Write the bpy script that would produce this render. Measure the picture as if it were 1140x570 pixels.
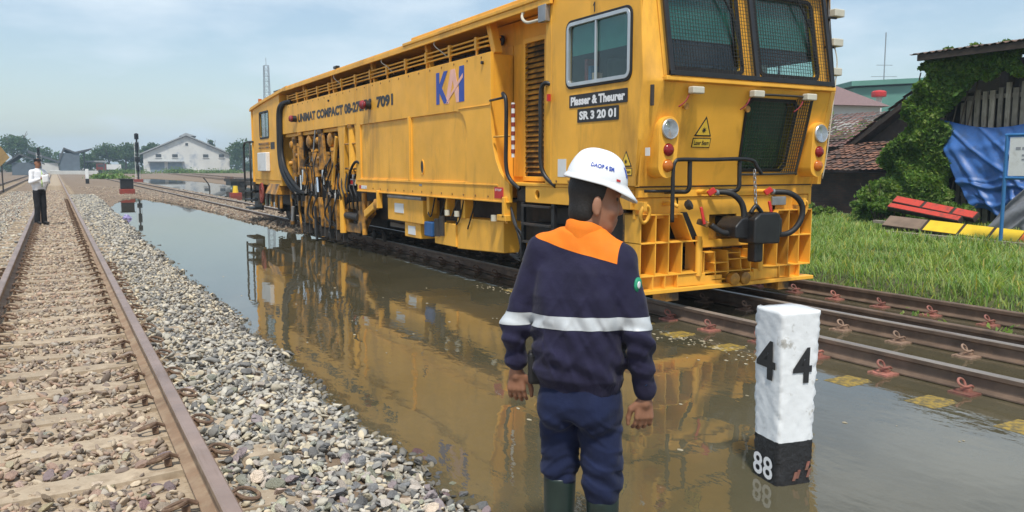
import bpy, bmesh, math, random
import numpy as np
from mathutils import Vector, Matrix
from mathutils.geometry import tessellate_polygon

for o in list(bpy.data.objects):
    bpy.data.objects.remove(o, do_unlink=True)
random.seed(11)
rng = np.random.default_rng(11)
sc = bpy.context.scene
col = sc.collection
R = math.radians
PI = math.pi

# ------------------------------------------------------------------ camera
cam_data = bpy.data.cameras.new('camera')
cam_data.sensor_width = 36.0
cam_data.lens = 28.105
cam_data.clip_start = 0.05
cam_data.clip_end = 6000
cam = bpy.data.objects.new('camera', cam_data)
col.objects.link(cam)
cam.location = (0, 0, 1.33)
cam.rotation_euler = (R(90 - 6.347), 0, R(-29.66))
sc.camera = cam

# ------------------------------------------------------------------ sky and sun
SUN_DIR = Vector((-0.24, -0.42, 0.87)).normalized()      # towards the sun
elev = math.asin(SUN_DIR.z)
azim = math.atan2(SUN_DIR.x, SUN_DIR.y)
world = bpy.data.worlds.new('World')
sc.world = world
world.use_nodes = True
wn, wl = world.node_tree.nodes, world.node_tree.links
wn.clear()
wo = wn.new('ShaderNodeOutputWorld')
bg = wn.new('ShaderNodeBackground')
bg.inputs['Strength'].default_value = 0.098
sky = wn.new('ShaderNodeTexSky')
sky.sky_type = 'NISHITA'
sky.sun_disc = False
sky.sun_elevation = elev
sky.sun_rotation = azim
sky.altitude = 10
sky.air_density = 1.2
sky.dust_density = 1.0
sky.ozone_density = 1.6
tcw = wn.new('ShaderNodeTexCoord')
mpw = wn.new('ShaderNodeMapping')
mpw.inputs['Scale'].default_value = (1.0, 1.0, 3.2)
nzw = wn.new('ShaderNodeTexNoise')
nzw.inputs['Scale'].default_value = 2.6
nzw.inputs['Detail'].default_value = 7
nzw.inputs['Roughness'].default_value = 0.55
rpw = wn.new('ShaderNodeValToRGB')
rpw.color_ramp.elements[0].position = 0.44
rpw.color_ramp.elements[0].color = (0.12, 0.12, 0.12, 1)
rpw.color_ramp.elements[1].position = 0.64
rpw.color_ramp.elements[1].color = (1, 1, 1, 1)
mxw = wn.new('ShaderNodeMix')
mxw.data_type = 'RGBA'
mxw.inputs['B'].default_value = (6.0, 6.8, 7.5, 1)       # thin bright cloud veil
wl.new(tcw.outputs['Generated'], mpw.inputs['Vector'])
wl.new(mpw.outputs['Vector'], nzw.inputs['Vector'])
wl.new(nzw.outputs['Fac'], rpw.inputs['Fac'])
wl.new(rpw.outputs['Color'], mxw.inputs['Factor'])
wl.new(sky.outputs['Color'], mxw.inputs['A'])
wl.new(mxw.outputs['Result'], bg.inputs['Color'])
wl.new(bg.outputs['Background'], wo.inputs['Surface'])

sun_data = bpy.data.lights.new('sun', 'SUN')
sun_data.energy = 2.7
sun_data.angle = R(6)
sun_data.color = (1.0, 0.95, 0.86)
sun = bpy.data.objects.new('sun', sun_data)
col.objects.link(sun)
sun.rotation_euler = (-SUN_DIR).to_track_quat('-Z', 'Y').to_euler()

sc.view_settings.view_transform = 'Standard'
sc.view_settings.look = 'None'
sc.view_settings.exposure = 0.55
sc.view_settings.gamma = 1.0
sc.view_settings.use_curve_mapping = False

# ------------------------------------------------------------------ materials
def new_mat(name):
    m = bpy.data.materials.new(name)
    m.use_nodes = True
    n, l = m.node_tree.nodes, m.node_tree.links
    n.clear()
    out = n.new('ShaderNodeOutputMaterial')
    b = n.new('ShaderNodeBsdfPrincipled')
    l.new(b.outputs['BSDF'], out.inputs['Surface'])
    return m, n, l, b, out

def c4(c, k=1.0):
    return (c[0]*k, c[1]*k, c[2]*k, 1)

def noise(n, l, scale, detail=4, vec=None, stretch=None, rough=0.55, coord='Object'):
    tc = n.new('ShaderNodeTexCoord')
    src = tc.outputs[coord] if vec is None else vec
    if stretch:
        mp = n.new('ShaderNodeMapping')
        mp.inputs['Scale'].default_value = stretch
        l.new(src, mp.inputs['Vector'])
        src = mp.outputs['Vector']
    t = n.new('ShaderNodeTexNoise')
    t.inputs['Scale'].default_value = scale
    t.inputs['Detail'].default_value = detail
    t.inputs['Roughness'].default_value = rough
    l.new(src, t.inputs['Vector'])
    return t.outputs['Fac']

def ramp(n, l, fac, p0, c0, p1, c1):
    r = n.new('ShaderNodeValToRGB')
    r.color_ramp.elements[0].position = p0
    r.color_ramp.elements[0].color = c4(c0)
    r.color_ramp.elements[1].position = p1
    r.color_ramp.elements[1].color = c4(c1)
    l.new(fac, r.inputs['Fac'])
    return r.outputs['Color']

def mix(n, l, fac, a, b, mode='MIX'):
    m = n.new('ShaderNodeMix')
    m.data_type = 'RGBA'
    m.blend_type = mode
    for v, k in ((fac, 'Factor'), (a, 'A'), (b, 'B')):
        if hasattr(v, 'links') or hasattr(v, 'is_linked'):
            l.new(v, m.inputs[k])
        elif k == 'Factor':
            m.inputs[k].default_value = v
        else:
            m.inputs[k].default_value = c4(v)
    return m.outputs['Result']

def bump(n, l, b, h, strength, dist=0.01):
    bp = n.new('ShaderNodeBump')
    bp.inputs['Strength'].default_value = strength
    bp.inputs['Distance'].default_value = dist
    l.new(h, bp.inputs['Height'])
    l.new(bp.outputs['Normal'], b.inputs['Normal'])

def mat(name, c, rough=0.55, metal=0.0, var=0.18, scale=6.0, dirt=None, damt=(0.55, 0.75), dscale=3.0,
        dstretch=None, bmp=0.0, bscale=80.0, bdist=0.004, spec=0.5, rvar=0.12, attr=None, objrand=0.0, coord='Object', sheen=0.0):
    m, n, l, b, out = new_mat(name)
    f = noise(n, l, scale, 5, coord=coord)
    base = ramp(n, l, f, 0.3, [x*(1-var) for x in c], 0.7, [min(1, x*(1+var)) for x in c])
    if attr:
        a = n.new('ShaderNodeAttribute')
        a.attribute_name = attr
        base = mix(n, l, 1.0, base, a.outputs['Color'], 'MULTIPLY')
    if objrand:
        oi = n.new('ShaderNodeObjectInfo')
        rr = ramp(n, l, oi.outputs['Random'], 0.0, (1-objrand,)*3, 1.0, (1+objrand,)*3)
        base = mix(n, l, 1.0, base, rr, 'MULTIPLY')
    if dirt:
        df = noise(n, l, dscale, 8, stretch=dstretch, rough=0.65, coord=coord)
        dm = ramp(n, l, df, damt[0], (0, 0, 0), damt[1], (1, 1, 1))
        base = mix(n, l, dm, base, dirt)
    l.new(base, b.inputs['Base Color'])
    rf = noise(n, l, scale*2.3, 3, coord=coord)
    rr = n.new('ShaderNodeMapRange')
    rr.inputs['To Min'].default_value = max(0.02, rough-rvar)
    rr.inputs['To Max'].default_value = min(1.0, rough+rvar)
    l.new(rf, rr.inputs['Value'])
    l.new(rr.outputs['Result'], b.inputs['Roughness'])
    b.inputs['Metallic'].default_value = metal
    b.inputs['Specular IOR Level'].default_value = spec
    if sheen:
        b.inputs['Sheen Weight'].default_value = sheen
        b.inputs['Sheen Roughness'].default_value = 0.5
    if bmp:
        bump(n, l, b, noise(n, l, bscale, 6, coord=coord), bmp, bdist)
    return m

M = {}
M['yellow'] = mat('yellow_paint', (0.84, 0.425, 0.048), 0.5, var=0.12, scale=1.7, spec=0.35, dirt=(0.26, 0.13, 0.03), damt=(0.52, 0.82),
                  dscale=1.6, dstretch=(1.2, 1.2, 0.28), bmp=0.12, bscale=9, bdist=0.006)
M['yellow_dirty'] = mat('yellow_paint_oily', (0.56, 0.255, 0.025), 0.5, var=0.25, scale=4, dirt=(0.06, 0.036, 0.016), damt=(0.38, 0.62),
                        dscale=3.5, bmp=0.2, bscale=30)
M['black'] = mat('black_paint', (0.014, 0.014, 0.015), 0.45, var=0.3, scale=9, dirt=(0.06, 0.05, 0.035), damt=(0.6, 0.85))
M['rubber'] = mat('black_rubber', (0.012, 0.012, 0.013), 0.6, var=0.3)
M['dark_steel'] = mat('greasy_dark_steel', (0.03, 0.026, 0.023), 0.6, var=0.4, scale=7, dirt=(0.09, 0.06, 0.04), damt=(0.5, 0.8), bmp=0.3, bscale=40)
M['chrome'] = mat('chrome', (0.75, 0.75, 0.76), 0.15, metal=1, var=0.05, rvar=0.05)
M['steel'] = mat('grey_steel', (0.33, 0.34, 0.35), 0.45, metal=0.6, var=0.15)
M['aluminium'] = mat('aluminium_frame', (0.55, 0.57, 0.58), 0.35, metal=0.7, var=0.08)
M['red'] = mat('red_paint', (0.55, 0.025, 0.02), 0.45, var=0.15, dirt=(0.15, 0.03, 0.02), damt=(0.6, 0.8))
M['brick_red'] = mat('dull_red_paint', (0.24, 0.035, 0.022), 0.7, var=0.25, dirt=(0.10, 0.05, 0.03), damt=(0.5, 0.75))
M['maroon'] = mat('faded_red_cloth', (0.28, 0.035, 0.045), 0.8, var=0.3)
M['white'] = mat('white_paint', (0.72, 0.73, 0.72), 0.5, var=0.06, dirt=(0.42, 0.40, 0.35), damt=(0.55, 0.8))
M['white_text'] = mat('white_lettering', (0.8, 0.8, 0.8), 0.5, var=0.03)
M['black_text'] = mat('black_lettering', (0.02, 0.02, 0.022), 0.5, var=0.1)
M['blue_text'] = mat('blue_lettering', (0.018, 0.06, 0.36), 0.45, var=0.05)
M['peach_text'] = mat('orange_lettering', (0.84, 0.46, 0.36), 0.5, var=0.1)
M['cream'] = mat('cream_plastic', (0.55, 0.52, 0.42), 0.5, var=0.08)
M['red_lens'] = mat('red_lens', (0.22, 0.012, 0.012), 0.12, var=0.05)
M['amber_lens'] = mat('amber_lens', (0.48, 0.13, 0.012), 0.15, var=0.05)
M['sign_yellow'] = mat('sign_yellow', (0.80, 0.52, 0.05), 0.5, var=0.04)
M['blind'] = mat('green_window_blind', (0.050, 0.21, 0.195), 0.8, var=0.12)
M['dark_film'] = mat('dark_green_film', (0.018, 0.06, 0.052), 0.6, var=0.3, scale=3)
M['interior'] = mat('dark_cab_lining', (0.05, 0.055, 0.06), 0.8, var=0.2)
M['seat'] = mat('grey_seat_fabric', (0.13, 0.15, 0.17), 0.85, var=0.2)
M['blue_part'] = mat('blue_paint', (0.02, 0.09, 0.25), 0.5, var=0.2)
M['wire'] = mat('guard_wire', (0.035, 0.032, 0.025), 0.6, var=0.2)

def glass_mat(name, tint, refl_rough=0.03):
    m, n, l, b, out = new_mat(name)
    n.remove(b)
    tr = n.new('ShaderNodeBsdfTransparent')
    tr.inputs['Color'].default_value = c4(tint)
    gl = n.new('ShaderNodeBsdfGlossy')
    gl.inputs['Roughness'].default_value = refl_rough
    gl.inputs['Color'].default_value = (0.95, 0.97, 1, 1)
    fr = n.new('ShaderNodeLayerWeight')
    fr.inputs['Blend'].default_value = 0.5
    pw = n.new('ShaderNodeMath'); pw.operation = 'POWER'; pw.inputs[1].default_value = 4.0
    l.new(fr.outputs['Facing'], pw.inputs[0])
    mr = n.new('ShaderNodeMapRange'); mr.inputs['To Min'].default_value = 0.05; mr.inputs['To Max'].default_value = 0.75
    l.new(pw.outputs['Value'], mr.inputs['Value'])
    mx = n.new('ShaderNodeMixShader')
    l.new(mr.outputs['Result'], mx.inputs['Fac'])
    l.new(tr.outputs['BSDF'], mx.inputs[1])
    l.new(gl.outputs['BSDF'], mx.inputs[2])
    l.new(mx.outputs['Shader'], out.inputs['Surface'])
    return m
M['glass'] = glass_mat('tinted_window_glass', (0.80, 0.90, 0.87))
M['lamp_glass'] = glass_mat('lamp_glass', (0.95, 0.95, 0.95))

# ------------------------------------------------------------------ mesh helpers
def tag(o, label=None, cat=None, group=None, kind=None):
    if label: o['label'] = label
    if cat: o['category'] = cat
    if group: o['group'] = group
    if kind: o['kind'] = kind
    return o

def thing(name, loc, label, cat, group=None, rz=0.0):
    o = bpy.data.objects.new(name, None)
    o.empty_display_size = 0.2
    o.location = loc
    o.rotation_euler = (0, 0, rz)
    col.objects.link(o)
    return tag(o, label, cat, group)

def root_loc(o):
    while o.parent is not None:
        o = o.parent
    return Vector(o.location)

def finish(name, me, m, parent=None, smooth=None, bevel=0.0, origin=None, segs=2):
    if m is not None:
        ms = m if isinstance(m, (list, tuple)) else [m]
        for k in ms:
            me.materials.append(M[k] if isinstance(k, str) else k)
    if smooth:
        me.polygons.foreach_set('use_smooth', np.ones(len(me.polygons), dtype=bool))
        if smooth is not True:
            me.set_sharp_from_angle(angle=R(smooth))
    off = None
    if parent is not None:
        off = root_loc(parent)
    elif origin is not None:
        off = Vector(origin)
    if off is not None and off.length > 0:
        me.transform(Matrix.Translation(-off))
    me.update()
    o = bpy.data.objects.new(name, me)
    col.objects.link(o)
    if parent is not None:
        o.parent = parent
    elif origin is not None:
        o.location = origin
    if bevel:
        bv = o.modifiers.new('bevel', 'BEVEL')
        bv.width = bevel
        bv.segments = segs
        bv.limit_method = 'ANGLE'
        bv.angle_limit = R(40)
        if not smooth:
            me.polygons.foreach_set('use_smooth', np.ones(len(me.polygons), dtype=bool))
            bv.harden_normals = True
    return o

def spline(pts, n=6):
    P = [Vector(p) for p in pts]
    out = []
    for i in range(len(P)-1):
        p0 = P[max(i-1, 0)]; p1 = P[i]; p2 = P[i+1]; p3 = P[min(i+2, len(P)-1)]
        for k in range(n):
            t = k/n
            out.append(0.5*((2*p1)+(p2-p0)*t+(2*p0-5*p1+4*p2-p3)*t*t+(3*p1-p0-3*p2+p3)*t**3))
    out.append(P[-1])
    return out

class MB:
    def __init__(s):
        s.v = []; s.f = []; s.mi = []; s.cur = 0
    def _face(s, f):
        s.f.append(f); s.mi.append(s.cur)
    def add(s, vs, fs):
        b = len(s.v)
        s.v += [tuple(v) for v in vs]
        for f in fs: s._face([b+i for i in f])
        return s
    def box(s, x0, x1, y0, y1, z0, z1):
        return s.add([(x0,y0,z0),(x1,y0,z0),(x1,y1,z0),(x0,y1,z0),(x0,y0,z1),(x1,y0,z1),(x1,y1,z1),(x0,y1,z1)],
                     [(3,2,1,0),(4,5,6,7),(0,1,5,4),(1,2,6,5),(2,3,7,6),(3,0,4,7)])
    def bar(s, p0, p1, w, h, up=(0,0,1)):
        p0, p1 = Vector(p0), Vector(p1)
        d = (p1-p0).normalized(); u = Vector(up)
        a = d.cross(u)
        if a.length < 1e-4: a = d.cross(Vector((1,0,0)))
        a.normalize(); u = a.cross(d).normalized()
        a *= w/2; u *= h/2
        return s.add([p0-a-u,p0+a-u,p0+a+u,p0-a+u,p1-a-u,p1+a-u,p1+a+u,p1-a+u],
                     [(3,2,1,0),(4,5,6,7),(0,1,5,4),(1,2,6,5),(2,3,7,6),(3,0,4,7)])
    def tube(s, pts, r, n=8, caps=True, closed=False):
        P = [Vector(p) for p in pts]
        rs = r if isinstance(r, (list, tuple)) else [r]*len(P)
        b = len(s.v); m = len(P)
        prev = None
        for i, p in enumerate(P):
            if closed: d = P[(i+1) % m]-P[i-1]
            else: d = P[min(i+1, m-1)]-P[max(i-1, 0)]
            if d.length < 1e-9: d = Vector((0,0,1))
            d.normalize()
            if prev is None:
                a = d.orthogonal().normalized()
            else:
                a = prev-d*prev.dot(d)
                a = a.normalized() if a.length > 1e-6 else d.orthogonal().normalized()
            prev = a
            c = d.cross(a)
            for k in range(n):
                t = 2*PI*k/n
                s.v.append(tuple(p+(a*math.cos(t)+c*math.sin(t))*rs[i]))
        rng_ = range(m) if closed else range(m-1)
        for i in rng_:
            i2 = (i+1) % m
            for k in range(n):
                k2 = (k+1) % n
                s._face([b+i*n+k, b+i*n+k2, b+i2*n+k2, b+i2*n+k])
        if caps and not closed:
            s._face([b+k for k in range(n)][::-1])
            s._face([b+(m-1)*n+k for k in range(n)])
        return s
    def cyl(s, p0, p1, r0, r1=None, n=14):
        return s.tube([p0, p1], [r0, r0 if r1 is None else r1], n)
    def lathe(s, base, axis, prof, n=20):
        """prof: list of (radius, distance along axis)"""
        base = Vector(base); ax = Vector(axis).normalized()
        pts = [base+ax*h for r, h in prof]
        a = ax.orthogonal().normalized(); c = ax.cross(a)
        b = len(s.v)
        for (r, h), p in zip(prof, pts):
            for k in range(n):
                t = 2*PI*k/n
                s.v.append(tuple(p+(a*math.cos(t)+c*math.sin(t))*max(r, 1e-4)))
        for i in range(len(prof)-1):
            for k in range(n):
                k2 = (k+1) % n
                s._face([b+i*n+k, b+i*n+k2, b+(i+1)*n+k2, b+(i+1)*n+k])
        s._face([b+k for k in range(n)][::-1])
        s._face([b+(len(prof)-1)*n+k for k in range(n)])
        return s
    def plate(s, outline, holes, fn, thick):
        """2D outline (+holes) mapped by fn(u,v)->3D, extruded by vector thick"""
        loops = [list(outline)]+[list(h) for h in holes]
        flat = [p for lp in loops for p in lp]
        tris = tessellate_polygon([[Vector((p[0], p[1], 0)) for p in lp] for lp in loops])
        th = Vector(thick)
        A = [Vector(fn(*p)) for p in flat]
        b = len(s.v); n = len(A)
        s.v += [tuple(p) for p in A]+[tuple(p+th) for p in A]
        p0 = None
        for t in tris:
            nrm = (A[t[1]]-A[t[0]]).cross(A[t[2]]-A[t[0]])
            if nrm.length < 1e-12: continue
            t = list(t)
            if nrm.dot(th) > 0: t = t[::-1]
            s._face([b+i for i in t])
            s._face([b+n+i for i in t[::-1]])
        st = 0
        for lp in loops:
            m = len(lp)
            for i in range(m):
                j = (i+1) % m
                s._face([b+st+i, b+st+j, b+n+st+j, b+n+st+i])
            st += m
        return s
    def mesh(s, name):
        me = bpy.data.meshes.new(name)
        me.from_pydata(s.v, [], s.f)
        if any(s.mi): me.polygons.foreach_set('material_index', s.mi)
        return me
    def build(s, name, m, parent=None, smooth=None, bevel=0.0, origin=None, fix=True):
        me = s.mesh(name)
        if fix:
            bm = bmesh.new(); bm.from_mesh(me)
            bmesh.ops.recalc_face_normals(bm, faces=bm.faces)
            bm.to_mesh(me); bm.free()
        return finish(name, me, m, parent, smooth, bevel, origin)

def rrect(u0, u1, v0, v1, r, n=4):
    out = []
    for cx, cy, a0 in ((u1-r, v1-r, 0), (u0+r, v1-r, 90), (u0+r, v0+r, 180), (u1-r, v0+r, 270)):
        for k in range(n+1):
            a = R(a0+90*k/n)
            out.append((cx+r*math.cos(a), cy+r*math.sin(a)))
    return out

def inset_ring(mb, u0, u1, v0, v1, r, w, fn, thick):
    mb.plate(rrect(u0, u1, v0, v1, r), [rrect(u0+w, u1-w, v0+w, v1-w, max(r-w, 0.01))], fn, thick)

_text_cache = {}
def text_mesh(body, bold=0.02, shear=0.0):
    """returns verts (N,2) normalised: height of capitals = 1, starts at 0; and faces"""
    key = (body, bold, shear)
    if key in _text_cache: return _text_cache[key]
    cu = bpy.data.curves.new('lettering', 'FONT')
    cu.body = body; cu.offset = bold; cu.resolution_u = 3; cu.shear = shear
    ob = bpy.data.objects.new('lettering', cu)
    col.objects.link(ob)
    dg = bpy.context.evaluated_depsgraph_get()
    me = bpy.data.meshes.new_from_object(ob.evaluated_get(dg))
    V = np.array([v.co[:2] for v in me.vertices]); F = [list(p.vertices) for p in me.polygons]
    bpy.data.objects.remove(ob); bpy.data.curves.remove(cu); bpy.data.meshes.remove(me)
    V = V-V.min(0)
    V /= V.max(0)
    _text_cache[key] = (V, F)
    return V, F

def text_on(name, body, m, parent, fn, u0, u1, v0, v1, bold=0.02, shear=0.0, sub=None):
    """fills the box u0..u1, v0..v1 with lettering mapped by fn"""
    V, F = text_mesh(body, bold, shear)
    me = bpy.data.meshes.new(name)
    me.from_pydata([tuple(fn(u0+(u1-u0)*p[0], v0+(v1-v0)*p[1])) for p in V], [], F)
    return finish(name, me, m, parent)

def link_copy(src, name=None, loc=None, rot=None, scale=None, parent=None):
    c = src.copy()
    if name: c.name = name
    col.objects.link(c)
    if loc is not None: c.location = loc
    if rot is not None: c.rotation_euler = rot
    if scale is not None: c.scale = scale
    if parent is not None: c.parent = parent
    return c

def np_mesh(name, V, F, m, parent=None, colors=None, smooth=False, mi=None, origin=None):
    """V (N,3), F (K,3|4) int arrays"""
    V = np.asarray(V, dtype=np.float32); F = np.asarray(F, dtype=np.int32)
    me = bpy.data.meshes.new(name)
    k = F.shape[1]
    me.vertices.add(len(V)); me.vertices.foreach_set('co', V.ravel())
    me.loops.add(F.size); me.loops.foreach_set('vertex_index', F.ravel())
    me.polygons.add(len(F))
    me.polygons.foreach_set('loop_start', np.arange(0, F.size, k, dtype=np.int32))
    if mi is not None: me.polygons.foreach_set('material_index', mi)
    if colors is not None:
        a = me.attributes.new('Col', 'FLOAT_COLOR', 'POINT')
        C = np.ones((len(V), 4), dtype=np.float32); C[:, :3] = colors
        a.data.foreach_set('color', C.ravel())
    me.update(calc_edges=True)
    return finish(name, me, m, parent, smooth=smooth, origin=origin)
# ------------------------------------------------------------------ ground and water
WATER_Z = -0.306
TX = 6.36            # centre line of the flooded track
TZ = -0.15           # its rail top

def sn(x, y, f, ph=0.0):
    return (np.sin(x*f*1.0+1.3*np.sin(y*f*0.7+ph)+ph)*np.cos(y*f*1.1+0.9*np.sin(x*f*0.6+2*ph)))

def sstep(a, b, x):
    t = np.clip((x-a)/(b-a), 0, 1)
    return t*t*(3-2*t)

def ground_h(X, Y):
    X = np.asarray(X, float); Y = np.asarray(Y, float)
    wob = 0.05*sn(X*0+3, Y, 2.3)+0.03*sn(X*0+1, Y, 6.1, 2)
    # left embankment
    s = X+wob
    emb = np.interp(s, [-60, -4.2, -2.8, -1.35, -0.8, 0.72, 0.95, 1.62, 2.25, 60], [-0.2, -0.2, -0.25, -0.25, -0.20, -0.20, -0.19, -0.32, -0.47, -0.47])
    # closing of the basin far away (left edge moves right, right edge moves left)
    le = np.interp(Y, [-10, 20, 36, 46, 48, 60], [1.64, 1.64, 1.9, 3.1, 4.0, 5.0])
    re = np.interp(Y, [-10, 18, 20, 25, 33, 38, 44, 48, 60], [9.4, 9.4, 5.2, 5.1, 4.95, 4.7, 4.2, 3.7, 3.2])
    land = -0.20+0.012*sn(X, Y, 1.7)+0.006*sn(X, Y, 5.3, 1)
    inside = np.minimum(sstep(-0.62, 0.62, s-le), sstep(-0.35, 0.35, re-s))
    basin = land*(1-inside)+(-0.45)*inside
    # bed of the flooded track: just under water near, rising further back
    bed = np.where(Y < 17, -0.375, -0.375+0.13*sstep(17, 23, Y))+0.008*sn(X, Y, 3.1, 3)
    inbed = sstep(4.75, 5.3, X+wob)*sstep(9.15, 8.75, X+wob*0.6)
    z = np.where(X < 1.0, emb, basin)
    z = z*(1-inbed)+np.where(Y < 26, bed, np.maximum(bed, -0.245))*inbed
    # pond beyond the track
    pl_ = np.interp(Y, [16, 22, 30, 55, 107, 124, 128], [12, 8.6, 7.8, 7.9, 8.4, 10.6, 14])
    pr_ = np.interp(Y, [16, 22, 36, 56, 73, 93, 107, 124, 128], [10, 10.8, 11.6, 13.0, 14.0, 14.6, 14.0, 12.6, 12])
    inp = np.minimum(sstep(-0.3, 0.3, X+wob*3-pl_), sstep(-0.3, 0.3, pr_-X-wob*3))
    z = z*(1-inp)+(-0.42)*inp
    return z

gx = np.concatenate([np.array([-900, -500, -300, -150, -90, -60, -40, -28, -20, -14, -10, -7, -5.5]), np.arange(-4.5, 15.6, 0.12), np.arange(15.7, 30, 0.6),
                     np.array([32, 36, 42, 50, 65, 90, 130, 200, 320, 600, 900])])
gy = np.concatenate([np.array([-300, -150, -60, -25, -12, -6]), np.arange(-3, 30, 0.16), np.arange(30, 62, 0.4), np.arange(62, 135, 1.5),
                     np.array([140, 150, 170, 200, 240, 300, 400, 600, 900, 1300])])
GX, GY = np.meshgrid(gx, gy)
GZ = ground_h(GX, GY)
V = np.stack([GX, GY, GZ], -1).reshape(-1, 3)
ny, nx = GX.shape
idx = np.arange(ny*nx).reshape(ny, nx)
F = np.stack([idx[:-1, :-1], idx[:-1, 1:], idx[1:, 1:], idx[1:, :-1]], -1).reshape(-1, 4)
# soil kinds: r = sandy ballast fines, g = mud of the flooded part, b = grassy soil
zone = np.zeros((len(V), 3))
xx, yy = V[:, 0], V[:, 1]
zone[:, 0] = sstep(0.95, 0.6, xx)*sstep(-1.6, -0.9, xx)
zone[:, 1] = sstep(1.3, 2.0, xx)*sstep(9.2, 8.8, xx)*sstep(24, 18, yy)
zone[:, 2] = sstep(8.7, 9.3, xx)*sstep(34, 24, yy)
m, n, l, b, out = new_mat('soil')
at = n.new('ShaderNodeAttribute'); at.attribute_name = 'Col'
sp = n.new('ShaderNodeSeparateColor'); l.new(at.outputs['Color'], sp.inputs['Color'])
f1 = noise(n, l, 0.7, 6); f2 = noise(n, l, 26, 6); f3 = noise(n, l, 7, 5)
dirt_c = mix(n, l, f2, ramp(n, l, f1, 0.35, (0.24, 0.165, 0.10), 0.65, (0.30, 0.22, 0.145)), (0.16, 0.115, 0.08))
fines = mix(n, l, f3, ramp(n, l, f2, 0.35, (0.33, 0.25, 0.165), 0.6, (0.48, 0.38, 0.265)), (0.38, 0.30, 0.21))
mud = ramp(n, l, f3, 0.35, (0.085, 0.06, 0.028), 0.7, (0.17, 0.125, 0.06))
gsoil = ramp(n, l, f3, 0.35, (0.05, 0.06, 0.02), 0.7, (0.10, 0.10, 0.04))
cc = mix(n, l, sp.outputs['Red'], dirt_c, fines)
cc = mix(n, l, sp.outputs['Green'], cc, mud)
cc = mix(n, l, sp.outputs['Blue'], cc, gsoil)
l.new(cc, b.inputs['Base Color'])
b.inputs['Roughness'].default_value = 0.95
bump(n, l, b, f2, 0.6, 0.03)
M['soil'] = m
ground = np_mesh('ground', V, F, 'soil', colors=zone, smooth=True)
tag(ground, kind='structure')

m, n, l, b, out = new_mat('flood_water')
n.remove(b)
tcx = n.new('ShaderNodeTexCoord')
w1 = noise(n, l, 1.6, 3, vec=tcx.outputs['Object'], stretch=(1.0, 0.8, 1))
w2 = noise(n, l, 7.0, 3, vec=tcx.outputs['Object'], stretch=(1.6, 0.7, 1))
# patches of calmer and rougher water
w3 = noise(n, l, 0.35, 2, vec=tcx.outputs['Object'])
patch = n.new('ShaderNodeMapRange')
patch.inputs['From Min'].default_value = 0.35; patch.inputs['From Max'].default_value = 0.68
patch.inputs['To Min'].default_value = 0.15; patch.inputs['To Max'].default_value = 1.0
l.new(w3, patch.inputs['Value'])
b1 = n.new('ShaderNodeBump'); b1.inputs['Strength'].default_value = 0.07; b1.inputs['Distance'].default_value = 0.028
l.new(w1, b1.inputs['Height'])
b2 = n.new('ShaderNodeBump'); b2.inputs['Distance'].default_value = 0.006
ms_ = n.new('ShaderNodeMath'); ms_.operation = 'MULTIPLY'; ms_.inputs[1].default_value = 0.34
sy_ = n.new('ShaderNodeSeparateXYZ'); l.new(tcx.outputs['Object'], sy_.inputs['Vector'])
calm = n.new('ShaderNodeMapRange'); calm.inputs['From Min'].default_value = 7.0; calm.inputs['From Max'].default_value = 17.0
calm.inputs['To Min'].default_value = 1.0; calm.inputs['To Max'].default_value = 0.06
l.new(sy_.outputs['Y'], calm.inputs['Value'])
m3_ = n.new('ShaderNodeMath'); m3_.operation = 'MULTIPLY'
l.new(patch.outputs['Result'], m3_.inputs[0]); l.new(calm.outputs['Result'], m3_.inputs[1])
m4_ = n.new('ShaderNodeMath'); m4_.operation = 'MULTIPLY'; m4_.inputs[1].default_value = 0.15
l.new(calm.outputs['Result'], m4_.inputs[0]); l.new(m4_.outputs['Value'], b1.inputs['Strength'])
l.new(m3_.outputs['Value'], ms_.inputs[0]); l.new(ms_.outputs['Value'], b2.inputs['Strength'])
l.new(w2, b2.inputs['Height']); l.new(b1.outputs['Normal'], b2.inputs['Normal'])
lw_ = n.new('ShaderNodeLayerWeight'); lw_.inputs['Blend'].default_value = 0.5
l.new(b2.outputs['Normal'], lw_.inputs['Normal'])
pw_ = n.new('ShaderNodeMath'); pw_.operation = 'POWER'; pw_.inputs[1].default_value = 3.6
l.new(lw_.outputs['Facing'], pw_.inputs[0])
fr = n.new('ShaderNodeMapRange'); fr.inputs['To Min'].default_value = 0.03; fr.inputs['To Max'].default_value = 1.0
l.new(pw_.outputs['Value'], fr.inputs['Value'])
tr = n.new('ShaderNodeBsdfTransparent'); tr.inputs['Color'].default_value = (0.62, 0.55, 0.36, 1)
df = n.new('ShaderNodeBsdfDiffuse'); 
mk = noise(n, l, 0.9, 4, vec=tcx.outputs['Object'])
l.new(ramp(n, l, mk, 0.3, (0.125, 0.110, 0.062), 0.7, (0.170, 0.150, 0.092)), df.inputs['Color'])
mx1 = n.new('ShaderNodeMixShader'); mx1.inputs['Fac'].default_value = 0.64
l.new(tr.outputs['BSDF'], mx1.inputs[1]); l.new(df.outputs['BSDF'], mx1.inputs[2])
gl = n.new('ShaderNodeBsdfGlossy'); gl.inputs['Roughness'].default_value = 0.012
l.new(b2.outputs['Normal'], gl.inputs['Normal'])
mx2 = n.new('ShaderNodeMixShader')
l.new(fr.outputs['Result'], mx2.inputs['Fac']); l.new(mx1.outputs['Shader'], mx2.inputs[1]); l.new(gl.outputs['BSDF'], mx2.inputs[2])
l.new(mx2.outputs['Shader'], out.inputs['Surface'])
M['water'] = m
mb = MB(); mb.add([(0.9, -8, WATER_Z), (17, -8, WATER_Z), (17, 130, WATER_Z), (0.9, 130, WATER_Z)], [(0, 1, 2, 3)])
tag(mb.build('water', 'water', fix=False), kind='structure')

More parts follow.
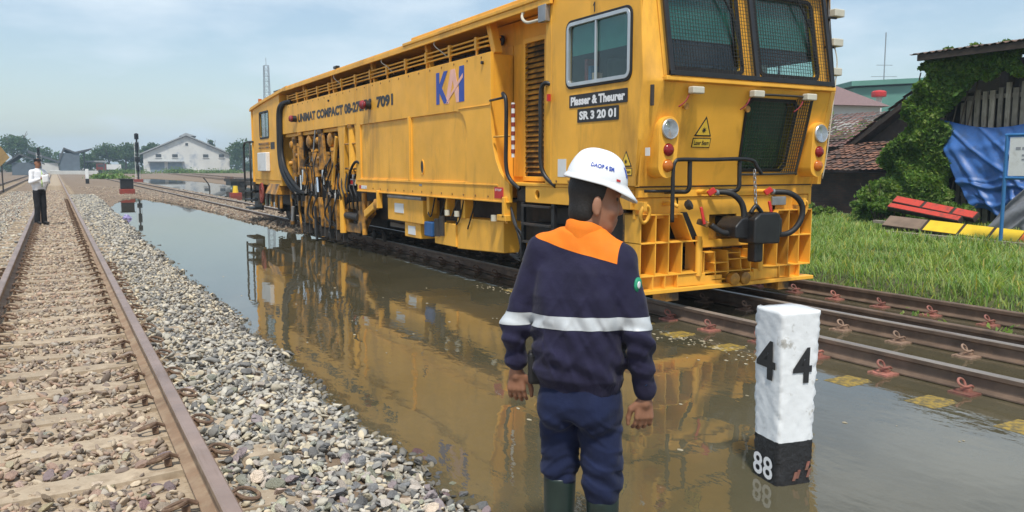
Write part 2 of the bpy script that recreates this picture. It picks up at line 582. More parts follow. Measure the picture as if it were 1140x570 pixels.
# ------------------------------------------------------------------ railway tracks
M['rail_side'] = mat('rusty_rail', (0.13, 0.088, 0.062), 0.75, var=0.35, scale=5, dirt=(0.20, 0.13, 0.08), damt=(0.55, 0.8), dscale=8, bmp=0.25, bscale=60)
M['rail_side_tan'] = mat('sandy_rusty_rail', (0.25, 0.165, 0.105), 0.8, var=0.25, scale=4, dirt=(0.36, 0.27, 0.18), damt=(0.45, 0.7), dscale=6, bmp=0.25, bscale=60)
M['rail_top'] = mat('worn_rail_head', (0.33, 0.235, 0.19), 0.42, metal=0.25, var=0.2, scale=3, dirt=(0.20, 0.13, 0.09), damt=(0.55, 0.8), dstretch=(1, 0.08, 1), dscale=12)
M['rail_top_wet'] = mat('weathered_rail_head', (0.34, 0.30, 0.26), 0.4, metal=0.4, var=0.25, scale=3, dirt=(0.13, 0.08, 0.055), damt=(0.5, 0.75), dstretch=(1, 0.08, 1), dscale=12)
M['concrete_tan'] = mat('sandy_concrete', (0.42, 0.335, 0.235), 0.9, var=0.16, scale=5, dirt=(0.28, 0.21, 0.14), damt=(0.45, 0.7), dscale=9, bmp=0.4, bscale=70, objrand=0.12)
M['concrete_wet'] = mat('wet_dark_concrete', (0.05, 0.038, 0.022), 0.5, var=0.35, scale=5, dirt=(0.14, 0.11, 0.06), damt=(0.5, 0.75), bmp=0.4, bscale=50, objrand=0.2)
M['yellow_mark'] = mat('worn_yellow_marking', (0.42, 0.28, 0.04), 0.6, var=0.2, scale=12, dirt=(0.13, 0.10, 0.04), damt=(0.42, 0.56), dscale=22, bmp=0.2, objrand=0.2)
M['clip_rust'] = mat('rusty_clip', (0.14, 0.085, 0.055), 0.8, var=0.3, scale=20, dirt=(0.26, 0.18, 0.11), damt=(0.5, 0.7), dscale=30)
M['clip_red'] = mat('red_primer_clip', (0.31, 0.12, 0.09), 0.6, var=0.2, scale=20, dirt=(0.16, 0.09, 0.06), damt=(0.46, 0.66), dscale=25, objrand=0.4)
M['clip_tan'] = mat('tan_brown_clip', (0.25, 0.165, 0.115), 0.65, var=0.25, scale=20, dirt=(0.13, 0.08, 0.05), damt=(0.5, 0.7), dscale=25, objrand=0.2)

RAIL = [(-0.065, 0), (0.065, 0), (0.065, 0.011), (0.014, 0.028), (0.009, 0.05), (0.009, 0.098), (0.033, 0.112), (0.035, 0.142), (0.027, 0.15),
        (-0.027, 0.15), (-0.035, 0.142), (-0.033, 0.112), (-0.009, 0.098), (-0.009, 0.05), (-0.014, 0.028), (-0.065, 0.011)]
def rail(parent, x, ztop, y0, y1, m_side, m_top, step=4.0, bend=None):
    ys = list(np.arange(y0, y1, step))+[y1]
    mb = MB(); n_ = len(RAIL)
    for y in ys:
        dx = bend(y) if bend else 0
        mb.v += [(x+dx+px, y, ztop-0.15+pz) for px, pz in RAIL]
    for i in range(len(ys)-1):
        for k in range(n_):
            k2 = (k+1) % n_
            mb.cur = 1 if k in (7, 8, 9) else 0
            mb._face([i*n_+k, i*n_+k2, (i+1)*n_+k2, (i+1)*n_+k])
    mb.cur = 0
    mb._face(list(range(n_))[::-1]); mb._face([(len(ys)-1)*n_+k for k in range(n_)])
    return mb.build('rail', [m_side, m_top], parent, smooth=30)

# clip prototypes (local: rail on +x side, clip sits at origin, z=0 on the base)
def eclip_mesh(r=0.0085, s=1.0):
    mb = MB()
    # a bent spring loop standing on the base plate with its toe on the rail foot
    pts = [(0.05, -0.012, 0.026), (0.02, -0.018, 0.040), (-0.012, -0.016, 0.036), (-0.045, -0.010, 0.040), (-0.068, 0.006, 0.058),
           (-0.060, 0.024, 0.078), (-0.028, 0.034, 0.086), (0.004, 0.030, 0.070), (0.010, 0.018, 0.040), (-0.002, 0.006, 0.016), (0.0, -0.02, 0.012)]
    mb.tube([Vector(p)*s for p in spline(pts, 4)], r*s, 7)
    mb.box(-0.028*s, 0.022*s, -0.03*s, 0.03*s, 0, 0.022*s)
    return mb.mesh('rail_clip')
def ring_clip_mesh():
    mb = MB()
    pts = [(0.05*math.cos(t)-0.045, 0.044*math.sin(t), 0.030+0.018*math.cos(t*1.0+0.6)) for t in np.linspace(0.25, 5.9, 20)]
    pts = [(0.045, 0.012, 0.02)]+pts+[(0.042, -0.016, 0.03)]
    mb.tube(pts, 0.0095, 7)
    mb.box(-0.02, 0.012, -0.025, 0.025, -0.01, 0.026)
    return mb.mesh('rail_clip')
CL = {}
def clip_data(kind, mname):
    k = (kind, mname)
    if k not in CL:
        me = eclip_mesh(0.009, 1.05) if kind == 'e' else ring_clip_mesh()
        me.materials.append(M[mname])
        me.polygons.foreach_set('use_smooth', np.ones(len(me.polygons), dtype=bool)); me.set_sharp_from_angle(angle=R(45))
        CL[k] = me
    return CL[k]
def put(name, me, parent, loc, rz=0.0, sc_=None, rx=0.0, ry=0.0):
    o = bpy.data.objects.new(name, me); col.objects.link(o)
    o.parent = parent; o.location = loc; o.rotation_euler = (rx, ry, rz)
    if sc_: o.scale = sc_
    return o

def sleeper_mesh(L, w, h, mname, dip=0.02):
    mb = MB()
    xs = [-L/2, -L/2+0.25, -0.25, 0.25, L/2-0.25, L/2]
    zs = [-dip*0.5, 0, -dip, -dip, 0, -dip*0.5]
    n_ = len(xs)
    for x, z in zip(xs, zs):
        mb.v += [(x, -w/2, -h), (x, w/2, -h), (x, w/2*0.88, z), (x, -w/2*0.88, z)]
    for i in range(n_-1):
        for k in range(4):
            mb._face([i*4+k, i*4+(k+1) % 4, (i+1)*4+(k+1) % 4, (i+1)*4+k])
    mb._face([3, 2, 1, 0]); mb._face([(n_-1)*4+k for k in range(4)])
    me = mb.mesh('sleeper'); me.materials.append(M[mname])
    return me

# dry track beside the camera
LTX = -0.03
trk = thing('railway_track', (LTX, 3.0, 0), 'straight dusty railway track with tan sleepers half buried in stones', 'railway track')
rail(trk, 0.535, 0.0, -3, 190, 'rail_side_tan', 'rail_top')
rail(trk, -0.595, 0.0, -3, 190, 'rail_side_tan', 'rail_top')
slm = sleeper_mesh(2.0, 0.205, 0.2, 'concrete_tan')
LS = np.arange(2.36, 76, 0.62)
for i, y in enumerate(LS):
    s = put('sleeper', slm, trk, (random.uniform(-.01, .01), y-3.0, -0.158+random.uniform(-.008, .004)), random.uniform(-.012, .012))
    if y < 42:
        for side, x in ((1, 0.535), (-1, -0.595)):
            # inner clips
            c = put('rail_clip', clip_data('ring', 'clip_rust'), s, (x-LTX-side*0.105, random.uniform(-.01, .01), 0.006), 0 if side > 0 else PI)
            if y < 14:
                put('rail_clip', clip_data('ring', 'clip_rust'), s, (x-LTX+side*0.105, 0, 0.004), PI if side > 0 else 0)

# flooded track under the machine, and the second track that closes on it
trk2 = thing('railway_track', (TX, 5.0, TZ), 'flooded railway track under the yellow machine with yellow marked sleeper ends', 'railway track')
rail(trk2, TX-0.57, TZ, -4, 190, 'rail_side', 'rail_top_wet')
rail(trk2, TX+0.57, TZ, -4, 190, 'rail_side', 'rail_top_wet')
slw = sleeper_mesh(2.56, 0.26, 0.2, 'concrete_wet', 0.012)
plm = MB().box(-0.13, 0.085, -0.085, 0.085, -0.004, 0.014).mesh('base_plate')
plates = {}
for k in ('clip_red', 'clip_tan', 'clip_rust'):
    me = plm.copy(); me.materials.append(M[k]); plates[k] = me
ym = MB()
ym.plate([(-0.15, -0.112), (0.12, -0.115), (0.16, -0.05), (0.13, 0.11), (-0.15, 0.112)], [], lambda u, v: (u, v, 0), (0, 0, 0.004))
ymm = ym.mesh('yellow_marking'); ymm.materials.append(M['yellow_mark'])
TS = np.arange(3.30-0.65*6, 60, 0.65)
for i, y in enumerate(TS):
    s = put('sleeper', slw, trk2, (random.uniform(-.02, .02), y-5.0, -0.1585), random.uniform(-.01, .01))
    if y < 24:
        if y < 9.6: put('yellow_marking', ymm, s, (-1.10+random.uniform(-.02, .02), 0, 0.0005), 0, (1.0, 1, 1))
        for x, kk in ((-0.57, 'clip_red' if y < 7.6 else 'clip_rust'), (0.57, 'clip_tan')):
            put('base_plate', plates[kk], s, (x-0.075, 0, 0.003))
            put('rail_clip', clip_data('e', kk), s, (x-0.10, random.uniform(-.012, .012), 0.015), random.uniform(-.12, .12))
            if 2 < y < 9:
                put('rail_clip', clip_data('e', kk), s, (x+0.10, 0, 0.012), PI)

trk3 = thing('railway_track', (7.92, 5.0, TZ), 'rusty second track at the edge of the grass with red painted clips', 'railway track')
rail(trk3, 7.355, TZ-0.004, -4, 30, 'rail_side', 'rail_side')
rail(trk3, 8.49, TZ+0.004, -4, 30, 'rail_side', 'rail_side')
slw3 = sleeper_mesh(1.55, 0.25, 0.2, 'concrete_wet', 0.012)
for i, y in enumerate(np.arange(3.2-0.63*7, 30, 0.63)):
    s = put('sleeper', slw3, trk3, (0.14, y-5.0+0.2, -0.16), random.uniform(-.01, .01))
    if y < 14:
        put('base_plate', plates['clip_red'], s, (0.57-0.14-0.085, 0, 0.004))
        put('rail_clip', clip_data('e', 'clip_red'), s, (0.57-0.14-0.11, random.uniform(-.012, .012), 0.016), random.uniform(-.15, .15))

def far_track(cx, y0, y1, ztop, label, bend=None, step=0.9):
    t = thing('railway_track', (cx, y0, ztop), label, 'railway track')
    for s_ in (-1, 1):
        rail(t, cx+s_*0.57, ztop, y0, y1, 'rail_side_tan', 'rail_top', 6.0, bend)
    for y in np.arange(y0+1, min(y1, y0+75), step):
        dx = bend(y) if bend else 0
        put('sleeper', slm, t, (dx, y-y0, -0.16))
    return t
far_track(-3.35, 26, 190, -0.03, 'pale straight track left of the man in the white shirt')
far_track(14.6, 40, 190, -0.05, 'brown track beyond the pond in front of the white warehouse', bend=lambda y: 0.05*(y-40))
far_track(17.9, 44, 190, -0.05, 'outermost brown track running close to the white warehouse', bend=lambda y: 0.055*(y-44))

# ------------------------------------------------------------------ ballast
def stone_shape(seed, sub):
    r_ = np.random.default_rng(seed)
    bm = bmesh.new()
    bmesh.ops.create_icosphere(bm, subdivisions=sub, radius=1.0)
    P = np.array([v.co[:] for v in bm.verts])
    F_ = np.array([[v.index for v in f.verts] for f in bm.faces])
    bm.free()
    # crushed stone: clip the ball with random planes
    for k in range(8):
        d = r_.normal(size=3); d /= np.linalg.norm(d)
        h = r_.uniform(0.30, 0.72)
        t = P@d
        P = np.where((t > h)[:, None], P-np.outer(t-h, d), P)
    P *= r_.uniform([0.95, 0.7, 0.45], [1.5, 1.1, 0.75])
    P += r_.normal(0, 0.03, P.shape)
    return P, F_
SH_HI = [stone_shape(i, 2) for i in range(12)]
SH_LO = [stone_shape(50+i, 1) for i in range(12)]

def rand_rot(r_, n_):
    q = r_.normal(size=(n_, 4)); q /= np.linalg.norm(q, axis=1, keepdims=True)
    w, x, y, z = q.T
    return np.stack([1-2*(y*y+z*z), 2*(x*y-z*w), 2*(x*z+y*w), 2*(x*y+z*w), 1-2*(x*x+z*z), 2*(y*z-x*w), 2*(x*z-y*w), 2*(y*z+x*w), 1-2*(x*x+y*y)], 1).reshape(-1, 3, 3)

def tilt_rot(r_, n_, tilt=0.5):
    """random yaw with limited tilt, so stones lie flat-ish"""
    a = r_.uniform(0, 2*PI, n_); tx = r_.normal(0, tilt, n_); ty = r_.normal(0, tilt, n_)
    ca, sa = np.cos(a), np.sin(a); cx, sx = np.cos(tx), np.sin(tx); cy, sy = np.cos(ty), np.sin(ty)
    Z = np.zeros(n_); O = np.ones(n_)
    Rz = np.stack([ca, -sa, Z, sa, ca, Z, Z, Z, O], 1).reshape(-1, 3, 3)
    Rx = np.stack([O, Z, Z, Z, cx, -sx, Z, sx, cx], 1).reshape(-1, 3, 3)
    Ry = np.stack([cy, Z, sy, Z, O, Z, -sy, Z, cy], 1).reshape(-1, 3, 3)
    return Rx@Ry@Rz

GREYS = np.array((1.14, 1.11, 1.05))*np.array([(0.36, 0.35, 0.32), (0.26, 0.25, 0.235), (0.46, 0.42, 0.34), (0.40, 0.38, 0.33), (0.15, 0.15, 0.15), (0.52, 0.46, 0.35), (0.22, 0.22, 0.215), (0.42, 0.40, 0.36)])
TANS = 1.22*np.array([(0.38, 0.30, 0.215), (0.33, 0.255, 0.185), (0.44, 0.36, 0.26), (0.24, 0.185, 0.14), (0.31, 0.27, 0.22), (0.20, 0.155, 0.125), (0.36, 0.25, 0.18)])
MUDS = np.array([(0.10, 0.075, 0.04), (0.07, 0.055, 0.03), (0.14, 0.11, 0.06), (0.05, 0.04, 0.025)])
M['stone'] = mat('crushed_stone', (1.0, 1.0, 1.0), 0.85, var=0.16, scale=40, attr='Col', bmp=0.5, bscale=120, bdist=0.003)

def scatter(x0, x1, y0, y1, dens, smin, smax, pal, reject=None, lift=0.3, r_=rng):
    n_ = int((x1-x0)*(y1-y0)*dens)
    x = r_.uniform(x0, x1, n_); y = r_.uniform(y0, y1, n_)
    if reject is not None:
        k = ~reject(x, y, r_); x, y = x[k], y[k]
    s = (smin+(smax-smin)*r_.random(len(x))**1.6)*np.where(r_.random(len(x)) < 0.10, 1.4, 1.0)
    z = ground_h(x, y)+s*r_.uniform(-0.1, lift*2, len(x))
    c = pal[r_.integers(0, len(pal), len(x))]*r_.uniform(0.75, 1.2, (len(x), 1))
    wet = z < WATER_Z+0.015
    c = np.where(wet[:, None], c*0.4, c)
    return np.stack([x, y, z], 1), s, c

def on_left_track(x, y, r_):
    rail_ = (np.abs(x-0.535) < 0.085) | (np.abs(x+0.595) < 0.085)
    d = np.abs(((y-2.36+0.31) % 0.62)-0.31)
    sl = (d < 0.085) & (x > -0.72) & (x < 0.64) & (r_.random(len(x)) < 0.55)
    clip = (d < 0.075) & ((np.abs(x-0.43) < 0.09) | (np.abs(x+0.49) < 0.09))
    return rail_ | sl | clip

def stones_mesh(name, P, s, c, shapes, parent, r_=rng, tilt=0.5):
    Vs, Fs, Cs = [], [], []; base = 0
    grp = r_.integers(0, len(shapes), len(P))
    for g, (sp_, sf) in enumerate(shapes):
        k = np.where(grp == g)[0]
        if len(k) == 0: continue
        Rm = tilt_rot(r_, len(k), tilt)
        v = np.einsum('nij,vj->nvi', Rm, sp_)*s[k][:, None, None]+P[k][:, None, :]
        Vs.append(v.reshape(-1, 3)); nv = len(sp_)
        Fs.append((sf[None]+(np.arange(len(k))*nv)[:, None, None]+base).reshape(-1, 3))
        Cs.append(np.repeat(c[k], nv, axis=0)); base += nv*len(k)
    o = np_mesh(name, np.concatenate(Vs), np.concatenate(Fs), 'stone', parent, np.concatenate(Cs))
    return tag(o, kind='stuff')

bed = MB()
bx = [-1.3, -0.95, 0.95, 1.15]; bz = [-0.40, -0.215, -0.215, -0.40]
for y in (-3, 60):
    bed.v += [(x, y, z) for x, z in zip(bx, bz)]
for k in range(4):
    bed._face([k, (k+1) % 4, 4+(k+1) % 4, 4+k])
bed._face([3, 2, 1, 0]); bed._face([4, 5, 6, 7])
bedo = bed.build('ballast_bed', 'soil')
tag(bedo, kind='structure')
batches = []
A = [scatter(-0.52, 0.46, 2.5, 14, 620, 0.017, 0.034, TANS, on_left_track, 0.42),
     scatter(0.60, 1.75, 2.6, 14, 960, 0.015, 0.034, GREYS, on_left_track, 0.55),
     scatter(0.60, 1.0, 2.6, 14, 560, 0.015, 0.034, GREYS, on_left_track, 1.1),
     scatter(-2.4, -0.68, 7, 16, 420, 0.02, 0.036, np.concatenate([GREYS, TANS]), on_left_track, 0.5)]
P = np.concatenate([a[0] for a in A]); S_ = np.concatenate([a[1] for a in A]); C_ = np.concatenate([a[2] for a in A])
# those that show largest: nearest ones inside the picture
psi, th = R(29.66), R(6.347)
fw = np.array([math.sin(psi)*math.cos(th), math.cos(psi)*math.cos(th), -math.sin(th)])
rt = np.array([math.cos(psi), -math.sin(psi), 0]); up_ = np.cross(rt, fw)
d = P-np.array([0, 0, 1.33]); dz = d@fw
u = (d@rt)/dz*890/570; v_ = (d@up_)/dz*890/285
inview = (np.abs(u) < 1.0) & (np.abs(v_) < 1.0) & (dz > 0)
score = np.where(inview, S_/dz, 0)
order = np.argsort(-score)
near, rest = order[:300], order[300:]
stone_meshes = []
for i, (sp_, sf) in enumerate(SH_HI):
    me = bpy.data.meshes.new('stone'); me.from_pydata([tuple(p) for p in sp_], [], [list(f) for f in sf])
    stone_meshes.append(me)
stone_cols = {}
def stone_mat(c):
    k = tuple(np.round(np.array(c)/0.06).astype(int))
    if k not in stone_cols:
        stone_cols[k] = mat('crushed_stone', tuple(np.array(k)*0.06+0.012), 0.85, var=0.18, scale=2.0, bmp=0.5, bscale=5, bdist=0.1, objrand=0.15)
    return stone_cols[k]
for k in near:
    me = stone_meshes[random.randrange(len(stone_meshes))]
    o = put('stone', me, bedo, P[k], random.uniform(0, 6.28), (S_[k],)*3, random.gauss(0, .45), random.gauss(0, .45))
    if len(me.materials) == 0: me.materials.append(M['stone'])
    o.material_slots[0].link = 'OBJECT'
    o.material_slots[0].material = stone_mat(C_[k])
fine = rest[P[rest, 1] < 7.5]; coarse = rest[P[rest, 1] >= 7.5]
stones_mesh('gravel', P[fine], S_[fine], C_[fine], SH_HI, bedo)
B = [scatter(-0.52, 0.46, 14, 60, 260, 0.025, 0.045, TANS, on_left_track, 0.4),
     scatter(0.60, 1.85, 14, 50, 330, 0.026, 0.05, GREYS, on_left_track, 0.5),
     scatter(-2.6, -0.68, 16, 60, 200, 0.028, 0.05, np.concatenate([GREYS, TANS]), on_left_track, 0.4),
     scatter(4.75, 7.6, 2.4, 9, 90, 0.02, 0.04, MUDS, None, 0.25),
     scatter(4.3, 7.7, 19, 60, 120, 0.03, 0.055, TANS*0.8, lambda x, y, r_: (np.abs(x-TX+.57) < .09) | (np.abs(x-TX-.57) < .09), 0.3),
     scatter(1.5, 4.4, 40, 70, 25, 0.02, 0.05, TANS, None, 0.3)]
P2 = np.concatenate([P[coarse]]+[a[0] for a in B]); S2 = np.concatenate([S_[coarse]]+[a[1] for a in B]); C2 = np.concatenate([C_[coarse]]+[a[2] for a in B])
stones_mesh('gravel', P2, S2, C2, SH_LO, bedo)
# ------------------------------------------------------------------ yellow track maintenance machine
XL, XR = 5.0, 7.72           # side planes
tamper = thing('track_maintenance_machine', (TX, 6.4, TZ), 'large yellow track maintenance machine with mesh guarded cab standing in floodwater', 'rail vehicle')
T = tamper
def side(x):                  # (y,z) drawing on a side plane
    return lambda y, z: (x, y, z)
def front(y):
    return lambda x, z: (x, y, z)
def sidetext(name, body, m, y_left, y_right, z0, z1, x=XL-0.004, parent=T, **k):
    return text_on(name, body, m, parent, lambda u, v: (x, u, v), y_left, y_right, z0, z1, **k)

# ---- main body
outer = [(9.34, 2.82), (20.55, 2.82), (20.55, 2.14), (14.72, 2.14), (14.72, 0.88), (8.85, 0.88), (8.85, 1.12), (8.97, 1.17), (9.10, 1.27), (9.21, 1.42), (9.29, 1.62), (9.33, 1.85), (9.34, 2.05)]
pb = [(10.10, 1.125), (10.02, 1.125), (12.06, 1.125), (12.06, 2.115), (10.45, 2.115), (10.30, 2.10), (10.19, 2.05), (10.12, 1.96), (10.09, 1.84)]
pb = [(10.04, 1.125), (12.06, 1.125), (12.06, 2.115), (10.42, 2.115), (10.28, 2.10), (10.17, 2.05), (10.09, 1.95), (10.05, 1.8)]
pa = [(12.20, 1.125), (14.52, 1.125), (14.52, 2.115), (12.20, 2.115)]
for sgn, x in ((1, XL), (-1, XR)):
    mb = MB().plate(outer, [pa, pb], side(x), (0.05*sgn, 0, 0))
    sp_ = mb.build('side_panel', 'yellow', T, bevel=0.008)
    MB().plate([(10.0, 1.10), (12.1, 1.10), (12.1, 2.14), (10.0, 2.14)], [], side(x+sgn*0.026), (0.02*sgn, 0, 0)).build('door_panel', 'yellow', sp_)
    MB().plate([(12.16, 1.10), (14.55, 1.10), (14.55, 2.14), (12.16, 2.14)], [], side(x+sgn*0.026), (0.02*sgn, 0, 0)).build('door_panel', 'yellow', sp_)
    MB().box(*sorted((x-sgn*0.012, x+0.01*sgn)), 9.15, 14.70, 1.085, 1.105).build('rib', 'yellow', sp_, bevel=0.004)
    MB().box(*sorted((x-sgn*0.010, x+0.01*sgn)), 9.36, 10.30, 2.135, 2.150).build('rib', 'yellow', sp_, bevel=0.004)
    MB().box(*sorted((x-sgn*0.014, x+0.01*sgn)), 12.10, 12.16, 1.11, 2.13).build('rib', 'yellow', sp_, bevel=0.006)
    MB().box(*sorted((x-sgn*0.020, x+0.01*sgn)), 8.86, 14.70, 0.875, 0.895).build('rib', 'yellow', sp_, bevel=0.004)
vent = MB().plate([(11.66+0.055*math.cos(t), 1.33+0.10*math.sin(t)) for t in np.linspace(0, 2*PI, 20)[:-1]], [], side(XL+0.018), (0.01, 0, 0)).build('vent_hole', 'black', T)
MB().plate([(11.66+0.072*math.cos(t), 1.33+0.118*math.sin(t)) for t in np.linspace(0, 2*PI, 24)[:-1]], [[(11.66+0.055*math.cos(t), 1.33+0.10*math.sin(t)) for t in np.linspace(0, 2*PI, 24)[:-1]]], side(XL+0.014), (0.014, 0, 0)).build('vent_rim', 'yellow', vent)
MB().box(XL+0.052, XR-0.052, 9.36, 14.70, 0.92, 2.80).build('body_core', 'yellow', T, bevel=0.01)
MB().box(5.9, 6.8, 14.70, 20.6, 1.5, 2.80).build('spine_beam', 'dark_steel', T, bevel=0.02)
MB().box(5.6, 7.1, 9.5, 20.4, 2.80, 3.02).build('engine_cover', 'dark_steel', T, bevel=0.02)
MB().cyl((5.22, 9.8, 2.86), (5.22, 17.5, 2.86), 0.055).build('exhaust_pipe', 'black', T, smooth=40)
MB().tube(spline([(5.18, 12.4, 2.93), (5.12, 13.3, 2.95), (5.14, 14.6, 2.94), (5.20, 15.4, 2.9)], 6), 0.045).build('rolled_hose', 'rubber', T, smooth=True)
# little bolts and plates on the long side
for y, z in ((9.55, 2.70), (16.4, 2.69)):
    MB().cyl((XL-0.03, y, z), (XL, y, z), 0.022).build('lifting_pin', 'black', T, smooth=40)
red = MB().box(XL-0.006, XL, 9.0, 9.24, 0.925, 1.07).build('warning_plate', 'red', T, bevel=0.003)
sidetext('lettering', 'STOP', 'white_text', 9.21, 9.04, 1.02, 1.05, x=XL-0.009, parent=red)
MB().box(XL-0.004, XL, 11.63, 11.74, 1.035, 1.065).build('data_plate', 'steel', T)
MB().box(XL-0.004, XL, 14.20, 14.5, 0.93, 0.99).build('data_plate', 'white', T)
MB().box(XL-0.004, XL, 14.5, 14.62, 0.93, 0.99).build('data_plate', 'red', T)
# lettering on the side
sidetext('lettering', 'UNIMAT COMPACT 08-275/3S', 'black_text', 18.85, 13.85, 2.355, 2.555, bold=0.055)
sidetext('lettering', '7091', 'black_text', 13.60, 12.80, 2.36, 2.56, bold=0.055)
# blue and orange initials
K = MB().plate([(0, 0), (.26, 0), (.26, .36), (.62, 0), (.95, 0), (.46, .50), (.93, 1), (.62, 1), (.26, .62), (.26, 1), (0, 1)], [], lambda u, v: (XL-0.004, 11.05-0.43*u, 2.25+0.46*v), (0.003, 0, 0))
K.build('letter', 'blue_text', T)
A_ = MB().plate([(0, 0), (.38, 1), (.66, 1), (1.0, 0.0), (.74, 0), (.52, .68), (.26, 0)], [], lambda u, v: (XL-0.0035, 10.74-0.50*u, 2.24+0.47*v), (0.003, 0, 0))
A_.build('letter', 'peach_text', T)
MB().plate([(0, 0), (1, .78), (1, .92), (.06, .14)], [], lambda u, v: (XL-0.007, 10.70-0.55*u, 2.24+0.42*v), (0.002, 0, 0)).build('swoosh', 'peach_text', T)
MB().plate([(0, 0), (1, 0), (1, 1), (.1, 1), (0, .8)], [], lambda u, v: (XL-0.004, 10.28-0.165*u, 2.24+0.49*v), (0.003, 0, 0)).build('letter', 'blue_text', T)
# weld seams and bolts
for y in (11.4, 14.75, 17.6):
    MB().box(XL-0.003, XL+0.01, y-0.006, y+0.006, 2.16, 2.80).build('weld_seam', 'yellow', T)
bolt_me = MB().cyl((-0.006, 0, 0), (0.004, 0, 0), 0.016, n=8).mesh('bolt'); bolt_me.materials.append(M['yellow_dirty'])
for y in np.arange(9.6, 20.4, 0.42): put('bolt', bolt_me, T, (XL-TX, y-6.4, 2.775-TZ))
for y in np.arange(9.05, 14.6, 0.37): put('bolt', bolt_me, T, (XL-TX, y-6.4, 0.945-TZ))
for y in np.arange(6.5, 7.8, 0.25): put('bolt', bolt_me, T, (XL-TX, y-6.4, 1.17-TZ))
# two red tail lamps with black hoods hanging on the band
for y, z in ((18.95, 2.45), (13.92, 2.44)):
    lp = MB().cyl((XL-0.11, y, z), (XL-0.02, y, z), 0.075, 0.075, 14).build('marker_lamp', 'black', T, smooth=40)
    MB().lathe((XL-0.11, y, z), (-1, 0, 0), [(0.068, 0), (0.06, 0.02), (0.03, 0.035), (0.001, 0.04)], 14).build('lens', 'red_lens', lp, smooth=True)
    MB().lathe((XL-0.05, y+0.16, z+0.01), (-1, 0, 0), [(0.06, 0), (0.085, 0.04), (0.06, 0.09), (0.02, 0.1)], 10).build('cloth_cover', 'maroon', lp, smooth=True)
# ---- roof
MB().box(4.93, 7.79, 7.80, 12.2, 3.235, 3.285).build('roof_panel', 'yellow', T, bevel=0.012)
MB().box(4.97, 7.75, 12.2, 19.9, 3.225, 3.272).build('roof_panel', 'yellow', T, bevel=0.012)
MB().box(4.945, 4.985, 7.82, 19.9, 3.16, 3.235).build('roof_gutter', 'yellow', T, bevel=0.006)
MB().box(5.02, 7.70, 6.15, 12.05, 3.285, 3.36).build('roof_panel', 'yellow', T, bevel=0.015)
MB().box(5.5, 7.2, 16.6, 17.6, 3.272, 3.40).build('roof_hatch', 'yellow', T, bevel=0.03)
MB().box(5.15, 7.3, 19.0, 21.8, 3.29, 3.325).build('roof_tray', 'black', T, bevel=0.01)
rear_roof = MB()
rr_pts = [(19.7, 3.275), (21.0, 3.20), (22.4, 3.12), (23.75, 3.02), (23.95, 2.96), (23.95, 2.91), (23.7, 2.94), (22.4, 3.04), (21.0, 3.12), (19.7, 3.19)]
rear_roof.plate(rr_pts, [], side(4.95), (2.82, 0, 0)).build('rear_roof', 'yellow', T, bevel=0.01)
for y, w in ((9.46, 0.11), (11.55, 0.08), (14.0, 0.08), (16.4, 0.08), (18.6, 0.08)):
    MB().bar((5.12, y-0.08, 2.80), (5.12, y+0.10, 3.24), w, w, (1, 0, 0)).build('roof_post', 'yellow', T, bevel=0.01)
    MB().bar((7.6, y-0.08, 2.80), (7.6, y+0.10, 3.24), w, w, (1, 0, 0)).build('roof_post', 'yellow', T, bevel=0.01)
for k, z in enumerate((2.925, 2.985, 3.045)):
    MB().tube(spline([(5.25, 9.52, z), (5.10, 9.56, z), (5.06, 9.75, z), (5.06, 12, z), (5.06, 20.0, z)], 8), 0.014).build('pipe_rail', 'yellow', T, smooth=True)
for y in np.arange(9.85, 20.0, 0.84):
    p = MB(); p.box(5.035, 5.085, y-0.035, y+0.035, 2.90, 3.075); p.box(5.05, 5.075, y-0.02, y+0.02, 2.78, 2.92)
    p.build('pipe_bracket', 'yellow', T, bevel=0.005)
for y, dz in ((11.0, 0), (13.2, 0.02), (15.9, 0)):
    MB().tube(spline([(5.0, y, 3.22), (4.97, y+0.05, 3.12), (5.03, y-0.1, 3.0+dz), (5.1, y-0.2, 2.9)], 6), 0.008, 6).build('cable', 'cream', T, smooth=True)
MB().box(4.96, 5.04, 15.75, 15.95, 3.28, 3.33).build('roof_clamp', 'black', T, bevel=0.01)

# ---- platform, louvre wall between body and cab
wall = MB().box(5.36, 7.36, 7.85, 9.9, 1.13, 3.22).build('engine_room', 'yellow', T, bevel=0.01)
for y0, y1 in ((9.05, 9.34), (9.36, 9.66)):
    MB().box(5.342, 5.37, y0, y1, 1.2, 2.92).build('cabinet_door', 'yellow', wall, bevel=0.008)
lv = MB().plate([(8.46, 1.15), (9.02, 1.15), (9.02, 2.95), (8.46, 2.95)], [[(8.51, 1.21), (8.97, 1.21), (8.97, 2.89), (8.51, 2.89)]], side(5.30), (0.05, 0, 0)).build('louvre_frame', 'yellow', wall, bevel=0.006)
MB().box(5.345, 5.358, 8.5, 8.98, 1.2, 2.9).build('louvre_void', 'black', wall)
for z in np.arange(1.26, 2.88, 0.066):
    MB().add([(5.303, 8.51, z), (5.303, 8.97, z), (5.338, 8.97, z+0.045), (5.338, 8.51, z+0.045), (5.308, 8.51, z-0.006), (5.308, 8.97, z-0.006), (5.343, 8.97, z+0.039), (5.343, 8.51, z+0.039)],
             [(0, 1, 2, 3), (7, 6, 5, 4), (0, 4, 5, 1), (1, 5, 6, 2), (2, 6, 7, 3), (3, 7, 4, 0)]).build('louvre_slat', 'yellow_dirty', lv)
MB().lathe((5.33, 9.62, 3.02), (-1, 0, 0), [(0.07, 0), (0.07, 0.02), (0.045, 0.03), (0.045, 0.01)], 16).build('round_handle', 'black', wall, smooth=40)
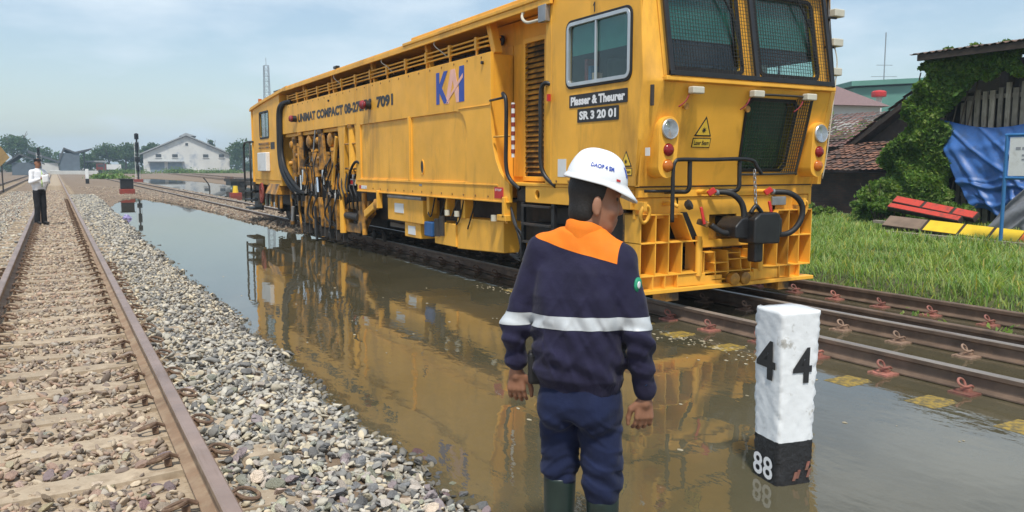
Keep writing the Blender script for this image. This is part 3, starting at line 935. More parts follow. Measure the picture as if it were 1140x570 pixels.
# deck and sill
MB().box(5.02, 7.70, 6.42, 9.36, 1.10, 1.135).build('deck_plate', 'yellow', T, bevel=0.006)
sill = MB().plate([(6.42, 0.90), (8.50, 0.90), (8.50, 1.098), (6.42, 1.098)], [[(8.22+0.05*math.cos(t), 1.0+0.055*math.sin(t)) for t in np.linspace(0, 2*PI, 14)[:-1]]], side(5.03), (0.05, 0, 0)).build('sill', 'yellow', T, bevel=0.006)
MB().box(5.085, 5.12, 6.45, 8.80, 0.91, 1.09).build('sill_backing', 'dark_steel', T)
MB().box(7.64, 7.69, 6.42, 9.3, 0.90, 1.098).build('sill', 'yellow', T, bevel=0.006)
MB().box(5.35, 7.4, 6.9, 23.3, 0.35, 0.9).build('underframe', 'dark_steel', T)
# access steps
st = MB().box(5.04, 5.08, 7.86, 7.92, 0.12, 0.90).build('step_side', 'black', T)
MB().box(5.04, 5.08, 8.56, 8.62, 0.12, 0.90).build('step_side', 'black', T)
MB().box(5.30, 5.34, 7.86, 8.62, 0.12, 0.90).build('step_back', 'black', T)
for z in (0.845, 0.62, 0.40, 0.17):
    MB().box(5.0, 5.30, 7.92, 8.56, z, z+0.028).build('step_tread', 'dark_steel', T, bevel=0.004)
# curved black grab rails beside the steps
for (y, z0, z1, y2) in ((8.03, 1.25, 2.24, 7.9), (8.86, 1.2, 2.20, 9.05)):
    pts = [(5.03, y2, z1+0.03), (4.97, y2+(y-y2)*0.5, z1+0.05), (4.96, y, z1-0.06), (4.96, y, (z0+z1)/2), (4.96, y, z0+0.15), (4.98, y-0.06, z0-0.02), (5.03, y-0.22, z0-0.14)]
    MB().tube(spline(pts, 6), 0.026, 10).build('grab_rail', 'black', T, smooth=True)
MB().tube([(4.99, 9.34, 2.19), (4.96, 8.9, 2.20)], 0.016).build('grab_rail', 'black', T, smooth=True)
for z in (1.72,):
    MB().tube([(5.0, 9.25, z), (5.0, 8.85, z)], 0.014).build('grab_rail', 'yellow', T, smooth=True)
# warning tape wrapped rod
tape = MB().cyl((4.97, 8.70, 1.45), (4.97, 8.70, 2.12), 0.020, 0.024, 10).build('wrapped_rod', 'white', T, smooth=40)
for z in np.arange(1.5, 2.1, 0.11):
    MB().cyl((4.97, 8.70, z), (4.97, 8.70, z+0.05), 0.0255, 0.0265, 10).build('red_band', 'brick_red', tape, smooth=40)
MB().box(4.955, 4.985, 7.86, 7.90, 2.08, 2.16).build('tag', 'red', T)

# ---- front cab
ZB, ZLEDGE, ZTOP = 1.135, 2.17, 3.30
def yfront(z):
    if z <= ZLEDGE: return 6.38-(z-ZB)/(ZLEDGE-ZB)*0.29
    return 6.12+(z-2.22)/(ZTOP-2.22)*0.19
def xedge(z):
    return 5.10+0.07*min(1, max(0, (z-ZB)/(ZLEDGE-ZB)))
win = rrect(6.42, 7.53, 2.215, 2.885, 0.07, 5)
for sgn, x in ((1, XL), (-1, XR)):
    sw = MB().plate([(6.22, 2.2), (6.32, ZB), (7.87, ZB), (7.87, ZTOP), (6.30, ZTOP)], [win], side(x), (sgn*0.05, 0, 0)).build('cab_side', 'yellow', T, bevel=0.012)
    fb = MB(); inset_ring(fb, 6.385, 7.565, 2.18, 2.92, 0.10, 0.05, side(x-sgn*0.012), (sgn*0.022, 0, 0))
    wf = fb.build('window_seal', 'rubber', T, bevel=0.005)
    fb = MB(); inset_ring(fb, 6.412, 7.538, 2.207, 2.893, 0.08, 0.04, side(x-sgn*0.020), (sgn*0.035, 0, 0))
    fb.box(*sorted((x-sgn*0.015, x+sgn*0.01)), 6.985, 7.012, 2.22, 2.88)
    fb.build('window_frame', 'aluminium', wf, bevel=0.004)
    MB().plate(rrect(6.43, 7.52, 2.225, 2.875, 0.06), [], side(x+sgn*0.012), (sgn*0.004, 0, 0)).build('window_pane', 'glass', wf)
    MB().plate([(6.44, 2.54), (7.50, 2.54), (7.50, 2.88), (6.44, 2.88)], [], side(x+sgn*0.04), (sgn*0.004, 0, 0)).build('blind', 'blind', wf)
    # corner posts between side and front
    n_z = [ZB, 1.6, ZLEDGE-0.02, ZLEDGE, 2.22, 2.7, ZTOP]
    cm = MB(); kx = 1 if sgn > 0 else -1
    for z in n_z:
        ysd = 6.32-0.10*min(1, (z-ZB)/(2.2-ZB))+(0.08*(z-2.2)/1.1 if z > 2.2 else 0)
        xe = xedge(z); yf = yfront(z)
        if sgn < 0: xs_, xe_ = XR, XL+XR-xe
        else: xs_, xe_ = XL, xe
        mx, my = (xs_*0.70+xe_*0.30), (ysd*0.30+yf*0.70)
        cm.v += [(xs_, ysd, z), (mx, my, z), (xe_, yf, z), (xe_, yf+0.06, z), (xs_+sgn*0.06, ysd+0.0, z)]
    for i in range(len(n_z)-1):
        for k in range(5):
            cm._face([i*5+k, i*5+(k+1) % 5, (i+1)*5+(k+1) % 5, (i+1)*5+k])
    cm._face([4, 3, 2, 1, 0]); cm._face([(len(n_z)-1)*5+k for k in range(5)])
    cm.build('corner_post', 'yellow', T, smooth=50)
# hinge and marks on the side
MB().box(XL-0.014, XL+0.002, 6.145, 6.175, 1.93, 2.12).build('hinge', 'black', T, bevel=0.004) if False else MB().box(5.035, 5.06, 6.115, 6.15, 1.92, 2.12).build('hinge', 'dark_steel', T, bevel=0.004)
for (y0, y1, z0, z1, body, iy0, iy1, iz0, iz1) in ((6.45, 7.49, 1.975, 2.115, 'Plasser & Theurer', 7.455, 6.485, 1.998, 2.092), (6.59, 7.33, 1.81, 1.955, 'SR 3 20 01', 7.29, 6.63, 1.838, 1.930)):
    p = MB().plate(rrect(y0, y1, z0, z1, 0.012), [], side(XL-0.006), (0.005, 0, 0)).build('name_plate', 'black_text', T)
    sidetext('lettering', body, 'white_text', iy0, iy1, iz0, iz1, x=XL-0.009, parent=p, bold=0.05)
MB().plate([(0, 0), (.4, 0), (.4, 1), (.1, 1), (-.5, .7), (-.5, .6), (0, .8)], [], lambda u, v: (XL-0.004, 7.04-0.04*u, 2.945+0.10*v), (0.003, 0, 0)).build('numeral', 'black_text', T)
p = MB().box(XL-0.003, XL, 7.55, 7.72, 1.22, 1.42).build('paper_label', 'white', T)
def laser_sign(fn, parent, s=1.0, txt=True):
    tri = MB().plate([(-.115*s, 0), (.115*s, 0), (0, .20*s)], [], fn(0), (0, 0, 0)) if False else None
    a = MB(); f = fn
    a.plate([(-.12*s, .10*s), (.12*s, .10*s), (0, .31*s)], [], lambda u, v: f(u, v, 0.004), f(0, 0, 0.0)-f(0, 0, 0.004)) 
    o = a.build('warning_sign', 'black_text', parent)
    a = MB(); a.plate([(-.095*s, .114*s), (.095*s, .114*s), (0, .28*s)], [], lambda u, v: f(u, v, 0.006), f(0, 0, 0.0)-f(0, 0, 0.003)); a.build('sign_face', 'sign_yellow', o)
    a = MB()
    st_ = [((.035 if k % 2 == 0 else .014)*s*math.cos(k*PI/8), .165*s+(.035 if k % 2 == 0 else .014)*s*math.sin(k*PI/8)) for k in range(16)]
    a.plate(st_, [], lambda u, v: f(u, v, 0.008), f(0, 0, 0)-f(0, 0, 0.002)); a.build('symbol', 'black_text', o)
    a = MB(); a.plate([(-.13*s, -.02*s), (.13*s, -.02*s), (.13*s, .08*s), (-.13*s, .08*s)], [], lambda u, v: f(u, v, 0.004), f(0, 0, 0)-f(0, 0, 0.004)); a.build('sign_border', 'black_text', o)
    a = MB(); a.plate([(-.12*s, -.011*s), (.12*s, -.011*s), (.12*s, .071*s), (-.12*s, .071*s)], [], lambda u, v: f(u, v, 0.006), f(0, 0, 0)-f(0, 0, 0.003)); a.build('sign_face', 'sign_yellow', o)
    text_on('lettering', 'Laser Beam', 'black_text', o, lambda u, v: f(u, v, 0.008), -.105*s, .105*s, .008*s, .055*s)
def ffn(x0, z0):
    nrm = Vector((0, -1, -0.28)).normalized()
    return lambda u, v, d: Vector((x0+u, yfront(z0+v), z0+v))+nrm*d
laser_sign(ffn(5.80, 1.55), T, 0.95)
laser_sign(lambda u, v, d: Vector((XL-d, 6.46-u, 1.26+v)), T, 0.75)

# front panels
def fl(x, z): return (x, yfront(z), z)
xr = lambda z: XL+XR-xedge(z)
lw = [(6.46, 1.30), (7.04, 1.30), (7.10, 1.37), (7.06, 1.97), (7.00, 2.03), (6.38, 2.03), (6.32, 1.97), (6.40, 1.37)]
fp = MB().plate([(xedge(ZB), ZB), (xr(ZB), ZB), (xr(ZLEDGE), ZLEDGE-0.01), (xedge(ZLEDGE), ZLEDGE-0.01)], [lw], fl, (0, 0.05, 0)).build('front_panel', 'yellow', T, bevel=0.008)
lf = MB()
grow = lambda pts, k, c: [(c[0]+(x-c[0])*k[0], c[1]+(z-c[1])*k[1]) for x, z in pts]
lwc = (6.71, 1.665)
lf.plate(grow(lw, (1.05, 1.06), lwc), [grow(lw, (0.97, 0.965), lwc)], lambda x, z: (x, yfront(z)-0.016, z), (0, 0.022, 0))
lwf = lf.build('lower_window_frame', 'rubber', T, bevel=0.004)
MB().plate(lw, [], lambda x, z: (x, yfront(z)+0.02, z), (0, 0.004, 0)).build('lower_window_pane', 'glass', lwf)
MB().plate(grow(lw, (1.02, 1.02), lwc), [], lambda x, z: (x, yfront(z)+0.12, z), (0, 0.01, 0)).build('lower_dark_sheet', 'dark_film', lwf)  # dark green sheet added behind the pane so the glass reads dark
lf = MB()
for x in np.arange(7.02, 7.24, 0.034): lf.bar((x+0.02, yfront(1.27)-0.05, 1.27), (x-0.02, yfront(2.06)-0.05, 2.06), 0.006, 0.006)
for z in np.arange(1.28, 2.07, 0.034): lf.bar((7.0, yfront(z)-0.05, z), (7.24, yfront(z)-0.05, z), 0.006, 0.006)
lf.tube(spline([(6.4, yfront(1.25)-0.05, 1.25), (7.2, yfront(1.26)-0.05, 1.26), (7.26, yfront(1.32)-0.05, 1.32), (7.23, yfront(2.02)-0.05, 2.02), (7.17, yfront(2.08)-0.05, 2.08), (6.34, yfront(2.08)-0.05, 2.08)], 5), 0.013, 6)
lf.build('lower_window_guard', 'wire', T)
fan = MB()
for x in np.arange(6.36, 7.02, 0.037): fan.bar((x+0.04, yfront(1.3)-0.045, 1.3), (x, yfront(2.03)-0.045, 2.03), 0.003, 0.003)
for z in np.arange(1.31, 2.04, 0.037): fan.bar((6.38, yfront(z)-0.045, z), (7.02, yfront(z)-0.045, z), 0.003, 0.003)
fan.build('lower_window_guard', 'wire', T)
MB().box(xedge(ZLEDGE)-0.02, xr(ZLEDGE)+0.02, 6.04, 6.2, ZLEDGE-0.01, ZLEDGE+0.035).build('ledge', 'yellow', T, bevel=0.01)
ws = [(5.19, 3.30), (7.53, 3.30), (7.54, 2.21), (5.18, 2.21)]
wa = rrect(5.30, 6.22, 2.30, 3.12, 0.07, 5); wb = rrect(6.50, 7.36, 2.30, 3.12, 0.07, 5)
MB().plate(ws, [wa, wb], lambda x, z: (x, yfront(z), z), (0, 0.05, 0)).build('windscreen_panel', 'yellow', T, bevel=0.008)
for wx0, wx1 in ((5.30, 6.22), (6.50, 7.36)):
    f_ = MB(); inset_ring(f_, wx0-0.035, wx1+0.035, 2.265, 3.155, 0.09, 0.045, lambda x, z: (x, yfront(z)-0.014, z), (0, 0.02, 0))
    f_ = f_.build('windscreen_seal', 'rubber', T, bevel=0.005)
    MB().plate(rrect(wx0, wx1, 2.30, 3.12, 0.07), [], lambda x, z: (x, yfront(z)+0.022, z), (0, 0.005, 0)).build('windscreen_pane', 'glass', f_)
    MB().plate([(wx0, 2.60), (wx1, 2.60), (wx1, 3.14), (wx0, 3.14)], [], lambda x, z: (x, yfront(z)+0.09, z), (0, 0.004, 0)).build('blind', 'blind', f_)
# black guard frame and wire mesh in front of the windscreen
GY_ = lambda z: yfront(z)-0.075
gf = MB()
for x, w in ((5.215, 0.05), (6.36, 0.05), (7.505, 0.05)):
    gf.bar((x, GY_(2.215), 2.215), (x, GY_(3.27), 3.27), w, 0.03)
for z in (2.235, 3.25):
    gf.bar((5.19, GY_(z), z), (7.53, GY_(z), z), 0.03, 0.05)
gfo = gf.build('guard_frame', 'black', T, bevel=0.004)
gm = MB()
for x in np.arange(5.25, 7.49, 0.037): gm.bar((x, GY_(2.24), 2.24), (x, GY_(3.25), 3.25), 0.004, 0.004)
for z in np.arange(2.26, 3.25, 0.037): gm.bar((5.22, GY_(z)-0.004, z), (7.5, GY_(z)-0.004, z), 0.004, 0.004)
gm.build('wire_mesh', 'wire', gfo)
for x0 in (5.78, 6.93):
    w_ = MB()
    w_.tube(spline([(x0+0.42, GY_(2.62)+0.035, 2.45), (x0+0.40, GY_(2.8)+0.03, 2.75), (x0+0.16, GY_(3.2)+0.035, 3.2)], 5), 0.012, 6)
    w_.bar((x0+0.44, GY_(2.4)+0.045, 2.38), (x0+0.36, GY_(2.95)+0.045, 2.95), 0.025, 0.02)
    w_.build('wiper', 'black', T)
# interior
MB().box(5.06, 7.66, 7.70, 7.84, 1.14, 3.28).build('cab_rear_wall', 'interior', T)
MB().box(5.08, 7.64, 6.40, 7.70, 1.14, 1.17).build('cab_floor', 'interior', T)
MB().box(5.25, 7.45, 6.36, 6.58, 2.05, 2.24).build('dashboard', 'interior', T, bevel=0.02)
for x in (5.7, 6.95):
    s_ = MB().box(x-0.24, x+0.24, 6.95, 7.40, 1.62, 1.74).build('operator_seat', 'seat', T, bevel=0.03)
    MB().box(x-0.22, x+0.22, 7.36, 7.48, 1.74, 2.55).build('seat_back', 'seat', s_, bevel=0.04)
MB().box(7.0, 7.12, 6.62, 6.7, 2.2, 2.48).build('mirror', 'white', T, bevel=0.01)
for k, c_ in enumerate(('maroon', 'blue_part', 'peach_text')):
    MB().box(5.10, 5.2, 7.30-0.07*k, 7.35-0.07*k, 2.25, 2.50-0.08*k).build('folder', c_, T)
# cab roof edge
MB().box(4.99, 7.73, 6.20, 7.87, 3.298, 3.345).build('cab_roof', 'yellow', T, bevel=0.012)
# junction box on the cab's rear corner
jb = MB().box(4.93, 5.0, 7.90, 8.06, 2.98, 3.17).build('junction_box', 'steel', T, bevel=0.008)
MB().tube(spline([(4.96, 8.06, 3.02), (4.93, 8.3, 3.02), (4.95, 8.45, 3.12), (5.0, 8.38, 3.24)], 6), 0.018).build('conduit', 'cream', jb, smooth=True)
MB().box(XL+0.0, 5.30, 7.87, 8.0, 1.13, 3.24).build('cab_corner', 'yellow', T, bevel=0.01)

# ---- lamps on the front
for x in (5.27, 7.45):
    z0, z1, r_ = 1.335, 1.70, 0.125
    ol = [(r_*math.cos(t), z1+r_*math.sin(t)) for t in np.linspace(0, PI, 12)]+[(r_*0.92*math.cos(t), z0+r_*0.92*math.sin(t)) for t in np.linspace(PI, 2*PI, 12)]
    pod = MB().plate([(x+a, z) for a, z in ol], [], lambda u, v: (u, 6.13+0.05*(1.7-v), v), (0, 0.26, 0)).build('lamp_pod', 'yellow', T, bevel=0.02)
    yb = lambda z: 6.13+0.05*(1.7-z)
    hl = MB().lathe((x, yb(1.70)+0.005, 1.70), (0, -1, 0.05), [(0.098, 0), (0.102, 0.02), (0.094, 0.03), (0.086, 0.026)], 24).build('headlight', 'aluminium', pod, smooth=40)
    MB().lathe((x, yb(1.70)-0.018, 1.70), (0, 1, -0.05), [(0.085, 0), (0.06, 0.006), (0.03, 0.009), (0.01, 0.0095)], 20).build('reflector', 'chrome', pod, smooth=True)
    MB().lathe((x, yb(1.70)-0.024, 1.70), (0, -1, 0.05), [(0.087, 0), (0.07, 0.008), (0.04, 0.013), (0.001, 0.015)], 20).build('lens', 'lamp_glass', pod, smooth=True)
    for z, k in ((1.50, 'red_lens'), (1.345, 'amber_lens')):
        MB().lathe((x, yb(z)+0.003, z), (0, -1, 0.05), [(0.064, 0), (0.064, 0.012), (0.05, 0.03), (0.025, 0.04), (0.001, 0.043)], 18).build('lamp_lens', k, pod, smooth=50)
tr_ = MB().box(5.068, 5.072, 6.18, 6.25, 1.44, 1.52).build('paper_label', 'white', T)
for x in (5.52, 6.35, 7.14):
    b_ = MB().box(x-0.075, x+0.075, 5.995, 6.075, 2.045, 2.115).build('ledge_lamp', 'cream', T, bevel=0.012)
    MB().tube(spline([(x-0.06, 6.07, 2.04), (x-0.10, 6.08, 1.97), (x-0.15, 6.12, 1.92)], 5), 0.007, 6).build('cable', 'maroon', b_, smooth=True)
for z in (3.03, 2.71, 2.39):
    b_ = MB().box(7.60, 7.76, 6.12, 6.22, z-0.04, z+0.045).build('side_lamp', 'cream', T, bevel=0.012)
    MB().bar((7.54, 6.19, z-0.05), (7.68, 6.17, z-0.05), 0.02, 0.02).build('lamp_bracket', 'black', b_)
MB().tube([(7.60, 6.10, 2.2), (7.60, 6.24, 3.25)], 0.016).build('guard_post', 'black', T, smooth=True)
MB().tube(spline([(7.66, 6.16, 2.66), (7.70, 6.15, 2.5), (7.68, 6.15, 2.2), (7.66, 6.2, 1.5), (7.66, 6.25, 1.2)], 5), 0.007, 6).build('cable', 'cream', T, smooth=True)
for x in (5.46, 6.30):
    MB().lathe((x, 6.15, 1.93), (0, -1, 0), [(0.02, 0), (0.02, 0.03), (0.035, 0.03), (0.035, 0.045)], 10).build('hook', 'yellow_dirty', T, smooth=40)

# ---- front beam, buffers, coupling
MB().box(5.08, 7.64, 6.40, 6.48, 1.02, 1.125).build('front_beam', 'yellow', T, bevel=0.006)
MB().box(5.09, 7.63, 6.385, 6.41, 1.125, 1.14).build('seam', 'black', T)
MB().plate([(5.62, 1.015), (7.10, 1.015), (7.10, 0.86), (6.95, 0.47), (5.93, 0.47), (5.66, 0.86)], [[(6.10, 0.55), (6.50, 0.55), (6.50, 0.82), (6.10, 0.82)]], front(6.42), (0, 0.03, 0)).build('draft_plate', 'yellow', T, bevel=0.004)
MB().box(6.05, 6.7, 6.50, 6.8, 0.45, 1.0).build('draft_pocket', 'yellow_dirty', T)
MB().box(5.09, 5.66, 6.42, 6.46, 0.80, 1.015).build('front_plate', 'yellow', T, bevel=0.004)
MB().box(7.05, 7.63, 6.42, 6.46, 0.80, 1.015).build('front_plate', 'yellow', T, bevel=0.004)
def grid(mir):
    f = (lambda x: x) if not mir else (lambda x: XL+XR-x)
    g = thing_part('cowcatcher')
    def bx(x0, x1, z0, z1, y0=6.34, y1=6.60, name='plate'):
        a, b_ = sorted((f(x0), f(x1)))
        MB().box(a, b_, y0, y1, z0, z1).build(name, 'yellow', g, bevel=0.003)
    for x in (5.10, 5.295, 5.47): bx(x, x+0.012, 0.22, 0.85)
    # slanted right plate
    p = MB(); p.plate([(f(5.64), 0.85), (f(5.652), 0.85), (f(5.80), 0.56), (f(5.788), 0.56)], [], front(6.34), (0, 0.26, 0)); p.build('plate', 'yellow', g, bevel=0.003)
    bx(5.65, 5.662, 0.22, 0.55); bx(5.93, 5.942, 0.20, 0.55)
    bx(5.10, 5.94, 0.548, 0.562); bx(5.10, 5.655, 0.838, 0.852); bx(5.10, 5.94, 0.208, 0.222)
    for x in (5.27, 5.43, 5.60): bx(x, x+0.012, 0.07, 0.208)
    bx(5.28, 5.60, 0.07, 0.20, 6.40, 6.42); bx(5.62, 6.0, 0.08, 0.20, 6.355, 6.40); bx(5.9, 6.25, 0.07, 0.17, 6.36, 6.40)
    a = MB().cyl((f(5.90), 6.36, 0.18), (f(5.90), 6.36, 0.60), 0.035, n=14).build('tube_post', 'yellow', g, smooth=40)
def thing_part(name):
    # main plate that carries its own pieces
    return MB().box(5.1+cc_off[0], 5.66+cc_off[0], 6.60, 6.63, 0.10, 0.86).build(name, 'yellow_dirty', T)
cc_off = (0.0,)
grid(False)
cc_off = (7.62-5.66,)
grid(True)
MB().box(5.08, 7.64, 6.30, 6.62, 0.035, 0.075).build('bottom_plate', 'yellow', T, bevel=0.005)
MB().box(5.45, 5.62, 6.34, 6.55, -0.06, 0.035).build('rail_guard', 'yellow_dirty', T)
MB().box(7.10, 7.27, 6.34, 6.55, -0.06, 0.035).build('rail_guard', 'yellow_dirty', T)
cg = MB().box(5.98, 6.75, 6.62, 6.64, 0.08, 0.42).build('centre_step', 'yellow_dirty', T)
for x, t in ((5.98, 0), (6.13, 0.03), (6.32, 0.03), (6.50, 0.05), (6.64, 0.05)):
    MB().plate([(x, 0.43), (x+0.012, 0.43), (x+t+0.012, 0.08), (x+t, 0.08)], [], front(6.36), (0, 0.26, 0)).build('plate', 'yellow', cg, bevel=0.003)
for z, xa, xb in ((0.42, 5.98, 6.12), (0.30, 6.12, 6.33), (0.20, 5.99, 6.68), (0.33, 6.33, 6.66), (0.12, 6.1, 6.7), (0.40, 6.34, 6.52)):
    MB().box(xa, xb, 6.36, 6.6, z-0.006, z+0.006).build('plate', 'yellow', cg, bevel=0.002)
for x in (6.36, 6.52):
    MB().lathe((x, 6.36, 0.12), (0, -1, 0), [(0.06, 0), (0.075, 0.04), (0.07, 0.09), (0.05, 0.10)], 12).build('lug', 'yellow_dirty', cg, smooth=40)
# knuckle coupler
cp = MB()
cp.plate([(6.22, 0.54), (6.60, 0.53), (6.60, 0.83), (6.55, 0.86), (6.30, 0.86), (6.22, 0.80)], [], front(5.88), (0, 0.24, 0))
cpo = cp.build('coupler', 'black', T, bevel=0.025)
MB().plate([(6.06, 0.60), (6.24, 0.58), (6.24, 0.82), (6.14, 0.80), (6.05, 0.72)], [], front(5.98), (0, 0.3, 0)).build('coupler_jaw', 'black', cpo, bevel=0.02)
MB().box(6.50, 6.72, 5.96, 6.2, 0.60, 0.80).build('coupler_guard', 'black', cpo, bevel=0.03)
MB().box(6.26, 6.48, 6.10, 6.55, 0.62, 0.80).build('coupler_shank', 'black', cpo, bevel=0.02)
MB().box(6.30, 6.42, 5.94, 6.06, 0.34, 0.55).build('coupler_lock', 'black', cpo, bevel=0.02)
MB().tube(spline([(6.22, 5.95, 0.86), (6.28, 5.94, 0.93), (6.34, 5.95, 0.90), (6.38, 5.95, 0.86)], 5), 0.022, 8).build('coupler_pin', 'black', cpo, smooth=True)
ch = MB()
for k in range(9):
    z = 1.28-k*0.042
    c_ = Vector((6.27+0.004*k, 5.96, z)); ax = Vector((1, 0, 0)) if k % 2 else Vector((0, 1, 0))
    ch.tube([c_+ax*0.014*math.cos(t)+Vector((0, 0, 0.028))*math.sin(t) for t in np.linspace(0, 2*PI, 12)[:-1]], 0.0055, 5, closed=True)
ch.build('chain', 'steel', T, smooth=True)
# handrail in front
hr = MB()
hr.tube(spline([(5.345, 6.15, 0.78), (5.345, 6.15, 1.1), (5.345, 6.15, 1.30), (5.37, 6.15, 1.385), (5.45, 6.15, 1.405), (5.8, 6.15, 1.405), (6.38, 6.15, 1.41), (6.50, 6.14, 1.32), (6.56, 6.14, 1.26)], 6), 0.021, 10)
hr.build('hand_rail', 'black', T, smooth=True)
for xa, xb in ((5.58, 5.44), (6.27, 6.05)):
    MB().tube(spline([(xa, 6.17, 1.40), (xa, 6.17, 1.25), (xa, 6.17, 1.13), (xa-0.02, 6.19, 1.085), (xa-0.06, 6.24, 1.08), (xb, 6.38, 1.08)], 6), 0.024, 10).build('hand_rail', 'black', T, smooth=True)
MB().tube([(5.13, 6.33, 1.09), (5.36, 6.2, 1.09)], 0.016, 8).build('hand_rail', 'black', T, smooth=True)
# brake hoses with red cocks
for pts, vx, vz in (([(5.98, 6.22, 1.07), (6.10, 6.12, 1.06), (6.22, 6.08, 0.96), (6.24, 6.06, 0.80), (6.16, 6.08, 0.67), (6.02, 6.12, 0.65), (5.90, 6.18, 0.73)], 5.93, 1.07),
                    ([(6.80, 6.22, 1.06), (6.95, 6.1, 1.05), (7.08, 6.05, 0.95), (7.10, 6.04, 0.80), (7.02, 6.06, 0.66), (6.90, 6.1, 0.60), (6.7, 6.15, 0.62)], 6.76, 1.065)):
    MB().tube(spline(pts, 7), 0.031, 10).build('brake_hose', 'rubber', T, smooth=True)
    v_o = MB().bar((vx-0.03, 6.24, vz-0.02), (vx+0.03, 6.20, vz+0.03), 0.05, 0.06).build('brake_cock', 'red', T, bevel=0.008)
    MB().cyl((vx-0.02, 6.42, vz), (vx+0.04, 6.2, vz), 0.026).build('pipe_stub', 'yellow', v_o, smooth=40)
    MB().cyl((vx+0.03, 6.2, vz), (vx+0.08, 6.2, vz-0.005), 0.032).build('clamp', 'steel', v_o, smooth=40)
for x, z in ((5.80, 0.83), (6.79, 0.87)):
    MB().bar((x-0.01, 6.22, z+0.09), (x+0.025, 6.20, z-0.09), 0.03, 0.03).build('cock_lever', 'red', T, bevel=0.006)
    MB().bar((x+0.02, 6.3, z-0.06), (x+0.09, 6.2, z-0.10), 0.06, 0.06).build('pipe_stub', 'yellow_dirty', T, bevel=0.01)
MB().lathe((5.56, 6.20, 0.93), (0.5, -0.6, 0.4), [(0.03, 0), (0.05, 0.02), (0.055, 0.06), (0.03, 0.075)], 14).build('socket_cap', 'dark_steel', T, smooth=40)
MB().tube(spline([(5.46, 6.42, 0.95), (5.46, 6.3, 0.96), (5.50, 6.24, 0.93)], 5), 0.022, 8).build('pipe_stub', 'yellow', T, smooth=True)
MB().plate([(5.68, 0.86), (5.76, 0.86), (5.98, 0.48), (5.90, 0.48)], [], front(6.395), (0, 0.01, 0)).build('slot', 'black', T)
MB().box(7.0, 7.22, 6.37, 6.40, 0.90, 1.0).build('socket_box', 'steel', T, bevel=0.01)
# shackles at both ends of the beam
for x in (5.12, 7.42):
    s_ = MB()
    s_.tube([Vector((x+0.055*math.sin(t), 6.30-0.02*math.cos(t), 0.86+0.085*math.cos(t))) for t in np.linspace(0, 2*PI, 20)[:-1]], 0.020, 8, closed=True)
    s_.box(x-0.045, x-0.005, 6.26, 6.42, 0.90, 0.98)
    s_.build('shackle', 'yellow', T, smooth=50)

# ---- boxes and gear slung under the long side
b1 = MB().box(5.06, 6.0, 11.75, 13.30, 0.42, 0.80).build('tool_box', 'yellow', T, bevel=0.012)
MB().box(5.05, 5.06, 12.55, 12.95, 0.56, 0.72).build('data_plate', 'white', b1)
MB().cyl((5.10, 11.8, 0.83), (5.10, 13.3, 0.83), 0.05, n=14).build('roller_blind', 'steel', T, smooth=40)
b2 = MB().box(5.10, 6.0, 11.95, 12.62, 0.17, 0.42).build('tool_box', 'yellow', T, bevel=0.012)
MB().box(5.09, 5.10, 12.15, 12.45, 0.22, 0.36).build('data_plate', 'white', b2)
MB().add([(5.08, 10.55, 0.14), (5.08, 9.15, 0.20), (6.2, 9.15, 0.20), (6.2, 10.55, 0.14), (5.08, 10.55, 0.60), (5.08, 9.15, 0.62), (6.2, 9.15, 0.62), (6.2, 10.55, 0.60)],
         [(0, 1, 2, 3), (4, 5, 6, 7), (0, 1, 5, 4), (1, 2, 6, 5), (2, 3, 7, 6), (3, 0, 4, 7)]).build('fuel_tank', 'yellow', T, bevel=0.015)
MB().box(5.06, 5.6, 10.55, 11.30, 0.16, 0.50).build('tank_step', 'yellow', T, bevel=0.012)
pump = MB().box(5.03, 5.25, 11.35, 11.65, 0.25, 0.48).build('pump', 'blue_part', T, bevel=0.02)
MB().cyl((5.05, 11.15, 0.28), (5.05, 11.15, 0.55), 0.06).build('filter', 'dark_steel', pump, smooth=40)
MB().cyl((5.05, 10.98, 0.30), (5.05, 10.98, 0.60), 0.05).build('filter', 'dark_steel', pump, smooth=40)
for y, w in ((10.85, 0.08), (10.25, 0.13), (11.5, 0.1), (9.0, 0.08)):
    MB().box(5.06, 5.2, y, y+w, 0.60, 0.875).build('hanger', 'yellow', T, bevel=0.008)
for y in (10.75, 10.42, 9.30):
    MB().cyl((5.02, y, 0.62), (5.02, y, 0.70), 0.04, n=10).build('bracket_insulator', 'cream', T, smooth=40)
for k in range(5):
    y = 9.9+0.33*k+random.uniform(-.1, .1)
    MB().tube(spline([(5.06, y, 0.86), (5.04, y+0.1, 0.66+random.uniform(-.1, .1)), (5.06, y+0.25, 0.58+random.uniform(-.15, .1)), (5.2, y+0.38, 0.70)], 5), 0.011, 6).build('hose', random.choice(['rubber', 'rubber', 'dark_steel']), T, smooth=True)
MB().bar((5.0, 8.93, 0.68), (5.0, 8.93, 0.95), 0.06, 0.10).build('jacking_bracket', 'yellow', T, bevel=0.01)
MB().box(4.95, 5.06, 8.86, 9.1, 0.64, 0.72).build('jacking_bracket', 'yellow', T, bevel=0.01)
MB().bar((5.0, 13.55, 0.60), (5.0, 13.55, 0.92), 0.06, 0.10).build('jacking_bracket', 'yellow', T, bevel=0.01)
for k in range(4):
    MB().tube(spline([(5.02, 8.84, 0.82), (4.99, 8.7-0.04*k, 0.62-0.05*k), (5.0, 8.55, 0.5-0.1*k), (5.06, 8.7, 0.25-0.03*k), (5.1, 9.0, 0.2)], 6), 0.014, 6).build('hose', 'rubber', T, smooth=True)

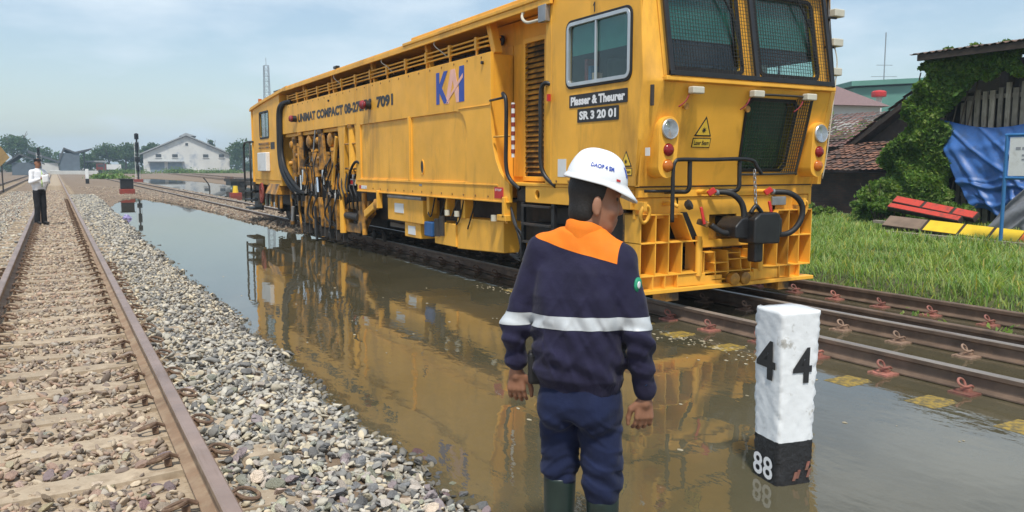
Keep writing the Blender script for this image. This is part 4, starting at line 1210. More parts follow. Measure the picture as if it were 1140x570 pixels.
# ---- running gear
def wheelset(y):
    for sx in (-1, 1):
        w = MB().lathe((TX+sx*0.50, y, TZ+0.36), (sx, 0, 0), [(0.10, 0), (0.33, 0.0), (0.39, 0.02), (0.385, 0.032), (0.362, 0.038), (0.355, 0.13), (0.31, 0.135), (0.29, 0.115), (0.14, 0.11), (0.12, 0.16), (0.02, 0.165)], 28)
        w = w.build('wheel', 'dark_steel', T, smooth=40)
        MB().box(*sorted((TX+sx*0.68, TX+sx*0.90)), y-0.14, y+0.14, TZ+0.24, TZ+0.50).build('axle_box', 'dark_steel', T, bevel=0.03)
    MB().cyl((TX-0.55, y, TZ+0.36), (TX+0.55, y, TZ+0.36), 0.08).build('axle', 'dark_steel', T, smooth=40)
for y in (7.35, 9.15, 21.3, 22.9): wheelset(y)
for y0, y1 in ((6.95, 9.6), (20.9, 23.3)):
    for x in (TX-0.84, TX+0.80):
        MB().plate([(y0, 0.30), (y1, 0.30), (y1, 0.46), (y1-0.6, 0.55), (y0+0.6, 0.55), (y0, 0.46)], [], side(x), (0.05, 0, 0)).build('bogie_frame', 'dark_steel', T, bevel=0.01)
    for y in (y0+0.35, y0+0.62, y1-0.35, y1-0.62):
        sp = MB(); sp.tube([(TX-0.86+0.055*math.cos(t), y+0.055*math.sin(t), 0.02+0.33*t/(2*PI*5)) for t in np.linspace(0, 2*PI*5, 50)], 0.013, 5)
        sp.build('spring', 'dark_steel', T, smooth=True)

# ---- working units between body and rear cab
col1 = MB().plate([(15.42, 2.16), (15.92, 2.16), (15.84, 1.75), (15.82, 0.80), (15.70, 0.72), (15.55, 0.80), (15.52, 1.75)], [], side(5.01), (0.10, 0, 0)).build('support_leg', 'yellow', T, bevel=0.012)
MB().plate([(14.72, 2.16), (14.90, 2.16), (14.82, 2.0), (14.80, 1.2), (14.90, 1.0), (14.72, 1.0)], [], side(5.01), (0.10, 0, 0)).build('support_leg', 'yellow', T, bevel=0.012)
MB().box(5.3, 7.4, 14.72, 14.8, 0.9, 2.14).build('bulkhead_backing', 'dark_steel', T)
MB().box(5.62, 5.68, 14.8, 20.6, 0.15, 2.14).build('bulkhead_backing', 'black', T)  # black sheet added behind the working gear, stands in for the bay's shade
def ram(x, y, z0, z1, r_, rod=0.35, lean=0.0, m_='yellow_dirty', x2=None):
    x2 = x if x2 is None else x2
    p0, p1 = Vector((x, y, z1)), Vector((x2, y+lean, z0)); d_ = (p1-p0)
    c_ = MB().tube([p0, p0+d_*(1-rod)], r_, 12).build('hydraulic_cylinder', m_, T, smooth=40)
    MB().tube([p0+d_*(1-rod), p1], r_*0.5, 10).build('piston_rod', 'chrome', c_, smooth=40)
    MB().tube([p0+d_*(1-rod-0.04), p0+d_*(1-rod+0.02)], r_*1.25, 12).build('gland', 'yellow_dirty', c_, smooth=40)
    MB().tube([p0-d_*0.03, p0+d_*0.03], r_*1.2, 12).build('end_cap', 'yellow_dirty', c_, smooth=40)
ram(5.08, 15.12, 1.05, 2.12, 0.10, 0.15, m_='yellow')
for z in (1.78, 1.30): MB().tube([(5.03, 14.82, z), (5.03, 15.5, z)], 0.02, 6).build('cross_bar', 'yellow_dirty', T, smooth=True)
# tamping banks
for y in (16.55, 18.15):
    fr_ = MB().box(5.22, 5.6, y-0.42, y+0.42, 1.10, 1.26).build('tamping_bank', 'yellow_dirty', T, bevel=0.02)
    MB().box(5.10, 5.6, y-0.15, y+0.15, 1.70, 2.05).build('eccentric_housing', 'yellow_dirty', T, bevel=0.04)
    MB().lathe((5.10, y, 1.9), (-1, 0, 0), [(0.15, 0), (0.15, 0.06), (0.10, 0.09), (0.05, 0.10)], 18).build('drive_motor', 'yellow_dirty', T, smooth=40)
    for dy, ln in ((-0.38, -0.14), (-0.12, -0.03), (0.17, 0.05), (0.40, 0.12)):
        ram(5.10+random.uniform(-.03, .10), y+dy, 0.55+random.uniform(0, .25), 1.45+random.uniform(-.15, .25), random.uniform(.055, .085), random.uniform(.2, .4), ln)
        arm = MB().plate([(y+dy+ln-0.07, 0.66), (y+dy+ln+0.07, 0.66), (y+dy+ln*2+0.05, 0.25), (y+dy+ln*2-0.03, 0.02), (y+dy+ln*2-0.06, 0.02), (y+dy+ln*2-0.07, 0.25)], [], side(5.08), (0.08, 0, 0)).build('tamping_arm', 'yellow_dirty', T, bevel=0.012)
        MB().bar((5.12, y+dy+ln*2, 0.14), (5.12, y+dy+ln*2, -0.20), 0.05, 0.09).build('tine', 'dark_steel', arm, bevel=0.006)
    ram(5.06, y+0.62, 0.95, 2.10, 0.085, 0.3, -0.06)
    for k in range(4):
        a = y-0.4+0.25*k+random.uniform(-.05, .05)
        MB().tube(spline([(5.15, a, 1.5+random.uniform(-.25, .35)), (5.0+random.uniform(-.03, .03), a+random.uniform(-.15, .15), 1.35), (4.98+random.uniform(-.02, .06), a+random.uniform(-.25, .25), 1.15+random.uniform(-.2, .2)), (5.05, a+random.uniform(-.2, .2), 0.8)], 6), random.uniform(.010, .018), 7).build('hose', 'rubber', T, smooth=True)
    for k in range(2):
        a = y-0.35+0.5*k+random.uniform(-.1, .1)
        MB().tube(spline([(5.10, a, 0.66+random.uniform(0, .2)), (5.0+random.uniform(-.02, .05), a+random.uniform(.02, .16), 0.42), (5.03, a+random.uniform(.05, .25), 0.22), (5.16, a+random.uniform(-.1, .1), 0.05)], 6), random.uniform(.014, .026), 8).build('hose', 'rubber', T, smooth=True)
# upper valve blocks and cross beam
MB().box(5.06, 5.5, 15.95, 20.3, 2.06, 2.14).build('hanger_beam', 'yellow', T, bevel=0.01)
for y, z, s_ in ((19.55, 1.86, 0.20), (19.1, 1.60, 0.12), (17.35, 1.90, 0.16), (17.3, 1.52, 0.10), (19.7, 1.42, 0.12)):
    MB().box(5.05, 5.05+s_*1.6, y-s_*0.7, y+s_*0.7, z-s_, z+s_).build('valve_block', random.choice(['yellow_dirty', 'yellow_dirty', 'dark_steel']), T, bevel=0.03)
    MB().lathe((5.05, y, z), (-1, 0, 0), [(s_*0.5, 0), (s_*0.5, 0.05), (s_*0.3, 0.08)], 12).build('motor', 'yellow_dirty', T, smooth=40)
ram(5.04, 19.25, 0.7, 1.95, 0.07, 0.35, 0.12); ram(5.04, 18.92, 0.8, 1.85, 0.06, 0.35, -0.05)
MB().bar((5.05, 16.1, 1.95), (5.05, 16.45, 0.95), 0.10, 0.06, (1, 0, 0)).build('lift_arm', 'yellow', T, bevel=0.012)
MB().bar((5.03, 17.0, 2.05), (5.03, 16.85, 1.30), 0.08, 0.06, (1, 0, 0)).build('lift_arm', 'yellow_dirty', T, bevel=0.012)
# lifting and lining unit low down
lf_ = MB().plate([(14.4, 0.70), (15.6, 0.62), (16.1, 0.40), (16.1, 0.10), (15.7, 0.02), (14.9, 0.05), (14.6, 0.30), (14.3, 0.45)], [rrect(15.05, 15.65, 0.22, 0.50, 0.05)], side(5.10), (0.12, 0, 0)).build('lifting_unit', 'yellow_dirty', T, bevel=0.015)
MB().cyl((5.12, 15.0, 0.36), (5.12, 15.75, 0.36), 0.075).build('clamp_cylinder', 'dark_steel', lf_, smooth=40)
MB().cyl((5.07, 15.85, 0.0), (5.07, 15.85, 0.75), 0.07).build('guide_post', 'yellow', lf_, smooth=40)
MB().cyl((5.07, 14.55, 0.05), (5.07, 14.55, 0.85), 0.05).build('guide_post', 'yellow_dirty', lf_, smooth=40)
MB().bar((5.04, 13.7, 0.70), (5.04, 14.4, 0.45), 0.14, 0.08, (1, 0, 0)).build('lift_arm', 'yellow', T, bevel=0.02)
MB().lathe((5.04, 13.75, 0.66), (-1, 0, 0), [(0.10, 0), (0.10, 0.05), (0.05, 0.07)], 14).build('pivot', 'yellow_dirty', T, smooth=40)
for y in (15.3, 15.9, 16.8, 17.6, 18.6):
    MB().lathe((TX-0.60, y, TZ+0.07), (-1, 0, 0), [(0.03, 0), (0.10, 0.0), (0.10, 0.03), (0.07, 0.05), (0.02, 0.05)], 16).build('lifting_roller', 'dark_steel', T, smooth=40)
MB().box(5.02, 5.05, 14.95, 15.3, 0.98, 1.10).build('data_plate', 'white', T); MB().box(5.0, 5.02, 15.05, 15.2, 1.0, 1.08).build('warning_plate', 'red', T)
for k in range(5):
    a = 14.9+0.25*k
    MB().tube(spline([(5.05, a+0.1, 1.2), (4.98, a, 0.95), (5.0, a-0.12, 0.75), (5.08, a+0.05, 0.5)], 6), 0.016, 6).build('hose', 'rubber', T, smooth=True)
MB().tube(spline([(4.98, 14.86, 1.15), (4.95, 14.6, 1.35), (4.95, 14.35, 1.6), (4.97, 14.3, 1.3), (5.0, 14.5, 1.0)][:4], 6), 0.022, 8).build('hose', 'rubber', T, smooth=True) if False else MB().tube(spline([(4.99, 15.25, 0.85), (4.96, 15.05, 1.2), (4.97, 14.75, 1.42), (5.02, 14.6, 1.40)], 6), 0.026, 8).build('hose', 'rubber', T, smooth=True)

# crowded fittings between the cylinders
cr = random.Random(77)
for k in range(95):
    y = cr.uniform(15.9, 20.1); z = cr.choice([cr.uniform(1.3, 2.05), cr.uniform(0.05, 1.3), cr.uniform(0.05, 0.9)]); x = cr.uniform(5.02, 5.42)
    mm = cr.choice(['yellow_dirty', 'yellow_dirty', 'yellow_dirty', 'dark_steel', 'dark_steel', 'black', 'steel'])
    kind_ = cr.random()
    if kind_ < .35:
        a_, b_, c_ = cr.uniform(.03, .10), cr.uniform(.03, .16), cr.uniform(.03, .14)
        MB().box(x, x+a_, y-b_/2, y+b_/2, z-c_/2, z+c_/2).build('hydraulic_fitting', mm, T, bevel=0.01)
    elif kind_ < .75:
        L_ = cr.uniform(.15, .6); r2 = cr.uniform(.015, .055); dy = cr.uniform(-.15, .15)*L_*2
        q = MB().cyl((x, y, z-L_/2), (x, y+dy, z+L_/2), r2, n=10).build('hydraulic_fitting', mm, T, smooth=40)
        MB().cyl((x, y-dy*.05, z-L_/2-.03), (x, y+dy*.08, z-L_/2+.05), r2*1.35, n=10).build('collar', cr.choice(['yellow_dirty', 'dark_steel']), q, smooth=40)
    else:
        L_ = cr.uniform(.25, .8); a_ = cr.uniform(-.5, .5)
        MB().bar((x, y-L_/2*math.sin(a_), z-L_/2*math.cos(a_)), (x, y+L_/2*math.sin(a_), z+L_/2*math.cos(a_)), cr.uniform(.03, .08), cr.uniform(.02, .05), (1, 0, 0)).build('link_bar', mm, T, bevel=0.006)

# ---- rear cab
rw = rrect(21.82, 22.85, 2.13, 2.79, 0.07)
for sgn, x in ((1, XL), (-1, XR)):
    rc = MB().plate([(20.62, 0.98), (23.72, 0.98), (23.72, 3.0), (20.62, 3.16)], [rw], side(x), (sgn*0.05, 0, 0)).build('rear_cab_side', 'yellow', T, bevel=0.012)
    a = MB(); inset_ring(a, 21.78, 22.89, 2.09, 2.83, 0.09, 0.05, side(x-sgn*0.01), (sgn*0.02, 0, 0)); a.build('window_seal', 'rubber', rc)
    MB().plate(rw, [], side(x+sgn*0.02), (sgn*0.004, 0, 0)).build('window_pane', 'glass', rc)
    MB().box(*sorted((x-0.004*sgn, x+0.01*sgn)), 22.31, 22.35, 2.1, 2.82).build('window_bar', 'aluminium', rc)
    MB().plate([(21.84, 2.4), (22.83, 2.4), (22.83, 2.79), (21.84, 2.79)], [], side(x+sgn*0.09), (sgn*0.004, 0, 0)).build('blind', 'blind', rc)
MB().box(5.05, 7.67, 20.60, 20.66, 0.98, 3.14).build('rear_cab_wall', 'yellow', T)
MB().box(5.05, 7.67, 23.64, 23.70, 0.98, 3.0).build('rear_cab_wall', 'yellow', T)
MB().box(5.06, 7.66, 20.68, 23.62, 1.0, 1.04).build('rear_cab_floor', 'interior', T)
MB().box(5.12, 7.6, 20.70, 20.76, 1.05, 3.0).build('rear_cab_lining', 'interior', T)
for y0, y1, z0, z1 in ((21.75, 22.95, 1.93, 1.99), (21.75, 22.95, 1.83, 1.87)):
    MB().box(XL-0.03, XL, y0, y1, z0, z1).build('louvre_strip', 'yellow_dirty', T, bevel=0.006)
p = MB().box(XL-0.006, XL, 21.2, 21.65, 1.80, 1.98).build('name_plate', 'black_text', T)
MB().box(XL-0.12, XL, 21.75, 22.75, 1.22, 1.72).build('white_cabinet', 'white', T, bevel=0.02)
MB().box(XL+0.02, 7.7, 20.62, 23.9, 0.85, 0.98).build('rear_sill', 'yellow', T, bevel=0.01)
for r_ in (0.20, 0.15, 0.10):
    MB().tube([(XL-0.05, 22.65+r_*math.cos(t), 0.62+r_*math.sin(t)*1.3) for t in np.linspace(0, 2*PI, 24)[:-1]], 0.028, 6, closed=True).build('hose_reel', 'brick_red', T, smooth=True)
MB().add([(4.92, 20.9, 0.62), (4.92, 22.1, 0.62), (5.4, 22.1, 0.62), (5.4, 20.9, 0.62), (5.02, 20.9, 0.90), (5.02, 22.1, 0.90), (5.4, 22.1, 0.90), (5.4, 20.9, 0.90)],
         [(0, 1, 2, 3), (4, 5, 6, 7), (0, 1, 5, 4), (1, 2, 6, 5), (2, 3, 7, 6), (3, 0, 4, 7)]).build('ballast_plough', 'yellow_dirty', T, bevel=0.01)
for k, (y, x) in enumerate(((20.42, 4.97), (20.28, 4.96), (20.14, 4.97))):
    MB().tube(spline([(5.05, y-0.5, 2.90), (x, y-0.2, 2.88), (x, y+0.15, 2.72), (x, y+0.22, 2.2), (x, y+0.20, 1.6), (x, y-0.05-0.1*k, 1.2), (x+0.04, y-0.6-0.2*k, 0.85), (5.1, y-1.0-0.2*k, 0.7)], 7), 0.05, 8).build('main_hose', 'rubber', T, smooth=True)
MB().bar((5.02, 23.86, 0.9), (5.02, 23.86, 2.95), 0.07, 0.07).build('rear_post', 'yellow', T, bevel=0.01)
MB().tube(spline([(4.99, 23.75, 2.05), (4.97, 24.3, 2.06), (4.97, 24.85, 2.02), (4.97, 24.95, 1.8), (4.97, 24.95, 1.0), (4.97, 24.95, 0.30)], 6), 0.028, 8).build('hand_rail', 'black', T, smooth=True)
MB().tube([(4.97, 24.1, 2.05), (4.97, 24.1, 0.30)], 0.028, 8).build('hand_rail', 'black', T, smooth=True)
MB().box(4.97, 7.75, 23.72, 24.95, 0.80, 0.90).build('rear_platform', 'dark_steel', T, bevel=0.01)
for z in (0.10, 0.35, 0.60):
    MB().box(4.95, 5.25, 23.9, 24.9, z, z+0.05).build('step_tread', 'black', T)
MB().box(5.22, 5.27, 23.9, 24.9, 0.08, 0.8).build('step_back', 'black', T)
MB().box(5.2, 7.5, 24.75, 24.95, 0.55, 0.80).build('rear_beam', 'yellow_dirty', T, bevel=0.01)
for k in range(6):
    MB().cyl((5.0, 20.7+0.5*k, 0.28), (5.0, 20.7+0.5*k, 0.60), 0.04, n=10).build('brake_rigging', random.choice(['dark_steel', 'yellow_dirty', 'brick_red']), T, smooth=40)
MB().cyl((5.05, 22.95, 3.02), (5.05, 22.95, 3.2), 0.05).build('beacon', 'amber_lens', T, smooth=40)
# ------------------------------------------------------------------ people (signed distance bodies, one continuous surface each)
class Field:
    def __init__(s, lo, hi, h):
        s.lo = np.array(lo, float); s.h = h
        s.n = np.ceil((np.array(hi)-s.lo)/h).astype(int)+1
        s.ax = [s.lo[i]+np.arange(s.n[i])*h for i in range(3)]
        s.D = np.full(s.n, 1.0, np.float32)
    def block(s, lo, hi):
        i0 = np.clip(np.floor((np.array(lo)-s.lo)/s.h).astype(int), 0, s.n); i1 = np.clip(np.ceil((np.array(hi)-s.lo)/s.h).astype(int)+1, 0, s.n)
        sl = tuple(slice(a, b_) for a, b_ in zip(i0, i1))
        g = np.meshgrid(*[s.ax[i][sl[i]] for i in range(3)], indexing='ij')
        return sl, g
    def put(s, sl, d, k):
        if d.size == 0: return
        a = s.D[sl]
        if k <= 0: s.D[sl] = np.minimum(a, d); return
        h_ = np.clip(0.5+0.5*(a-d)/k, 0, 1)
        s.D[sl] = a*(1-h_)+d*h_-k*h_*(1-h_)
    def cone(s, a, b_, ra, rb, k=0.02):
        a, b_ = np.array(a, float), np.array(b_, float); r_ = max(ra, rb)+k*2+0.02
        sl, (X, Y, Z) = s.block(np.minimum(a, b_)-r_, np.maximum(a, b_)+r_)
        d = b_-a; L = d@d+1e-12
        t = np.clip(((X-a[0])*d[0]+(Y-a[1])*d[1]+(Z-a[2])*d[2])/L, 0, 1)
        q = np.sqrt((X-a[0]-t*d[0])**2+(Y-a[1]-t*d[1])**2+(Z-a[2]-t*d[2])**2)
        s.put(sl, q-(ra+(rb-ra)*t), k); return s
    def chain(s, pts, rs, k=0.02):
        for i in range(len(pts)-1): s.cone(pts[i], pts[i+1], rs[i], rs[i+1], k)
        return s
    def ell(s, c, r_, Rm=None, k=0.02):
        c = np.array(c, float); r_ = np.array(r_, float); e = r_.max()+k*2+0.02
        sl, (X, Y, Z) = s.block(c-e, c+e)
        P = np.stack([X-c[0], Y-c[1], Z-c[2]], -1)
        if Rm is not None: P = P@np.array(Rm)          # rows -> local
        q = np.sqrt(((P/r_)**2).sum(-1)); g = np.sqrt(((P/(r_*r_))**2).sum(-1))+1e-9
        s.put(sl, q*(q-1)/g, k); return s
    def stack(s, secs, Rm=None, off=(0, 0), k=0.02):
        """secs: (z, half width, half depth, cx, cy) elliptical slices, Rm 2x2 turning"""
        secs = np.array(secs); zs = secs[:, 0]; e = secs[:, 1:3].max()+k*2+0.06
        sl, (X, Y, Z) = s.block((off[0]-e, off[1]-e, zs[0]-0.04), (off[0]+e, off[1]+e, zs[-1]+0.04))
        zc = np.clip(Z, zs[0], zs[-1])
        A_, B_, cx, cy = [np.interp(zc, zs, secs[:, i]) for i in (1, 2, 3, 4)]
        dx, dy = X-off[0], Y-off[1]
        if Rm is not None: dx, dy = dx*Rm[0][0]+dy*Rm[1][0], dx*Rm[0][1]+dy*Rm[1][1]
        dx, dy = dx-cx, dy-cy
        q = (np.abs(dx/A_)**2.3+np.abs(dy/B_)**2.3)**(1/2.3)
        d = (q-1)*np.minimum(A_, B_)
        dz = np.abs(Z-zc)
        s.put(sl, np.where(dz > 0, np.sqrt(np.maximum(d, 0)**2+dz**2)+np.minimum(d, 0)*0.0, d), k); return s
    def wrinkle(s, fn):
        g = np.meshgrid(*s.ax, indexing='ij'); m_ = np.abs(s.D) < 0.03
        s.D[m_] += fn(g[0][m_], g[1][m_], g[2][m_]).astype(np.float32)
        return s
    def cut(s, p, nrm):
        nrm = np.array(nrm, float); nrm /= np.linalg.norm(nrm)
        g = np.meshgrid(*s.ax, indexing='ij')
        s.D = np.maximum(s.D, ((g[0]-p[0])*nrm[0]+(g[1]-p[1])*nrm[1]+(g[2]-p[2])*nrm[2]).astype(np.float32)); return s
    def mesh(s):
        """surface nets"""
        D = s.D; ins = D < 0
        c = [(i, j, k) for i in (0, 1) for j in (0, 1) for k in (0, 1)]
        n_ = np.array(D.shape)-1
        sub = {q: ins[q[0]:q[0]+n_[0], q[1]:q[1]+n_[1], q[2]:q[2]+n_[2]] for q in c}
        cnt = sum(sub[q].astype(np.int8) for q in c)
        act = (cnt > 0) & (cnt < 8)
        I = np.argwhere(act); vid = np.full(act.shape, -1, np.int32); vid[act] = np.arange(len(I))
        acc = np.zeros((len(I), 3)); w = np.zeros(len(I))
        for a in c:
            for ax in range(3):
                if a[ax]: continue
                b_ = list(a); b_[ax] = 1
                da = D[I[:, 0]+a[0], I[:, 1]+a[1], I[:, 2]+a[2]]; db = D[I[:, 0]+b_[0], I[:, 1]+b_[1], I[:, 2]+b_[2]]
                m_ = (da < 0) != (db < 0)
                t = np.where(m_, da/np.where(m_, da-db, 1), 0)
                p = np.tile(np.array(a, float), (len(I), 1)); p[:, ax] += t
                acc[m_] += p[m_]; w[m_] += 1
        V_ = s.lo+(I+acc/w[:, None])*s.h
        Fs = []
        for ax in range(3):
            o1, o2 = (ax+1) % 3, (ax+2) % 3
            sa = [slice(1, None) if i != ax else slice(None, -1) for i in range(3)]
            sl0 = [slice(1, n_[i]) for i in range(3)]; sl0[ax] = slice(0, n_[ax])
            A_ = ins[tuple(sl0)]; sl1 = list(sl0); sl1[ax] = slice(1, n_[ax]+1); B_ = ins[tuple(sl1)]
            E_ = np.argwhere(A_ != B_); 
            if len(E_) == 0: continue
            flip = A_[tuple(E_.T)]
            base = E_.copy(); base[:, o1] += 1; base[:, o2] += 1
            def vv(d1, d2):
                q = base.copy(); q[:, o1] += d1; q[:, o2] += d2
                return vid[q[:, 0], q[:, 1], q[:, 2]]
            Q = np.stack([vv(-1, -1), vv(0, -1), vv(0, 0), vv(-1, 0)], 1)
            Q[~flip] = Q[~flip][:, ::-1]
            Fs.append(Q)
        F_ = np.concatenate(Fs); F_ = F_[(F_ >= 0).all(1)]
        return V_, F_

def wr(X, Y, Z, f, ph):
    return np.sin(X*f+1.7*np.sin(Z*f*0.45+ph)+ph)*np.sin(Z*f*0.8+1.9*np.sin((X+Y)*f*0.5+ph*2))+0.6*np.sin((Y*1.1-Z*0.7)*f*0.9+ph*3+1.2*np.sin(X*f*0.7))

def rz2(a):      # local -> world for row vectors dx,dy in stack(): returns matrix M with local = d @ M
    return [[math.cos(a), -math.sin(a)], [math.sin(a), math.cos(a)]]

M['skin'] = mat('brown_skin', (0.30, 0.145, 0.085), 0.5, var=0.12, scale=14, bmp=0.1, bscale=200)
M['hair'] = mat('black_hair', (0.012, 0.010, 0.009), 0.6, var=0.4, scale=90, bmp=0.5, bscale=150)
M['navy'] = mat('navy_work_jacket', (0.016, 0.015, 0.040), 0.85, var=0.25, scale=9, bmp=0.35, bscale=26, bdist=0.012, spec=0.25, sheen=0.08)
M['navy_blue'] = mat('navy_trousers', (0.010, 0.016, 0.050), 0.85, var=0.3, scale=8, bmp=0.35, bscale=24, bdist=0.012, spec=0.25, sheen=0.06)
M['hivis'] = mat('orange_cloth', (0.80, 0.20, 0.015), 0.8, var=0.08, scale=12, bmp=0.25, bscale=40, spec=0.3)
M['reflect'] = mat('grey_reflective_tape', (0.50, 0.53, 0.55), 0.45, var=0.08, scale=20, bmp=0.2, bscale=40)
M['boot'] = mat('dark_green_rubber_boot', (0.018, 0.032, 0.028), 0.35, var=0.25, scale=7)
M['helmet'] = mat('white_helmet_shell', (0.80, 0.82, 0.84), 0.25, var=0.03, scale=6)

# frame of the worker: x = camera right, y = away from the camera, z up
WP = Vector((1.63, 2.36, -0.365)); WYAW = R(-29.66)
worker = thing('person', WP, 'worker in navy and orange jacket with white hard hat standing with back turned', 'person', rz=WYAW)
worker.scale = (0.87, 0.87, 1.0)
WM = Matrix.Rotation(WYAW, 4, 'Z')
def wpart(name, V_, F_, m_, parent, smooth=True):
    me = bpy.data.meshes.new(name)
    me.from_pydata([tuple(v) for v in V_], [], [list(f) for f in F_])
    if m_ is not None:
        for q in (m_ if isinstance(m_, list) else [m_]): me.materials.append(M[q])
    if smooth: me.polygons.foreach_set('use_smooth', np.ones(len(me.polygons), dtype=bool))
    o = bpy.data.objects.new(name, me); col.objects.link(o); o.parent = parent
    return o

TA = R(-24)                          # torso turned to the right
tw = lambda x, y, z: (x*math.cos(TA)-y*math.sin(TA), x*math.sin(TA)+y*math.cos(TA), z)
SHL, SHR = tw(-.170, -.01, 1.384), tw(.172, -.01, 1.360)
ELL, ELR = (-.272, .055, 1.105), (.222, -.125, 1.09)
WRL, WRR = (-.268, .085, .968), (.262, -.075, .902)
HIPL, HIPR = tw(-.085, 0, .84), tw(.085, 0, .84)
KNL, KNR = (-.078, .055, .58), (.098, -.02, .54)
ANL, ANR = (-.085, .03, .09), (.10, -.03, .09)

# ---- body: head, neck, hidden trunk, hands in one surface
HC = np.array((0.055, 0.0, 1.570)); HA = R(-84)           # head turned well to the right
hm = np.array(Matrix.Rotation(HA, 3, 'Z')@Matrix.Rotation(R(-8), 3, 'X'))   # columns: head right, forward, up
hp = lambda x, y, z: HC+hm@np.array((x, y, z))
f = Field((-.36, -.30, 0.02), (.36, .30, 1.74), 0.0055)
f.ell(hp(0, -.012, .045), (.078, .098, .095), hm, 0.0)
f.ell(hp(0, .018, -.03), (.066, .078, .085), hm, 0.03)
f.ell(hp(0, .052, -.075), (.040, .038, .036), hm, 0.03)         # chin
f.ell(hp(0, .058, -.015), (.055, .035, .05), hm, 0.02)          # mid face
f.cone(hp(0, .090, .022), hp(0, .108, -.018), .009, .015, 0.012)   # nose
f.ell(hp(0, .088, .040), (.055, .012, .012), hm, 0.012)         # brow
f.ell(hp(0, .092, -.052), (.024, .012, .008), hm, 0.006); f.ell(hp(0, .088, -.066), (.022, .012, .009), hm, 0.006)   # lips
for sx in (-1, 1):
    f.ell(hp(sx*.040, .066, -.022), (.026, .024, .022), hm, 0.02)   # cheek
    f.ell(hp(sx*.082, -.008, -.010), (.010, .020, .034), hm, 0.006)  # ear
    f.ell(hp(sx*.084, -.004, -.036), (.008, .010, .012), hm, 0.006)
f.chain([hp(0, -.035, -.06), (0.012, -.01, 1.43)], [.058, .066], 0.03)
f.stack([(.82, .12, .09, 0, 0), (1.1, .13, .10, 0, 0), (1.3, .15, .09, 0, 0), (1.41, .09, .07, 0, 0)], rz2(TA), k=0.03)
def fingers(f, W, dirn, thumb, curl, sc=1.0):
    """W wrist, dirn pointing to the finger tips, thumb = side of the thumb, curl = palm normal"""
    W = np.array(W, float); dirn = np.array(dirn, float); dirn /= np.linalg.norm(dirn)
    th_ = np.array(thumb, float); th_ -= dirn*(th_@dirn); th_ /= np.linalg.norm(th_)
    cu = np.cross(dirn, th_); 
    if cu@np.array(curl) < 0: cu = -cu
    f.cone(W-dirn*.02, W+dirn*.03, .026, .027, 0.01)
    for k_ in range(4):
        o_ = th_*(.030-.020*k_)
        f.cone(W+dirn*.025+o_*.6, W+dirn*.085+o_, .0135, .0125, 0.010)
    for k_, L in enumerate((.068, .078, .072, .056)):
        b0 = W+dirn*.085+th_*(.030-.020*k_)
        d1 = dirn*math.cos(.35)+cu*math.sin(.35); d2 = dirn*math.cos(.85)+cu*math.sin(.85); d3 = dirn*math.cos(1.2)+cu*math.sin(1.2)
        sp_ = th_*(.10-.065*k_)
        p1 = b0+(d1+sp_)*L*.45*sc; p2 = p1+(d2+sp_*.5)*L*.32*sc; p3 = p2+d3*L*.24*sc
        f.chain([b0, p1, p2, p3], [.0100, .0092, .0085, .0075], 0.003)
    t0 = W+dirn*.030+th_*.022; t1 = t0+th_*.030+dirn*.028+cu*.014; t2 = t1+dirn*.034+th_*.008+cu*.008; t3 = t2+dirn*.024
    f.chain([t0, t1, t2, t3], [.015, .0125, .0105, .0085], 0.006)
for a, b_, c_ in ((SHL, ELL, WRL), (SHR, ELR, WRR)):
    f.chain([tw(0, 0, 1.36), a, b_, c_], [.06, .05, .034, .026], 0.02)
fingers(f, np.array(WRL)+(0, 0, -.015), (.03, .02, -1), (.75, -.2, .1), (.3, .9, 0))
fingers(f, np.array(WRR)+(0, 0, -.015), (-.02, .05, -1), (-.85, -.15, 0), (-.3, .9, 0))
for a, b_, c_ in ((HIPL, KNL, ANL), (HIPR, KNR, ANR)):
    f.chain([tw(0, 0, .86), a, b_, c_], [.09, .08, .05, .04], 0.02)
V_, F_ = f.mesh()
body = wpart('body', V_, F_, 'skin', worker)

# hair below the helmet rim
f = Field(HC-0.16, HC+0.16, 0.0045)
f.ell(hp(0, -.014, .045), (.083, .104, .100), hm, 0.0); f.ell(hp(0, -.040, -.035), (.070, .066, .070), hm, 0.02)
f.cut(hp(0, .012, 0), hm@np.array((0, 1, -.25))); f.cut(hp(0, -.02, -.085), hm@np.array((0, .35, -1)))
V_, F_ = f.mesh()
wpart('hair', V_, F_, 'hair', body)
# ears stay uncovered
for sx in (-1, 1):
    e_ = MB(); 
# eyes and brows
for sx in (-1, 1):
    ey = MB(); c_ = hp(sx*.031, .083, .022)
    ey.lathe(c_-hm@np.array((0, .012, 0)), hm@np.array((0, 1, 0)), [(.004, 0), (.0115, .006), (.0105, .011), (.005, .0145), (.0005, .0155)], 12)
    wpart('eye', ey.v, ey.f, 'black_text', body)

# ---- jacket
f = Field((-.36, -.30, 0.84), (.36, .30, 1.56), 0.0058)
f.stack([(.895, .168, .128, 0, 0), (.915, .176, .136, 0, 0), (.945, .186, .150, 0, -.006), (1.02, .192, .154, 0, -.01), (1.12, .194, .152, 0, -.012), (1.24, .204, .146, 0, -.012), (1.33, .196, .122, 0, -.008), (1.395, .150, .092, 0, 0), (1.44, .088, .074, .0, .0), (1.462, .078, .07, 0.0, 0.0)], rz2(TA), k=0.0)
f.cone(tw(-.05, -.01, 1.425), SHL, .058, .066, 0.035); f.cone(tw(.05, -.01, 1.425), SHR, .058, .066, 0.035)
f.chain([SHL, ELL, tuple(np.array(WRL)+(0, 0, .012))], [.067, .053, .042], 0.022)
f.chain([SHR, ELR, tuple(np.array(WRR)+(0, 0, .012))], [.069, .054, .043], 0.022)
